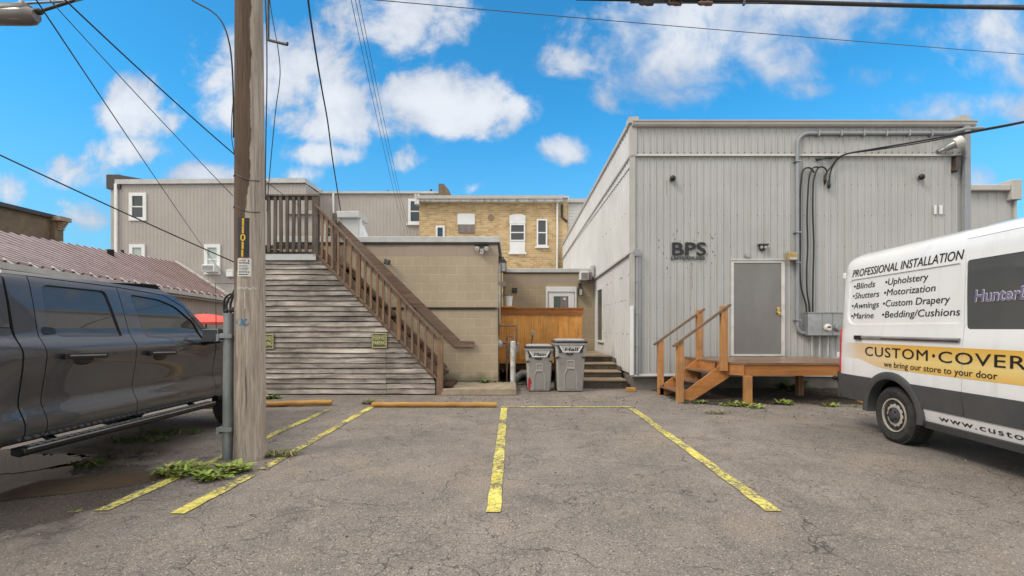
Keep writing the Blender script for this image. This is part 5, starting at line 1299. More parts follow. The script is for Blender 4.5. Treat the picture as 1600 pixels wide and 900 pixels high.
side((4.25,8.76),(6.65,8.76)); side((4.03,9.02),(4.25,8.76)); side((3.87,10.06),(4.03,9.02)); side((3.85,10.65),(3.87,10.06)); side((6.63,8.79),(6.63,10.6))
b.build("rim_board", M['deck'], dk)
for (x, y, w) in ((4.27, 8.64, .12), (5.72, 9.5, .11), (6.5, 8.85, .12), (4.05, 10.4, .11)):
    b = B(); b.box(x-w/2, x+w/2, y-.0+.125 if False else y, y+w, 0, zf0+.0); b.build("support_post", M['deck_post'] if y < 9 else M['stair_wood'], dk, bev=.004)
b = B()
for y in (9.3, 9.9, 10.4): b.box(3.95, 6.6, y, y+.04, zf0, zf1-.001)
b.build("joists", M['stair_tread'], dk)
# steps: treads between two stringers, posts, rails
sy0, sy1 = 9.06, 9.98
for (y, x0) in ((sy0-.02, 3.25), (sy1, 3.08)):
    b = B(); dxx = 0 if y < 9.5 else -.14
    b.prism([(3.22+dxx, y, 0), (3.36+dxx, y, 0), (4.08+dxx, y, ZD-.30), (4.06+dxx, y, ZD-.03), (3.98+dxx, y, ZD-.03), (3.22+dxx, y, .17)], (0,.04,0)); b.build("stringer", M['deck'], dk)
for k, (x, z) in enumerate(((3.20,.19),(3.46,.38),(3.72,.57))):
    b = B(); s_ = -.12
    b.hexa([(x,sy0+.021,z-.035),(x+.28,sy0+.021,z-.035),(x+.28+s_,sy1,z-.035),(x+s_,sy1,z-.035),(x,sy0+.021,z),(x+.28,sy0+.021,z),(x+.28+s_,sy1,z),(x+s_,sy1,z)]); b.build("tread", M['deck_top'], dk)
def post(u0, u1, vt, vb, Y):
    a, c = P(u0, vb, Y), P(u1, vt, Y); b = B(); b.box(a.x, c.x, Y, Y+.1, max(a.z, 0), c.z); b.build("rail_post", M['deck_post'], dk, bev=.004)
post(1058.5, 1068.5, 533, 632, 8.98); post(1127.5, 1137.5, 478, 580, 8.92); post(1029, 1037.5, 532, 617.5, 9.98); post(1089.5, 1098.5, 484, 563, 9.94)
b = B(); b.bar(P(1052,541,9.0), P(1141,476,8.95), .09, .04); b.build("handrail", M['stair_rail'], dk)
b = B(); b.bar(P(1022,538.5,10.02), P(1100.5,483,9.98), .09, .04); b.build("handrail", M['stair_rail'], dk)
b = B(); c = P(1056,607,9.0); b.box(3.20,3.30,8.985,9.09,0,.05); b.build("post_foot", M['moss'], dk)
# ================================================================== UTILITY POLE
PX, PY = -2.815, 5.0
def PR(z): return .1555 - .0040*z
def Pp(u, v, dy=0.0): return P(u, v, PY+dy)
pole = thing("utility_pole", "tall weathered timber utility pole with number plate in front of the plank wall", "utility pole", (PX, PY+.16, 0))
b = B(); n = 40; rows = []
NZ = 46
for i in range(NZ+1):
    z = -0.05 + 10.4*i/NZ; r = PR(z) + (.010*max(0, 1-z/.35)); cx = PX - .002*z; row = []
    for k in range(n):
        t = 2*math.pi*k/n
        rr_ = r + .005*mnoise.noise((math.cos(t)*2.2, math.sin(t)*2.2, z*.25)) + .0025*mnoise.noise((math.cos(t)*9, math.sin(t)*9, z*.4))
        row.append((cx + rr_*math.cos(t), PY+.16 + rr_*math.sin(t), z))
    rows.append(row)
vs = [[b.bm.verts.new(p) for p in r] for r in rows]
for i in range(NZ):
    for k in range(n): b._f([vs[i][k], vs[i][(k+1)%n], vs[i+1][(k+1)%n], vs[i+1][k]])
b._f(vs[-1])
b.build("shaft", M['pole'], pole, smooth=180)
def on_pole(ang, z, out=.004):
    r = PR(z) + out; return Vector((PX-.002*z + r*math.sin(ang), PY+.16 - r*math.cos(ang), z))
def decal(x0, x1, z0, z1, out, nseg=8):
    """curved plate wrapped round the shaft between two world x"""
    rows = []
    for zz in (z0, z1):
        r = PR(zz)+out; cx = PX-.002*zz; row = []
        for k in range(nseg+1):
            x = x0+(x1-x0)*k/nseg; s = max(-.999, min(.999, (x-cx)/r)); row.append(Vector((x, PY+.16-math.sqrt(max(0,r*r-(x-cx)**2)), zz)))
        rows.append(row)
    return rows
K5 = FPX/PY
def pol_x(u): return (u-800)/ (FPX/(PY+.02))
def pol_z(v): return EYE-(v-HOR)/(FPX/(PY+.02))
def plate(u0, u1, v0, v1, name, mat, out=.006):
    b = B(); r0 = decal(pol_x(u0), pol_x(u1), pol_z(v1), pol_z(v0), out); r1 = decal(pol_x(u0), pol_x(u1), pol_z(v1), pol_z(v0), out-.004)
    b.grid(r0); b.grid([r0[0], r1[0]]); b.grid([r0[1], r1[1]]); b.quad(r0[0][0], r0[1][0], r1[1][0], r1[0][0]); b.quad(r0[0][-1], r0[1][-1], r1[1][-1], r1[0][-1])
    return b.build(name, mat, pole)
def wrap_text(s, u0, u1, v0, v1, parent, mat, name, out=.0075, bold=.02):
    x0, x1, z0, z1 = pol_x(u0), pol_x(u1), pol_z(v1), pol_z(v0)
    me = text_mesh(s, (z1-z0)/.73, bold, 0); xs = [v.co.x for v in me.vertices]; k = (x1-x0)/(max(xs)-min(xs)); m0 = min(xs)
    for v in me.vertices:
        x = x0+(v.co.x-m0)*k; zz = z0+v.co.y; r = PR(zz)+out; cx = PX-.002*zz
        v.co = Vector((x, PY+.16-math.sqrt(max(0, r*r-(x-cx)**2)), zz))
    return link(name, me, mat, parent)
pn = plate(372, 389, 340.5, 402, "number_plate", M['plate_black'])
for s_, v0, v1, u0, u1 in (("1",341,352.5,379,382.5),("1",353,364.5,378.8,382.3),("0",365.5,376.5,376.5,384.3),("1",377.5,389,378.5,382),("1",390,401,378,381.5)):
    wrap_text(s_, u0, u1, v0, v1, pn, M['plate_yellow'], "digit")
pn = plate(372, 391.5, 404, 432, "warning_notice", M['sign_white'])
wrap_text("DANGER", 374, 385, 405.5, 408.5, pn, M['sign_red'], "lettering")
b = B()
for (v, w, hh) in ((411,16,1.9),(415,13,.9),(417.3,14,.9),(419.6,14.5,.9),(421.9,13,.9),(425,15.5,1.7),(429,14,1.7)):
    rr = random.Random(int(v*10)); u = 374
    while u < 374+w:
        du = rr.uniform(1.0,2.6); r0 = decal(pol_x(u), pol_x(min(u+du, 374+w)), pol_z(v+hh/2), pol_z(v-hh/2), .0075, 2); b.grid(r0); u += du+.6
r0 = decal(pol_x(387), pol_x(390), pol_z(408.5), pol_z(405.5), .0075, 2); b.quad(r0[0][0], r0[0][2], (r0[1][1]))
b.build("small_print", M['sign_red'] if False else M['plate_black'], pn)
# blue sprayed mark: two loops
b = B()
def stroke(pts, w=1.9):
    for (a, c) in zip(pts[:-1], pts[1:]):
        a, c = Vector(a), Vector(c); d = (c-a).normalized(); s = Vector((-d.y, d.x))*w/2; a = a-d*.4; c = c+d*.4
        q = []
        for p in (a-s, c-s, c+s, a+s):
            x, z = pol_x(p.x), pol_z(p.y); r = PR(z)+.003; cx = PX-.002*z; q.append((x, PY+.16-math.sqrt(max(0,r*r-(x-cx)**2)), z))
        b.quad(*q)
stroke([Vector((374.5+4.6*math.cos(t), 503+5.2*math.sin(t))) for t in [k*math.pi/7-.6 for k in range(13)]], 2.4)
stroke([(378.5,498),(379.5,503),(381,508)], 1.8)
stroke([Vector((385+3.8*math.cos(t), 503.5+4.2*math.sin(t))) for t in [k*math.pi/7+.5 for k in range(11)]], 1.9)
b.build("blue_mark", M['blue_paint'], pole, fix=False)
b = B(); rr = random.Random(3)
for k in range(22):
    u = 372+k*1.15+rr.uniform(-.4,.4); v = 450+rr.uniform(-1.2,1.8); r0 = decal(pol_x(u), pol_x(u+.7), pol_z(v+1.2), pol_z(v-1.2), .004, 1); b.grid(r0)
for k in range(16):
    u = 382.5+rr.uniform(-.7,.7); v = 458+k*1.6; r0 = decal(pol_x(u), pol_x(u+.9), pol_z(v+.7), pol_z(v-.7), .004, 1); b.grid(r0)
b.build("staples", M['sign_white'], pole)
b = B()
for z in (pol_z(271)-.01, pol_z(322)):
    b.tube([on_pole(-1.2+2.4*k/14, z+.02*math.sin(k*.5)-.004*k, .004) for k in range(15)], .004, 5)
b.build("wire_band", M['wire'], pole)
b = B(); x = pol_x(413); b.tube([(x,PY+.1,pol_z(0)+.4),(x,PY+.1,pol_z(56)),(pol_x(421),PY+.02,pol_z(63)),(pol_x(454),PY-.05,pol_z(76))], .014, 8); b.tube([(pol_x(450),PY-.04,pol_z(74.5)),(pol_x(455),PY-.05,pol_z(73))], .011, 6); b.build("bracket", M['dark'], pole, smooth=50)
# grey cable guard with clamps
gx0, gx1 = P(350,0,PY+.12).x, P(366.5,0,PY+.12).x
cg = thing("cable_guard", "grey steel cable guard strapped to the left flank of the utility pole", "cable guard", ((gx0+gx1)/2, PY+.1, 0))
b = B(); rows = []
for i in range(24):
    z = pol_z(489)*i/23; row = []
    xo = .012*(1-i/23)*-1
    for k in range(9):
        t = math.pi*k/8; row.append(((gx0+gx1)/2+xo - .052*math.cos(t), PY+.15 - .10*math.sin(t)**.8, z))
    rows.append(row)
b.grid(rows); b.build("channel", M['guard'], cg, smooth=60, fix=False)
b = B()
for v in (525, 672): 
    z = pol_z(v); b.box(gx0-.02, gx1+.015, PY+.035, PY+.06, z-.022, z+.022); b.box(gx0-.03, gx0-.005, PY+.03, PY+.15, z-.05, z+.022)
b.build("strap", M['galv'], cg)
ct = thing("cable_bundle", "black cables looping out of the cable guard top into the pole side", "cable bundle", (gx0, PY+.1, pol_z(489)))
for pts in ([(352,492),(350,481),(351,468),(357,461),(366,458)], [(356,492),(354,478),(357,468),(362,462),(367,452)], [(361,492),(360,478),(363,466),(367,457)]):
    b = B(); b.tube(smooth_path([P(u,v,PY+.12) for u,v in pts], 5), .011, 6); b.build("cable", M['black'], ct, smooth=180)
b = B()
for (u,v) in ((354,486),(360,485),(364,484)): b.ball(P(u,v,PY+.1),.02,.02,.03,8)
b.build("sealing", M['dark'], ct)

# ================================================================== STREET LAMP (top left, arm from the pole)
sl = thing("street_lamp", "street lamp with ribbed clear lens hanging from a thin arm at the top left", "street lamp", tuple(Pp(30, 20)))
b = B(); c = Pp(20, 25); b.lathe([(.07,-.40),(.085,-.30),(.09,0),(.082,.16),(.06,.20),(.03,.22)], c+Vector((0,0,.035)), (1,0,.02), 18); b.build("housing", plain("lamp_grey", (.055,.05,.047), .5, var=.2), sl, smooth=40)
b = B(); b.lathe([(.05,-.42),(.088,-.36),(.092,.10),(.085,.20),(.055,.25),(.0,.26)], c+Vector((0,0,-.0)), (1,0,0), 18, caps=False); b.build("lens", plain("lens_plastic", (.17,.15,.135), .2, var=.1), sl, smooth=40)
b = B(); b.tube([Pp(58,19), Pp(66,16.5), Pp(118,0), P(366,-80,PY+.1)], .016, 8); b.tube([Pp(58,18), Pp(37,8)], .012, 6); b.ball(Pp(60,18), .05,.04,.03,10); b.tube([Pp(84,13), Pp(84,-8)], .008, 6); b.build("arm", M['dark'], sl, smooth=60)
b = B(); b.tube([Pp(-40,7.5), Pp(35,5.5), Pp(118,1), P(366,-60,PY+.1)], .012, 6); b.box(Pp(33,0).x, Pp(38,0).x, PY-.03, PY+.03, Pp(0,15).z, Pp(0,2).z); b.build("stay_rod", M['galv'], sl, smooth=60)

# ================================================================== OVERHEAD WIRES
def sag(p, q, s, n=14):
    p, q = Vector(p), Vector(q); return [p.lerp(q, t) - Vector((0,0,4*s*t*(1-t))) for t in [k/n for k in range(n+1)]]
def wire(p, q, s, r, label, name="overhead_wire", mat='wire', group="overhead wires"):
    return cable(name, sag(p, q, s), r, M[mat], label, group, sm=False, cat="wire", sides=6)
wire(P(500,-8,6.2), P(1750,96,10), .03, 0.0054, "thin overhead wire crossing the sky from the top middle to the right edge")
b = B(); b.tube(sag(P(700,-18,5.6), P(1700,14,7.0), .035, 20), .028, 8); b.tube(sag(P(900,-1,5.9), P(1700,9,7.0), .02, 20), .012, 6)
tr = thing("overhead_cable", "thick lashed overhead cable with brown couplings along the top right of the sky", "overhead cable", tuple(P(1100,8,6.1)))
b.build("strand", M['black'], tr, smooth=180)
b = B()
for (u, w) in ((1010,22),(1054,22),(1102,22)):
    a, c = P(u-w/2,5-(u-1054)*.0,6.05), P(u+w/2,5.5,6.1)
    b.tube([a, a.lerp(c,.2), a.lerp(c,.25), a.lerp(c,.5), a.lerp(c,.55), a.lerp(c,.95), c], [.018,.03,.026,.026,.032,.028,.015], 10)
b.build("coupling", M['insulator'], tr, smooth=40)
b = B(); b.tube(sag(P(985,4,6.0), P(1200,5,6.2), .0, 8), .010, 6); b.tube([P(1162,8,6.15), P(1163,0,6.15)], .018, 8); b.build("messenger", M['wire'], tr)
for k, (u0, u1) in enumerate(((536,632),(543,637),(549,641))):
    wire(P(u0,-60,8), P(u1,362+k*2,24), .25, 0.0060, ("left","middle","right")[k] + " of three parallel wires running down the sky to the brick building roof", group="three wires to the brick building")
cable("service_cable", [P(u,v,y) for u,v,y in ((478,-30,6.0),(484,20,6.5),(493,80,7.3),(503,140,8.2),(512,190,9.2),(519,245,10.3),(526,290,11.4),(532.5,331,12.3))], .013, M['black'], "twisted black service cable coming down to the white roof vent")
cable("pole_cable", [P(u,v,PY+.05) for u,v in ((413,-30),(416.5,50),(417,130),(415.5,210),(414.5,280),(415,310))], .006, M['black'], "straight thin cable down the right side of the utility pole")
cable("pole_cable", [P(u,v,PY+.1) for u,v in ((417,-30),(426,30),(435,80),(437.5,120),(431,170),(426,220),(422,265),(419,300),(417,330))], .0045, M['black'], "slack thin cable bowing away to the right of the utility pole")
cable("pole_cable", [P(u,v,PY+.1) for u,v in ((270,-25),(300,0),(330,17),(347,35),(357,62),(362,95),(364.5,150),(365,215))], .008, M['black'], "black cable curving in from the top left to the left flank of the pole")
cable("pole_cable", [P(u,v,PY+.1) for u,v in ((365,150),(362,185),(362,215),(366,240))], .004, M['black'], "short thin cable hugging the left flank of the pole")
wire(P(60,-40,3.2), P(366,241,PY+.12), .02, 0.0060, "thick wire from the top left corner down to the pole's upper flank", mat='black')
wire(P(55,-25,3.4), P(364,306,PY+.14), .015, 0.0036, "thin wire from the top left corner ending lower on the pole")
wire(P(40,-25,4.0), P(352,432,24.8), .10, 0.0072, "wire from the top left corner running to the tan building's lower window")
wire(P(-60,214,3.6), P(367,410,PY+.16), .01, 0.0060, "wire from the left edge crossing the tan building to the pole", mat='black')
wire(P(414,282,PY+.3), P(470,322,12), .02, 0.0048, "short wire from the pole to the tan building above the stair guard")
wire(P(300,440,24.7), P(366,443,PY+.2), .02, 0.0048, "short low wire along the tan building behind the pole")
# service drop to the warehouse
b = B()
for k in (0, 1):
    pts = [P(1720,165-3*k,9.2), P(1600,190+1.5*k,9.8), P(1520,205+2*k,10.2), P(1440,220+3*k,10.45), P(1370,232+2*k,10.6), P(1325,240,10.66), P(1308,247,10.7)]
    b.tube(smooth_path(pts, 5), .019-.006*k, 6)
tag(b.build("service_drop", M['black'], origin=P(1520,205,10.2), smooth=180), "black service drop swooping from the right edge to the warehouse wall", "cable")
wire(P(1720,300,11), P(1495,373,15.7), .0, 0.0072, "upper of two wires behind the van running to the metal annex", group="wires to the metal annex")
wire(P(1720,322,9.5), P(1490,362,15.75), .12, 0.0072, "lower of two wires behind the van running to the metal annex", group="wires to the metal annex")

# ================================================================== red patio umbrella
um = thing("patio_umbrella", "open red patio umbrella behind the truck near the garage wall", "umbrella", (-8.92, 14.0, 0))
b = B(); cz, rim, R_ = 1.81, 1.56, .98; rows = []
for j in range(6):
    f = j/5; row = []
    for k in range(49):
        t = 2*math.pi*k/48; sc_ = 1-.035*abs(math.sin(4*t))*f; row.append((-8.92+R_*f*sc_*math.cos(t), 14+R_*f*sc_*math.sin(t), cz-(cz-rim)*f**1.5 - .0))
    rows.append(row)
rows.append([(x, y, z-.06) for x, y, z in rows[-1]])
b.grid(rows); b.build("canopy", M['umbrella'], um, smooth=40, fix=False)
b = B(); b.tube([(-8.92,14,0),(-8.92,14,1.84)], .02, 8); b.build("pole", M['dark'], um)
b = B(); b.lathe([(.22,0),(.22,.05),(.05,.08)], (-8.92,14,0), (0,0,1), 16); b.build("base", M['dark'], um)

# ================================================================== WEEDS
def weed(x, y, r, h, n, mat, label, seed, kind='rosette', name="weed", z=0.0, group="weeds on the asphalt", sx=1.0):
    rr = random.Random(seed); b = B()
    for k in range(n):
        t = rr.uniform(0, 2*math.pi); rad = r*math.sqrt(rr.random())*.75; c = Vector((x+sx*rad*math.cos(t), y+rad*math.sin(t)*.8, z))
        a = rr.uniform(0, 2*math.pi); out = Vector((math.cos(a), math.sin(a), 0)); L = rr.uniform(.5,1.1)*h; w = L*(rr.uniform(.10,.17) if kind == 'grass' else rr.uniform(.22,.36)); s = Vector((-out.y, out.x, 0))
        lift = rr.uniform(.35, 1.1) if kind != 'flat' else rr.uniform(.08,.35)
        pts = []
        for i in range(4):
            f = i/3; pts.append((c + out*L*f*(1.15-.4*lift) + Vector((0,0,.004+L*lift*(f-.55*f*f*1.0))), w*(.35,1.0,.75,.04)[i]*.5))
        vs = [(b.bm.verts.new(p-s*ww), b.bm.verts.new(p+s*ww+Vector((0,0,ww*.25)))) for p, ww in pts]
        for i in range(3): b._f([vs[i][0], vs[i][1], vs[i+1][1], vs[i+1][0]])
    return tag(b.build(name, mat, origin=(x,y,z), fix=False), label, "weed", group)
PL, PD, GD = M['plant'], M['plant_dark'], M['grass_dry']
def wu(u, v, rpx, hpx, n, mat, label, seed, kind='rosette', sx=1.0, z=0.0):
    p = G(u, v); k = p.y/FPX; weed(p.x, p.y, rpx*k, hpx*k, n, mat, label, seed, kind, sx=sx, z=z)
wu(287, 740, 38, 32, 300, PL, "leafy green weed clump in front of the pole, the left one", 1, 'grass')
wu(335, 747, 32, 24, 120, PL, "leafy green weed clump in front of the pole, the middle one", 2)
wu(366, 737, 22, 30, 90, PL, "taller light green weed clump against the pole foot", 3)
wu(434, 712, 26, 17, 190, GD, "low scrubby weed patch right of the pole foot", 4, 'grass', 1.6)
wu(262, 700-22, 30, 17, 120, PD, "dark weed patch below the truck's running board near its front end", 5, 'grass', 2.2)
wu(215, 690, 30, 18, 120, PD, "dark weed patch below the middle of the truck's running board", 6, 'grass', 2.2)
wu(140, 728, 26, 18, 80, PD, "dark weed tuft at the back of the brown puddle", 7)
wu(192, 728, 22, 8, 26, PD, "thin sprig of weed along the puddle's right end", 8, 'grass', 1.8)
wu(121, 800, 10, 8, 14, PL, "tiny lone weed at the lower left of the lot", 9, 'flat')
wu(436, 634, 18, 12, 80, PD, "weed tuft behind the yellow timber beside the pole", 10)
wu(423, 623, 14, 14, 60, PD, "weed tuft at the foot of the plank wall beside the pole", 11)
wu(576, 631, 14, 14, 80, GD, "weed tuft in the gap between the two yellow timbers", 12, 'grass')
wu(338, 645, 14, 10, 40, PL, "pale weed tuft at the truck's front wheel", 13, 'grass')
wu(1157, 634, 15, 15, 60, PL, "bright weed between the porch steps and its front post", 14)
wu(1120, 646, 20, 11, 80, GD, "low spreading weed on the asphalt in front of the porch steps", 15, 'grass', 1.5)
wu(1178, 637, 15, 13, 50, PL, "bright weed just right of the porch front post", 16)
wu(1140, 634, 16, 12, 60, PL, "bright weed left of the porch front post", 17)
wu(1224, 632, 12, 15, 50, PL, "bright weed under the porch left of its rear post", 18)
wu(1299, 635, 15, 12, 50, PL, "bright weed under the porch beside the van bumper", 19)
wu(1338, 636, 18, 9, 50, GD, "scrubby weed under the rear bumper of the van", 20, 'grass')
wu(1092, 630, 12, 11, 36, PD, "small weed at the bottom of the porch steps", 21)
wu(1128, 660, 24, 7, 60, GD, "brownish weed scatter along the asphalt crack near the porch", 22, 'grass', 1.8)
p = P(790,592,11.2); weed(p.x, 11.15, .17, .34, 70, PD, "broad leaved plant at the foot of the gas meter", 23, 'rosette', "broadleaf_plant", 0.0)
p = P(757,590,11.0); weed(p.x, 10.98, .10, .17, 34, PD, "small leafy plant at the block wall on the concrete slab", 24, 'rosette', "broadleaf_plant", .145)
weed(5.95, 10.3, .25, .42, 60, PD, "dark leafy plant under the porch beside the van", 25, 'rosette', "broadleaf_plant", .05)
rr = random.Random(77)
wu(960, 605, 30, 6, 60, GD, "moss-like weeds along the foot of the concrete steps", 26, 'grass', 2.2)
wu(478, 636, 26, 5, 40, GD, "sparse weeds along the foot of the plank wall", 27, 'grass', 3.0)

# ================================================================== VEHICLE PANEL TOOLS
def interp(tab, z):
    if z <= tab[0][0]: return tab[0][1]
    for (a, b_) in zip(tab[:-1], tab[1:]):
        if z <= b_[0]: return a[1] + (b_[1]-a[1])*(z-a[0])/(b_[0]-a[0])
    return tab[-1][1]
def softer(tab, z, w=.022): return sum(interp(tab, z+d*w) for d in (-1,-.5,0,.5,1))/5
def roundpoly(pts, r=.05, n=4):
    out = []
    m = len(pts)
    for i in range(m):
        p0, p1, p2 = Vector(pts[i-1]), Vector(pts[i]), Vector(pts[(i+1) % m])
        rr_ = r if not isinstance(r, (list, tuple)) else r[i]
        a = (p0-p1); c = (p2-p1); l = min(rr_, a.length*.45, c.length*.45); a.normalize(); c.normalize()
        if l < .003: out.append(tuple(p1)); continue
        A, C = p1+a*l, p1+c*l
        for k in range(n+1):
            t = k/n; out.append(tuple(A*(1-t)**2 + p1*2*t*(1-t) + C*t*t))
    return out
def panel(name, mat, parent, outer, F, holes=(), sgn=1, zc=None, yc=None, lip=.02, off=0.0, smooth=32):
    """sheet cut from the vehicle's side surface x=F(y,z); outer/holes are loops in (y,z); a lip folds inward round every edge"""
    bm = bmesh.new(); ed = []
    for lp in (outer, *holes):
        vs = [bm.verts.new((0, p[0], p[1])) for p in lp]
        for i in range(len(vs)): ed.append(bm.edges.new((vs[i], vs[(i+1) % len(vs)])))
    bmesh.ops.triangle_fill(bm, use_beauty=True, use_dissolve=False, edges=ed, normal=(1,0,0))
    ysv = [p[0] for p in outer]; zsv = [p[1] for p in outer]
    def cuts(lo, hi, st):
        k = int(lo/st)+1; o = []
        while k*st < hi: o.append(k*st); k += 1
        return o
    for z in (zc or cuts(min(zsv), max(zsv), .035)): bmesh.ops.bisect_plane(bm, geom=bm.verts[:]+bm.edges[:]+bm.faces[:], plane_co=(0,0,z), plane_no=(0,0,1), dist=1e-5)
    for y in (yc or cuts(min(ysv), max(ysv), .12)): bmesh.ops.bisect_plane(bm, geom=bm.verts[:]+bm.edges[:]+bm.faces[:], plane_co=(0,y,0), plane_no=(0,1,0), dist=1e-5)
    for v in bm.verts: v.co.x = sgn*(F(v.co.y, v.co.z)+off)
    for f in bm.faces:
        f.normal_update()
        if f.normal.x*sgn < 0: f.normal_flip()
    if lip:
        be = [e for e in bm.edges if len(e.link_faces) == 1]
        r = bmesh.ops.extrude_edge_only(bm, edges=be)
        for v in r['geom']:
            if isinstance(v, bmesh.types.BMVert): v.co.x -= sgn*lip
    me = bpy.data.meshes.new(name); bm.to_mesh(me); bm.free()
    return link(name, me, mat, parent, None, smooth)

# ================================================================== PICKUP TRUCK (local x out to its right side, y forward)
m, n = newmat("graphite_paint")
n.col(n.mix(n.mr(n.noise(300, 2), .3, .7), (.062,.062,.069), (.086,.086,.094))); n.b.inputs['Metallic'].default_value = .5
n.rough(.28); n.b.inputs['Coat Weight'].default_value = 1.0; n.b.inputs['Coat Roughness'].default_value = .025
dr_ = n.mr(n.vor(85), .32, .05); big = n.noise(1.2, 3)
n.bump(n.m('ADD', n.m('MULTIPLY', dr_, n.mr(n.noise(9,3), .45, .6)), n.m('MULTIPLY', big, .5)), .05, .01)
TP = m
TX, TY = -4.86, 0.0
tk = thing("pickup_truck", "dark grey four door pickup truck with a running board, wet from rain", "pickup truck", (TX, 4.7, 0), local=False)
tt = [(.38,.13),(.44,.09),(.49,.045),(.53,.012),(.60,.0),(.65,.006),(.765,.058),(.80,.062),(.90,.048),(1.05,.022),(1.17,.008),(1.22,.014),(1.27,.042),(1.335,.088),(1.40,.108),(1.60,.164),(1.80,.230),(1.86,.268),(1.95,.36)]
def TF(y, z):
    o = softer(tt, z)
    if y > 6.85: o += ((y-6.85)/.85)**2*.20
    if y < 3.9 and z < 1.25:      # rear wing swells round the wheel
        o -= .05*max(0, 1-((y-3.1)/.75)**2)*max(0, min(1, (1.15-z)/.3))
    return TX + 1.01 - o
def tpanel(name, mat, outer, holes=(), parent=None, **k): return panel(name, mat, parent or tk, outer, TF, holes, 1, **k)
b = B()
b.box(TX-.60, TX+.60, 1.95, 7.35, .40, .50); b.box(TX-.93, TX+.90, 1.95, 6.3, .48, 1.26); b.box(TX-.93, TX+.62, 6.3, 7.35, .48, 1.2)
b.build("chassis", M['plate_black'], tk)
b = B(); b.hexa([(TX-.88,3.88,1.26),(TX+.88,3.88,1.26),(TX+.88,6.38,1.24),(TX-.88,6.38,1.24),(TX-.63,4.0,1.84),(TX+.63,4.0,1.84),(TX+.63,5.62,1.84),(TX-.63,5.62,1.84)]); b.build("cabin", M['plate_black'], tk)
# doors
rear_win = roundpoly([(4.17,1.322),(4.845,1.312),(4.80,1.765),(4.15,1.775),(4.09,1.43)], [.04,.03,.05,.06,.05])
rd = tpanel("rear_door", TP, [(3.985,.50),(4.935,.50),(4.935,1.30),(4.955,1.815),(4.06,1.835),(3.99,1.32)], [rear_win])
fr_win = roundpoly([(5.14,1.302),(5.46,1.275),(5.64,1.205),(6.08,1.190),(6.00,1.46),(5.74,1.655),(5.50,1.725),(5.10,1.755)], [.03,.08,.06,.03,.05,.06,.06,.05])
fd = tpanel("front_door", TP, [(4.943,.50),(6.235,.505),(6.255,.75),(6.25,1.19),(6.16,1.30),(5.86,1.66),(5.60,1.775),(4.963,1.815),(4.943,1.30)], [fr_win])
trim_m = plain("black_trim", (.010,.010,.011), .35, var=.1)
def grow(lp, g):
    c = Vector((sum(p[0] for p in lp)/len(lp), sum(p[1] for p in lp)/len(lp))); return [tuple(c+(Vector(p)-c)*g) for p in lp]
tg = glass("tinted_glass", (.055,.055,.054), .015)
for d_, w_ in ((rd, rear_win), (fd, fr_win)):
    tpanel("window", tg, grow(w_, 1.02), parent=d_, off=-.016, lip=0)
    tpanel("window_trim", trim_m, w_, [grow(w_, .965)], parent=d_, off=-.010, lip=0)
    y0 = min(p[0] for p in w_); y1 = max(p[0] for p in w_)
tpanel("quarter_trim", trim_m, roundpoly([(4.02,1.335),(4.155,1.345),(4.15,1.40),(4.035,1.41)], .03), parent=rd, off=.002, lip=.01)
for d_, y0, y1, z in ((rd, 4.10, 4.53, 1.148), (fd, 5.06, 5.46, 1.125)):
    b = B(); ym = (y0+y1)/2; x = TF(ym, z)
    b.bar((x+.040,y0,z+.006),(x+.040,y1,z-.006),.030,.052); b.box(x-.02,x+.035,y0+.01,y0+.06,z-.02,z+.02); b.box(x-.02,x+.035,y1-.10,y1-.02,z-.03,z+.02)
    b.build("door_handle", trim_m, d_, bev=.008, seg=2)
    b = B(); b.ball((x-.012, ym+.02, z-.035), .022, .12, .05, 12); b.build("handle_cup", M['plate_black'], d_, smooth=180)
    b = B(); b.bar((x+.058,y0+.03,z+.012),(x+.058,y1-.03,z+.0),.004,.012); b.build("handle_trim", M['galv'], d_)
# cab side frame: roof rail, rear pillar, cowl side
tpanel("roof_rail", TP, [(3.86,1.842),(4.055,1.842),(4.965,1.824),(5.605,1.784),(5.87,1.668),(6.17,1.31),(6.26,1.20),(6.36,1.22),(6.10,1.50),(5.82,1.765),(5.60,1.845),(3.88,1.872)], zc=None)
tpanel("cab_corner", TP, [(3.80,.50),(3.977,.50),(3.982,1.32),(4.052,1.838),(3.86,1.838),(3.80,1.30)])
# front wing with wheel arch
arch = [(6.98+.46*math.cos(t), .40+.47*math.sin(t)) for t in [math.pi*k/14 for k in range(15)]]
tpanel("front_wing", TP, [(6.243,.52),(6.36,.50)] + list(reversed([p for p in arch if True]))+[(7.46,.5),(7.60,.55),(7.60,1.14),(6.9,1.20),(6.27,1.235),(6.262,.75)])
b = B(); rows = []
for i in range(11):
    y = 6.30 + (7.64-6.30)*i/10; row = []
    for k in range(13):
        f = k/12*2-1; hw = TF(y,1.2)-TX-.012; row.append((TX+hw*f, y, 1.235-.03*(i/10)**2*1.0-.02*f*f + (.02 if abs(f) < .5 else 0) - (.06 if i == 10 else 0)))
    rows.append(row)
b.grid(rows); b.build("bonnet", TP, tk, smooth=40)
b = B(); rows = []
for i in range(12):
    y = 3.87 + (5.66-3.87)*i/11; zt_ = 1.868 - .03*((y-4.6)/1.1)**2; hw = .73
    rows.append([(TX+hw*f, y, zt_+.055*(1-f*f)-.005) for f in [k/12*2-1 for k in range(13)]])
b.grid(rows); b.build("roof", TP, tk, smooth=40)
b = B(); rows = []
for i in range(7):
    f = i/6; y = 5.64+(6.42-5.64)*f; z = 1.90+(1.235-1.90)*f; hw = .72+(.88-.72)*f; rows.append([(TX+hw*g, y-.06*g*g, z+.03*(1-g*g)) for g in [k/8*2-1 for k in range(9)]])
b.grid(rows); b.build("windscreen", tg, tk, smooth=180)
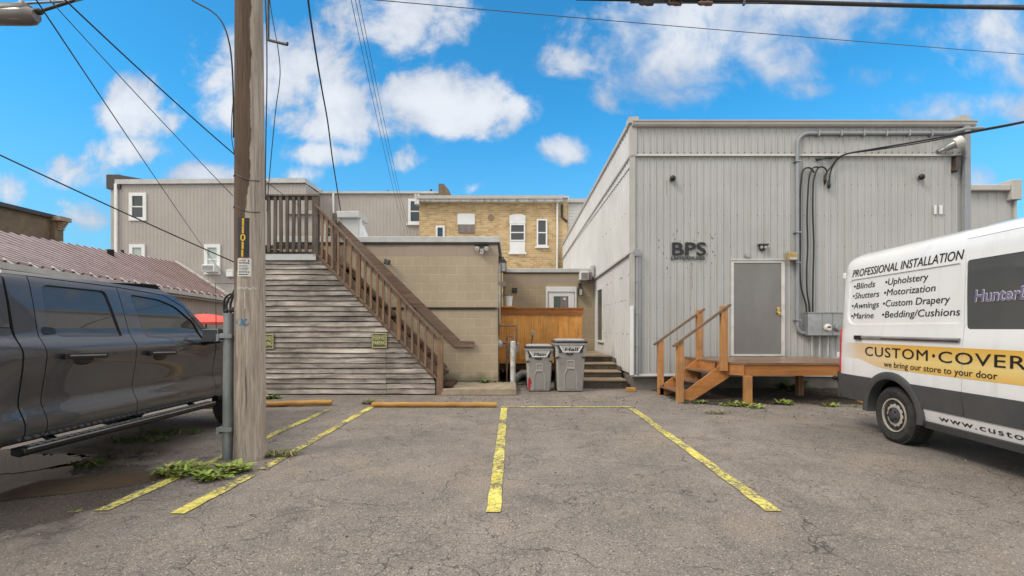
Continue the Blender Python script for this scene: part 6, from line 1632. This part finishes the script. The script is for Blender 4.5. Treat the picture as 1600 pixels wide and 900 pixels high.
# bed, with its dark canopy
arch2 = [(3.10+.50*math.cos(t), .40+.50*math.sin(t)) for t in [math.pi*k/14 for k in range(15)]]
tpanel("bed_side", TP, [(1.80,.60),(2.55,.52)]+list(reversed(arch2))+[(3.65,.50),(3.785,.50),(3.785,1.395),(1.80,1.395)])
capw = roundpoly([(2.15,1.43),(3.60,1.43),(3.555,1.765),(2.25,1.765)], .07)
cp = tpanel("canopy_side", TP, [(1.85,1.402),(3.785,1.402),(3.84,1.815),(1.95,1.815)], [capw])
tpanel("canopy_window", tg, grow(capw,1.02), parent=cp, off=-.012, lip=0)
b = B(); rows = [[(TX+.775*f, y, 1.815+.06*(1-f*f)) for f in [k/8*2-1 for k in range(9)]] for y in (1.95, 2.5, 3.2, 3.84)]; b.grid(rows); b.build("canopy_roof", TP, tk, smooth=40)
b = B(); b.box(TX-.9, TX+.88, 1.9, 3.8, 1.0, 1.40); b.hexa([(TX-.86,1.9,1.4),(TX+.86,1.9,1.4),(TX+.86,3.76,1.4),(TX-.86,3.76,1.4),(TX-.66,2.0,1.81),(TX+.66,2.0,1.81),(TX+.66,3.80,1.81),(TX-.66,3.80,1.81)]); b.build("bed", M['plate_black'], tk)
# bumpers, grille, lamps
b = B(); b.box(TX-.90,TX+.82,7.48,7.68,.50,.74); b.build("front_bumper", M['galv'], tk, bev=.04, seg=2)
b = B(); b.box(TX-.62,TX+.62,7.50,7.61,.76,1.13); b.build("grille", M['plate_black'], tk, bev=.02)
for sx in (-1, 1): b = B(); b.box(TX+sx*.75-.10,TX+sx*.75+.10,7.46,7.60,.82,1.12); b.build("headlight", M['lamp_glass'], tk, bev=.02)
b = B(); b.box(TX-.95,TX+.93,1.70,1.93,.52,.76); b.build("rear_bumper", M['galv'], tk, bev=.04, seg=2)
b = B(); b.box(TX-.98,TX-.92,1.95,7.3,.55,1.3); b.hexa([(TX-.98,3.85,1.3),(TX-.92,3.85,1.3),(TX-.92,6.3,1.3),(TX-.98,6.3,1.3),(TX-.70,3.9,1.86),(TX-.64,3.9,1.86),(TX-.64,5.6,1.86),(TX-.70,5.6,1.86)]); b.build("far_side", TP, tk)
# running board
b = B(); x0, x1 = TX+.945, TX+1.065
b.prism([(x0,3.74,.40),(x1-.05,3.74,.385),(x1,3.74,.415),(x1,3.74,.445),(x1-.03,3.74,.458),(x0,3.74,.458)], (0,2.42,0)); rbd = b.build("running_board", trim_m, tk, bev=.008)
b = B()
for k in range(34): y = 3.82+k*.068; b.box(x1-.10, x1-.035, y, y+.04, .4585, .463)
b.bar((x1+.002,3.76,.452),(x1+.002,6.14,.452),.006,.012); b.build("tread_strip", M['galv'], rbd)
b = B()
for y in (4.1, 5.0, 5.9): b.bar((x0-.10,y,.50),(x0+.06,y,.41),.06,.03)
b.build("board_bracket", M['plate_black'], tk)
# mirror
my, mz = 5.93, 1.31; mx = TF(6.0, 1.22)
b = B(); b.hexa([(mx+.03,my,mz-.115),(mx+.27,my-.01,mz-.11),(mx+.29,my+.13,mz-.07),(mx+.06,my+.15,mz-.09),(mx+.03,my,mz+.095),(mx+.26,my-.01,mz+.085),(mx+.27,my+.12,mz+.06),(mx+.06,my+.14,mz+.07)])
mr_ = b.build("wing_mirror", trim_m, tk, bev=.025, seg=3, smooth=40)
b = B(); b.box(mx+.052, mx+.245, my-.022, my-.008, mz-.085, mz+.07); b.build("mirror_glass", plain("mirror", (.28,.29,.30), .03, 1.0, var=.02), mr_, bev=.004)
b = B(); b.bar((mx-.04,my+.10,mz-.12),(mx+.12,my+.08,mz-.08),.07,.05); b.build("mirror_arm", trim_m, mr_)
b = B(); b.box(mx+.262, mx+.283, my+.0, my+.04, mz-.075, mz+.02); b.build("marker_lens", M['sign_white'], mr_)
b = B(); b.tube([(TF(6.35,1.2)-.05,6.35,1.20),(TF(6.35,1.2)-.055,6.35,1.60),(TF(6.35,1.2)-.065,6.36,1.99)], [.006,.004,.003], 6); b.build("antenna", M['black'], tk)
tyre_m = plain("tyre_rubber", (.022,.021,.020), .85, var=.2, vs=12, dirt=(.10,.09,.075), dirtamt=.35, ds=6, bump=.2, bs=90)
def wheel(th, c, r, w, axis, mrim, nsp=6, steel=False, far=False):
    """tyre with tread blocks, rim as its sub-part"""
    b = B(); ax = Vector(axis).normalized()
    b.lathe([(r*.60,-.015),(r*.70,.012),(r*.86,.018),(r*.95,.0),(r*.995,-.03),(r,-w*.5),(r*.995,-w+.03),(r*.95,-w),(r*.70,-w+.0),(r*.6,-w+.02)], c, ax, 48)
    a0 = ax.orthogonal().normalized(); a1 = ax.cross(a0)
    for k in range(60):
        t = 2*math.pi*k/60; e = a0*math.cos(t)+a1*math.sin(t); tg_ = a1*math.cos(t)-a0*math.sin(t)
        for (h0, h1, s_) in ((-.012,-w*.30,0),(-w*.36,-w*.64,.5),(-w*.70,-w+.012,0)):
            p = Vector(c)+e*(r-.004)+tg_*s_*r*.1; b.bar(p+ax*h0, p+ax*h1, r*.07, .022, e)
    ty = b.build("wheel", tyre_m, th, smooth=35)
    b = B(); b.lathe([(r*.62,-.02),(r*.60,.004),(r*.56,.002),(r*.555,-.03),(r*.52,-.045 if steel else -.06),(r*.46,-.020 if steel else -.05),(r*.36,-.010 if steel else -.05),(r*.27,-.012),(r*.24,-.03),(0,-.03)], c, ax, 40, caps=False)
    rim = b.build("rim", mrim, ty, smooth=40)
    b = B()
    if steel:
        for k in range(12):
            t = 2*math.pi*k/12; e = a0*math.cos(t)+a1*math.sin(t); b.lathe([(r*.045,-.04),(r*.045,-.010),(r*.0,-.0095)], Vector(c)+e*r*.43, ax, 10, caps=False)
        b.build("rim_slots", M['plate_black'], rim)
        b = B(); b.lathe([(r*.285,-.022),(r*.275,.006),(r*.15,.014),(r*.13,.022),(0,.022)], c, ax, 30, caps=False); b.build("hub_cap", M['guard'] if False else plain("hub_plastic", (.05,.05,.052), .55, var=.2), rim, smooth=40)
        b = B()
        for k in range(5):
            t = 2*math.pi*k/5+.3; e = a0*math.cos(t)+a1*math.sin(t); b.lathe([(r*.028,.0),(r*.028,.026),(0,.028)], Vector(c)+e*r*.20, ax, 8, caps=False)
        b.build("wheel_nuts", M['plate_black'], rim)
    else:
        for k in range(nsp):
            t = 2*math.pi*k/nsp; e = a0*math.cos(t)+a1*math.sin(t); b.bar(Vector(c)+e*r*.1+ax*.0, Vector(c)+e*r*.57-ax*.01, r*.16, .03, ax)
        b.build("spokes", mrim, rim)
for y in (3.10, 6.98):
    wheel(tk, (TX+.955, y, .39), .39, .225, (1,0,0), M['galv'])
    wheel(tk, (TX-.955, y, .40), .40, .27, (-1,0,0), M['galv'])

# ================================================================== WHITE VAN (local y towards its rear; its lettered side is at local -x)
m, n = newmat("white_van_paint")
x, y, z = n.sep(); vc = n.mix(n.mr(n.noise(2.0, 6, .6), .4, .7), (.80,.80,.80), (.76,.755,.75)); vc = n.mix(n.m('MULTIPLY', n.mr(n.m('ADD', z, n.m('MULTIPLY', n.noise(6,5), .35)), 1.05, .55), .35), vc, (.36,.32,.27)); vc = n.mix(n.m('MULTIPLY', n.mr(n.noise(7, 5, .6, n.map((1,1,.10))), .55, .75), .22), vc, (.42,.40,.37)); n.col(vc); n.rough(.3); n.b.inputs['Coat Weight'].default_value = .9; n.b.inputs['Coat Roughness'].default_value = .05
n.bump(n.noise(1.0, 2), .06, .02); VP = m
m, n = newmat("gold_band"); x, y, z = n.sep()
fd_ = n.mr(n.m('ADD', y, n.m('MULTIPLY', n.m('SUBTRACT', 1.2, z), 1.2)), 1.15, .05)
lo_ = n.mr(z, .885, 1.2); 
gold = n.mix(n.mr(n.m('ABSOLUTE', n.m('SUBTRACT', lo_, .42)), .0, .58), (.74,.56,.22), (.72,.40,.05))
pale = n.mix(n.mr(y, 1.2, .75), (.73,.735,.74), (.68,.52,.36))
n.col(n.mix(n.m('POWER', fd_, 1.3), pale, gold)); n.rough(.32); n.b.inputs['Coat Weight'].default_value = .5
GOLD = m
cladm = plain("black_cladding", (.062,.062,.064), .55, var=.15, dirt=(.10,.095,.09), dirtamt=.35)
HW = 1.03
YAW = -math.atan(.08)
vn = thing("delivery_van", "white high roofed van with gold CUSTOM COVER lettering and a black lower side", "van", (5.627, 5.598, 0), YAW, local=True)
vt_ = [(.28,.07),(.36,.035),(.50,.018),(.72,.0),(.95,.002),(1.05,.010),(1.25,.010),(1.34,.020),(1.40,.028),(1.75,.040),(2.05,.058),(2.22,.075),(2.30,.098),(2.36,.140),(2.41,.215),(2.44,.30)]
def VF(y, z):
    o = softer(vt_, z, .02)
    if y > 1.04: o += ((y-1.04)/.34)**2.6*(.085+.03*z)
    if y < -3.0: o += ((-3.0-y)/1.7)**2*.18
    return HW - o
def vpanel(name, mat, outer, holes=(), parent=None, sgn=-1, **k): return panel(name, mat, parent or vn, outer, VF, holes, sgn, **k)
YD = -.842            # sliding door's rear gap
YE = 1.335            # rear end of the side
WY = .17
va = [(.49*math.cos(t)+WY, .345+.49*math.sin(t)) for t in [math.pi*k/18 for k in range(19)]]
recess = roundpoly([(1.10,1.44),(-.795,1.44),(-.77,2.065),(1.055,2.065)], [.20,.03,.04,.06], 6)
q = vpanel("rear_quarter_panel", VP, [(YD+.004,.752),(WY-.275,.752)] + [p for p in reversed(va) if p[1] > .753] + [(WY+.275,.752),(YE,.752),(YE-.01,1.4),(YE-.045,2.1),(YE-.09,2.435),(YD+.06,2.435),(YD+.02,2.0),(YD+.004,1.3)], [recess], zc=None)
vpanel("recessed_panel", VP, grow(recess, 1.015), parent=q, off=-.014, lip=0)
vpanel("recess_edge", VP, grow(recess,1.006), [grow(recess, .985)], parent=q, off=-.006, lip=.01)
dwin = roundpoly([(-2.02,1.385),(YD-.03,1.385),(YD+.005,2.08),(-1.98,2.08)], .04)
sd = vpanel("sliding_door", VP, [(-2.13,.752),(YD-.004,.752),(YD-.004,1.3),(YD+.012,2.0),(YD+.05,2.30),(-2.10,2.30)], [dwin])
vpanel("roof_side_rail", VP, [(-2.85,2.305),(YD+.052,2.305),(YD+.058,2.435),(-2.8,2.435)])
m, n = newmat("rain_streaked_glass"); n.col((.075,.080,.083)); n.rough(n.mr(n.noise(40, 4, .6, n.map((1,1,.08))), .4, .7, .03, .16)); n.b.inputs['Specular IOR Level'].default_value = .7
VG = m
dg_ = vpanel("window", VG, grow(dwin,1.012), parent=sd, off=-.004, lip=0)
vpanel("front_door", VP, [(-3.15,.752),(-2.138,.752),(-2.108,2.30),(-2.75,2.30),(-3.25,1.55)], [])
vpanel("front_door_window", VG, roundpoly([(-3.05,1.38),(-2.22,1.38),(-2.2,2.05),(-2.7,2.05)], .05), off=.003, lip=0)
va2 = [(-3.75+.48*math.cos(t), .36+.48*math.sin(t)) for t in [math.pi*k/14 for k in range(15)]]
vpanel("front_wing", VP, [(-4.5,.5)]+[p for p in reversed([(-p[0]-7.5,p[1]) for p in va2])]+[(-3.155,.5),(-3.155,1.40),(-3.6,1.36),(-4.5,1.0)])
# lower strips
vpanel("side_cladding", cladm, [(-3.1,.50),(YD-.006,.50),(YD-.03,.545),(YD-.006,.748),(-3.1,.748)], off=.014, lip=.03)
vpanel("side_cladding", cladm, [(YD+.0,.50),(WY-.475,.50),(WY-.455,.60),(WY-.285,.748),(YD+.0,.748),(YD-.02,.545)], off=.014, lip=.03)
vpanel("side_cladding", cladm, [(WY+.455,.42),(YE+.01,.42),(YE+.01,.748),(WY+.285,.748),(WY+.44,.60)], off=.014, lip=.03)
vpanel("lower_panel", VP, [(-3.1,.365),(WY-.50,.365),(WY-.485,.498),(-3.1,.498)], off=.004, lip=.02)
vpanel("sill", cladm, [(-3.1,.285),(WY-.48,.285),(WY-.50,.363),(-3.1,.363)], off=.03, lip=.08)
# body shell, roof, rear
b = B(); 
b.box(-HW+.10, HW-.10, -3.0, -.55, .40, 1.3); b.box(-HW+.10, HW-.10, .55, YE-.02, .55, 1.3); b.box(-HW+.42, HW-.05, -.55, .55, .40, 1.3); b.box(-HW+.12, HW-.12, -.55,.55,.90,1.3); b.hexa([(-HW+.13,-2.7,1.3),(HW-.13,-2.7,1.3),(HW-.13,YE-.08,1.3),(-HW+.13,YE-.08,1.3),(-HW+.30,-2.4,2.3),(HW-.30,-2.4,2.3),(HW-.30,YE-.16,2.3),(-HW+.30,YE-.16,2.3)]); b.box(-HW+.1,HW-.1,-4.4,-3.0,.45,1.0)
b.build("body_shell", M['plate_black'], vn)
b = B(); rows = []
for i in range(20):
    y = -2.8+(YE-.075+2.8)*i/19; hw = VF(y, 2.42); zt_ = 2.422 + (-.015*max(0,(y-1.0)/.3)**2 if y > 1.0 else 0)
    rows.append([(hw*f, y, zt_+.10*(1-abs(f)**2.4)) for f in [k/14*2-1 for k in range(15)]])
b.grid(rows); rows2 = rows[-1]; b.build("roof", VP, vn, smooth=50)
b = B(); rows = []
for j in range(26):
    z = .74+(2.45-.74)*j/25; ye = YE-.002 - (.0 if z < 1.4 else (z-1.4)*.05) - (max(0,z-2.2)*.25); hw = VF(YE-.01, min(z,2.435)); 
    rows.append([(hw*f, ye+.05*(1-f*f)+ .0, z + (.09*(1-f*f) if j == 25 else 0)) for f in [k/14*2-1 for k in range(15)]])
b.grid(rows); b.build("rear_door", VP, vn, smooth=50)
b = B(); b.box(-.7,-.08,YE+.035,YE+.05,1.42,2.0); b.box(.08,.7,YE+.035,YE+.05,1.42,2.0); b.build("rear_window", VG, vn)
for sg_ in (-1,):
    lamp = plain("tail_lamp_red", (.42,.012,.014), .15, var=.1, coat=.6)
    vpanel("tail_light", lamp, [(YE-.14,.775),(YE+.012,.775),(YE+.008,1.37),(YE-.045,1.385),(YE-.115,1.30)], off=.018, lip=.05)
    panel("tail_light", lamp, vn, [(YE-.14,.775),(YE+.012,.775),(YE+.008,1.37),(YE-.045,1.385),(YE-.115,1.30)], VF, (), 1, off=.018, lip=.05)
b = B(); prof = []
for f in [k/12*2-1 for k in range(13)]: prof.append((f*(HW-.055), YE+.02+.105*(1-abs(f)**3)))
rows = [[(x*(.965 if z < .5 else 1), y-(.03 if z < .45 else 0), z) for x, y in prof] for z in (.41,.47,.60,.735,.765)]
rows.append([(x*.98, y-.10, .768) for x, y in prof])
b.grid(rows); b.grid([[(-HW+.06-.0, YE+.02, z), (-HW+.045, YE-.02, z), (-HW+.03, YE-.10, z)] for z in (.41,.6,.765)]); b.build("rear_bumper", cladm, vn, smooth=40)
b = B(); c = (-HW+.035, YE+.01, .665); b.lathe([(.030,0),(.036,.02),(.03,.04),(.0,.042)], c, (-1,0,.0), 14, caps=False); b.build("parking_sensor", M['plate_black'], vn, smooth=40)
# wheel arch flare
b = B(); rows_ = []
for k in range(31):
    t = -.30 + (math.pi+.60)*k/30; ro, ri = .515, .425
    def pt(r, o): y = WY+r*math.cos(t); z = max(.31, .345+r*math.sin(t)); return (-(VF(y, max(z,.55))+o), y, z)
    rows_.append([pt(ro,-.005), pt(ro,.022), pt(ro-.02,.030), pt(ri+.02,.030), pt(ri,.022), pt(ri,-.10)])
b.grid(rows_); b.build("arch_flare", cladm, vn, smooth=45)
b = B(); rows_ = [[(-HW+.05, WY+.50*math.cos(t), .345+.46*math.sin(t)), (-HW+.45, WY+.50*math.cos(t), .345+.46*math.sin(t))] for t in [math.pi*k/20 for k in range(21)]]; b.grid(rows_); b.build("wheel_housing", M['plate_black'], vn, smooth=60)
# sliding rail, rubber seams, hinge
b = B(); zr = 1.268; 
pts_o = [(y, -(VF(y, zr)+.004)) for y in [YD-.0+.02+k*(.80-YD-.02)/8 for k in range(9)]]
rows = [[(x-.0, y, zr+.026) for y, x in pts_o], [(x-.018, y, zr+.016) for y, x in pts_o], [(x-.018, y, zr-.012) for y, x in pts_o], [(x-.0, y, zr-.024) for y, x in pts_o]]
b.grid(rows); b.build("slide_rail", plain("rail_grey", (.30,.28,.265), .4, .3, var=.2), q)
b = B(); b.bar((-VF(.78,zr)-.012,.72,zr),(-VF(.82,zr)-.012,.86,zr),.03,.055); b.build("rail_stop", M['plate_black'], q)
b = B(); b.bar((-VF(0,zr)-.023,YD+.03,zr-.006),(-VF(0,zr)-.019,.72,zr-.006),.004,.012); b.build("rail_slot", M['plate_black'], q)
for z in (2.15, 1.0):
    b = B(); b.box(-VF(YE-.02,z)-.02, -VF(YE-.02,z)+.05, YE-.03, YE+.035, z-.045, z+.045); b.build("hinge", VP, vn, bev=.012)
wheel(vn, (-HW+.035, WY, .335), .335, .235, (-1,0,0), plain("steel_rim", (.48,.445,.385), .45, .2, var=.12, dirt=(.2,.16,.12), dirtamt=.4), steel=True)
wheel(vn, (HW-.055, WY, .335), .335, .235, (1,0,0), M['galv'])
wheel(vn, (-HW+.055, -3.70, .335), .335, .235, (-1,0,0), M['galv']); wheel(vn, (HW-.055, -3.70, .335), .335, .235, (1,0,0), M['galv'])
b = B(); b.box(-.8,.8,-.08,.08,.28,.42); b.box(.0,.3,-3,1.0,.3,.42); b.build("axle", M['plate_black'], vn)
# far side and nose (simple)
for nm, poly in (("far_side", [(-2.8,.40),(YE,.45),(YE-.01,1.4),(YE-.09,2.435),(-2.8,2.435),(-3.2,1.5),(-3.2,.4)]),):
    panel(nm, VP, vn, poly, VF, (), 1)
b = B(); rows = []
for (y, z, w) in ((-2.55,2.40,.70),(-3.2,1.75,.85),(-3.65,1.38,.92)): rows.append([(w*f, y-.10*(1-f*f), z+.03*(1-f*f)) for f in (-1,-.6,-.2,.2,.6,1)])
b.grid(rows); b.build("windscreen", VG, vn, smooth=180)
b = B(); rows = []
for (y, z, w) in ((-3.64,1.38,.94),(-4.2,1.22,.93),(-4.5,1.02,.88),(-4.62,.75,.86),(-4.62,.42,.86)): rows.append([(w*f, y-.08*(1-f*f), z+.03*(1-f*f)) for f in (-1,-.6,-.2,.2,.6,1)])
b.grid(rows); b.build("bonnet", VP, vn, smooth=50)
# gold band and lettering follow the body's surface
vpanel("gold_band", GOLD, [(-2.10,.890),(YD-.005,.890),(YD-.005,1.195),(-2.10,1.195)], parent=sd, off=.002, lip=0)
vpanel("gold_band", GOLD, [(YD+.005,.890),(.25,.890),(.42,.905),(.60,.945),(.78,.985),(1.20,1.0),(1.20,1.195),(YD+.005,1.195)], parent=q, off=.002, lip=0)
def van_text(s, y_left, z, height, y_right, parent, mat, name="lettering", bold=0.0, shear=0.0, off=.004, space=1.0, zr=None):
    """text runs from the rear towards the front (reading left to right from outside)"""
    me = text_mesh(s, height/.73, bold, shear, space)
    bm = bmesh.new(); bm.from_mesh(me)
    xs = [v.co.x for v in bm.verts]; m0, m1 = min(xs), max(xs); k = (y_left-y_right)/(m1-m0)
    for zc in [i*.03 for i in range(-2, 14)]: bmesh.ops.bisect_plane(bm, geom=bm.verts[:]+bm.edges[:]+bm.faces[:], plane_co=(0,zc,0), plane_no=(0,1,0))
    for v in bm.verts:
        y = y_left-(v.co.x-m0)*k; zz = z+v.co.y; v.co = Vector((-(VF(y, zz)+off+v.co.z), y, zz))
    bm.to_mesh(me); bm.free()
    return link(name, me, mat, parent)
INK = M['letter_black']
def yv(Yw): return (Yw-5.68)/.9968
rp = [c for c in q.children if c.name.startswith("recessed")][0]
van_text("PROFESSIONAL INSTALLATION", 1.01, 2.100, .105, -.79, q, INK, bold=.0025, shear=.16, off=.004)
for i, (a, c) in enumerate((("•Blinds","•Upholstery"),("•Shutters","•Motorization"),("•Awnings","•Custom Drapery"),("•Marine","•Bedding/Cushions"))):
    z = (1.930,1.798,1.662,1.524)[i]
    van_text(a, .985+.01*i, z, .085, (.55,.46,.455,.55)[i], rp, INK, bold=.0025, shear=.16, off=-.0115)
    van_text(c, .36+.01*i, z+.002, .085, (-.33,-.44,-.64,-.77)[i], rp, INK, bold=.0025, shear=.12, off=-.0115)
van_text("CUSTOM", .655, 1.035, .125, -.40, q, INK, bold=.005, space=1.1, off=.0045)
van_text("·", -.46, 1.03, .14, -.50, q, INK, bold=.05, off=.0045)
van_text("COVER", -.545, 1.032, .125, -1.50, vn, INK, bold=.005, space=1.1, off=.0045)
van_text("we bring our store to your door", .285, .918, .072, -1.235, vn, INK, bold=.001, off=.0045)
van_text("www.custo", -.535, .405, .062, -1.46, vn, INK, bold=.003, space=1.15, off=.0075)
hp = plain("purple_letters", (.16,.13,.27), .5, var=.05)
van_text("HunterD", -.945, 1.655, .118, -1.52, dg_, M['white'], bold=.05, shear=.08, off=.001); van_text("HunterD", -.95, 1.655, .118, -1.515, dg_, hp, bold=.012, shear=.08, off=.0045)
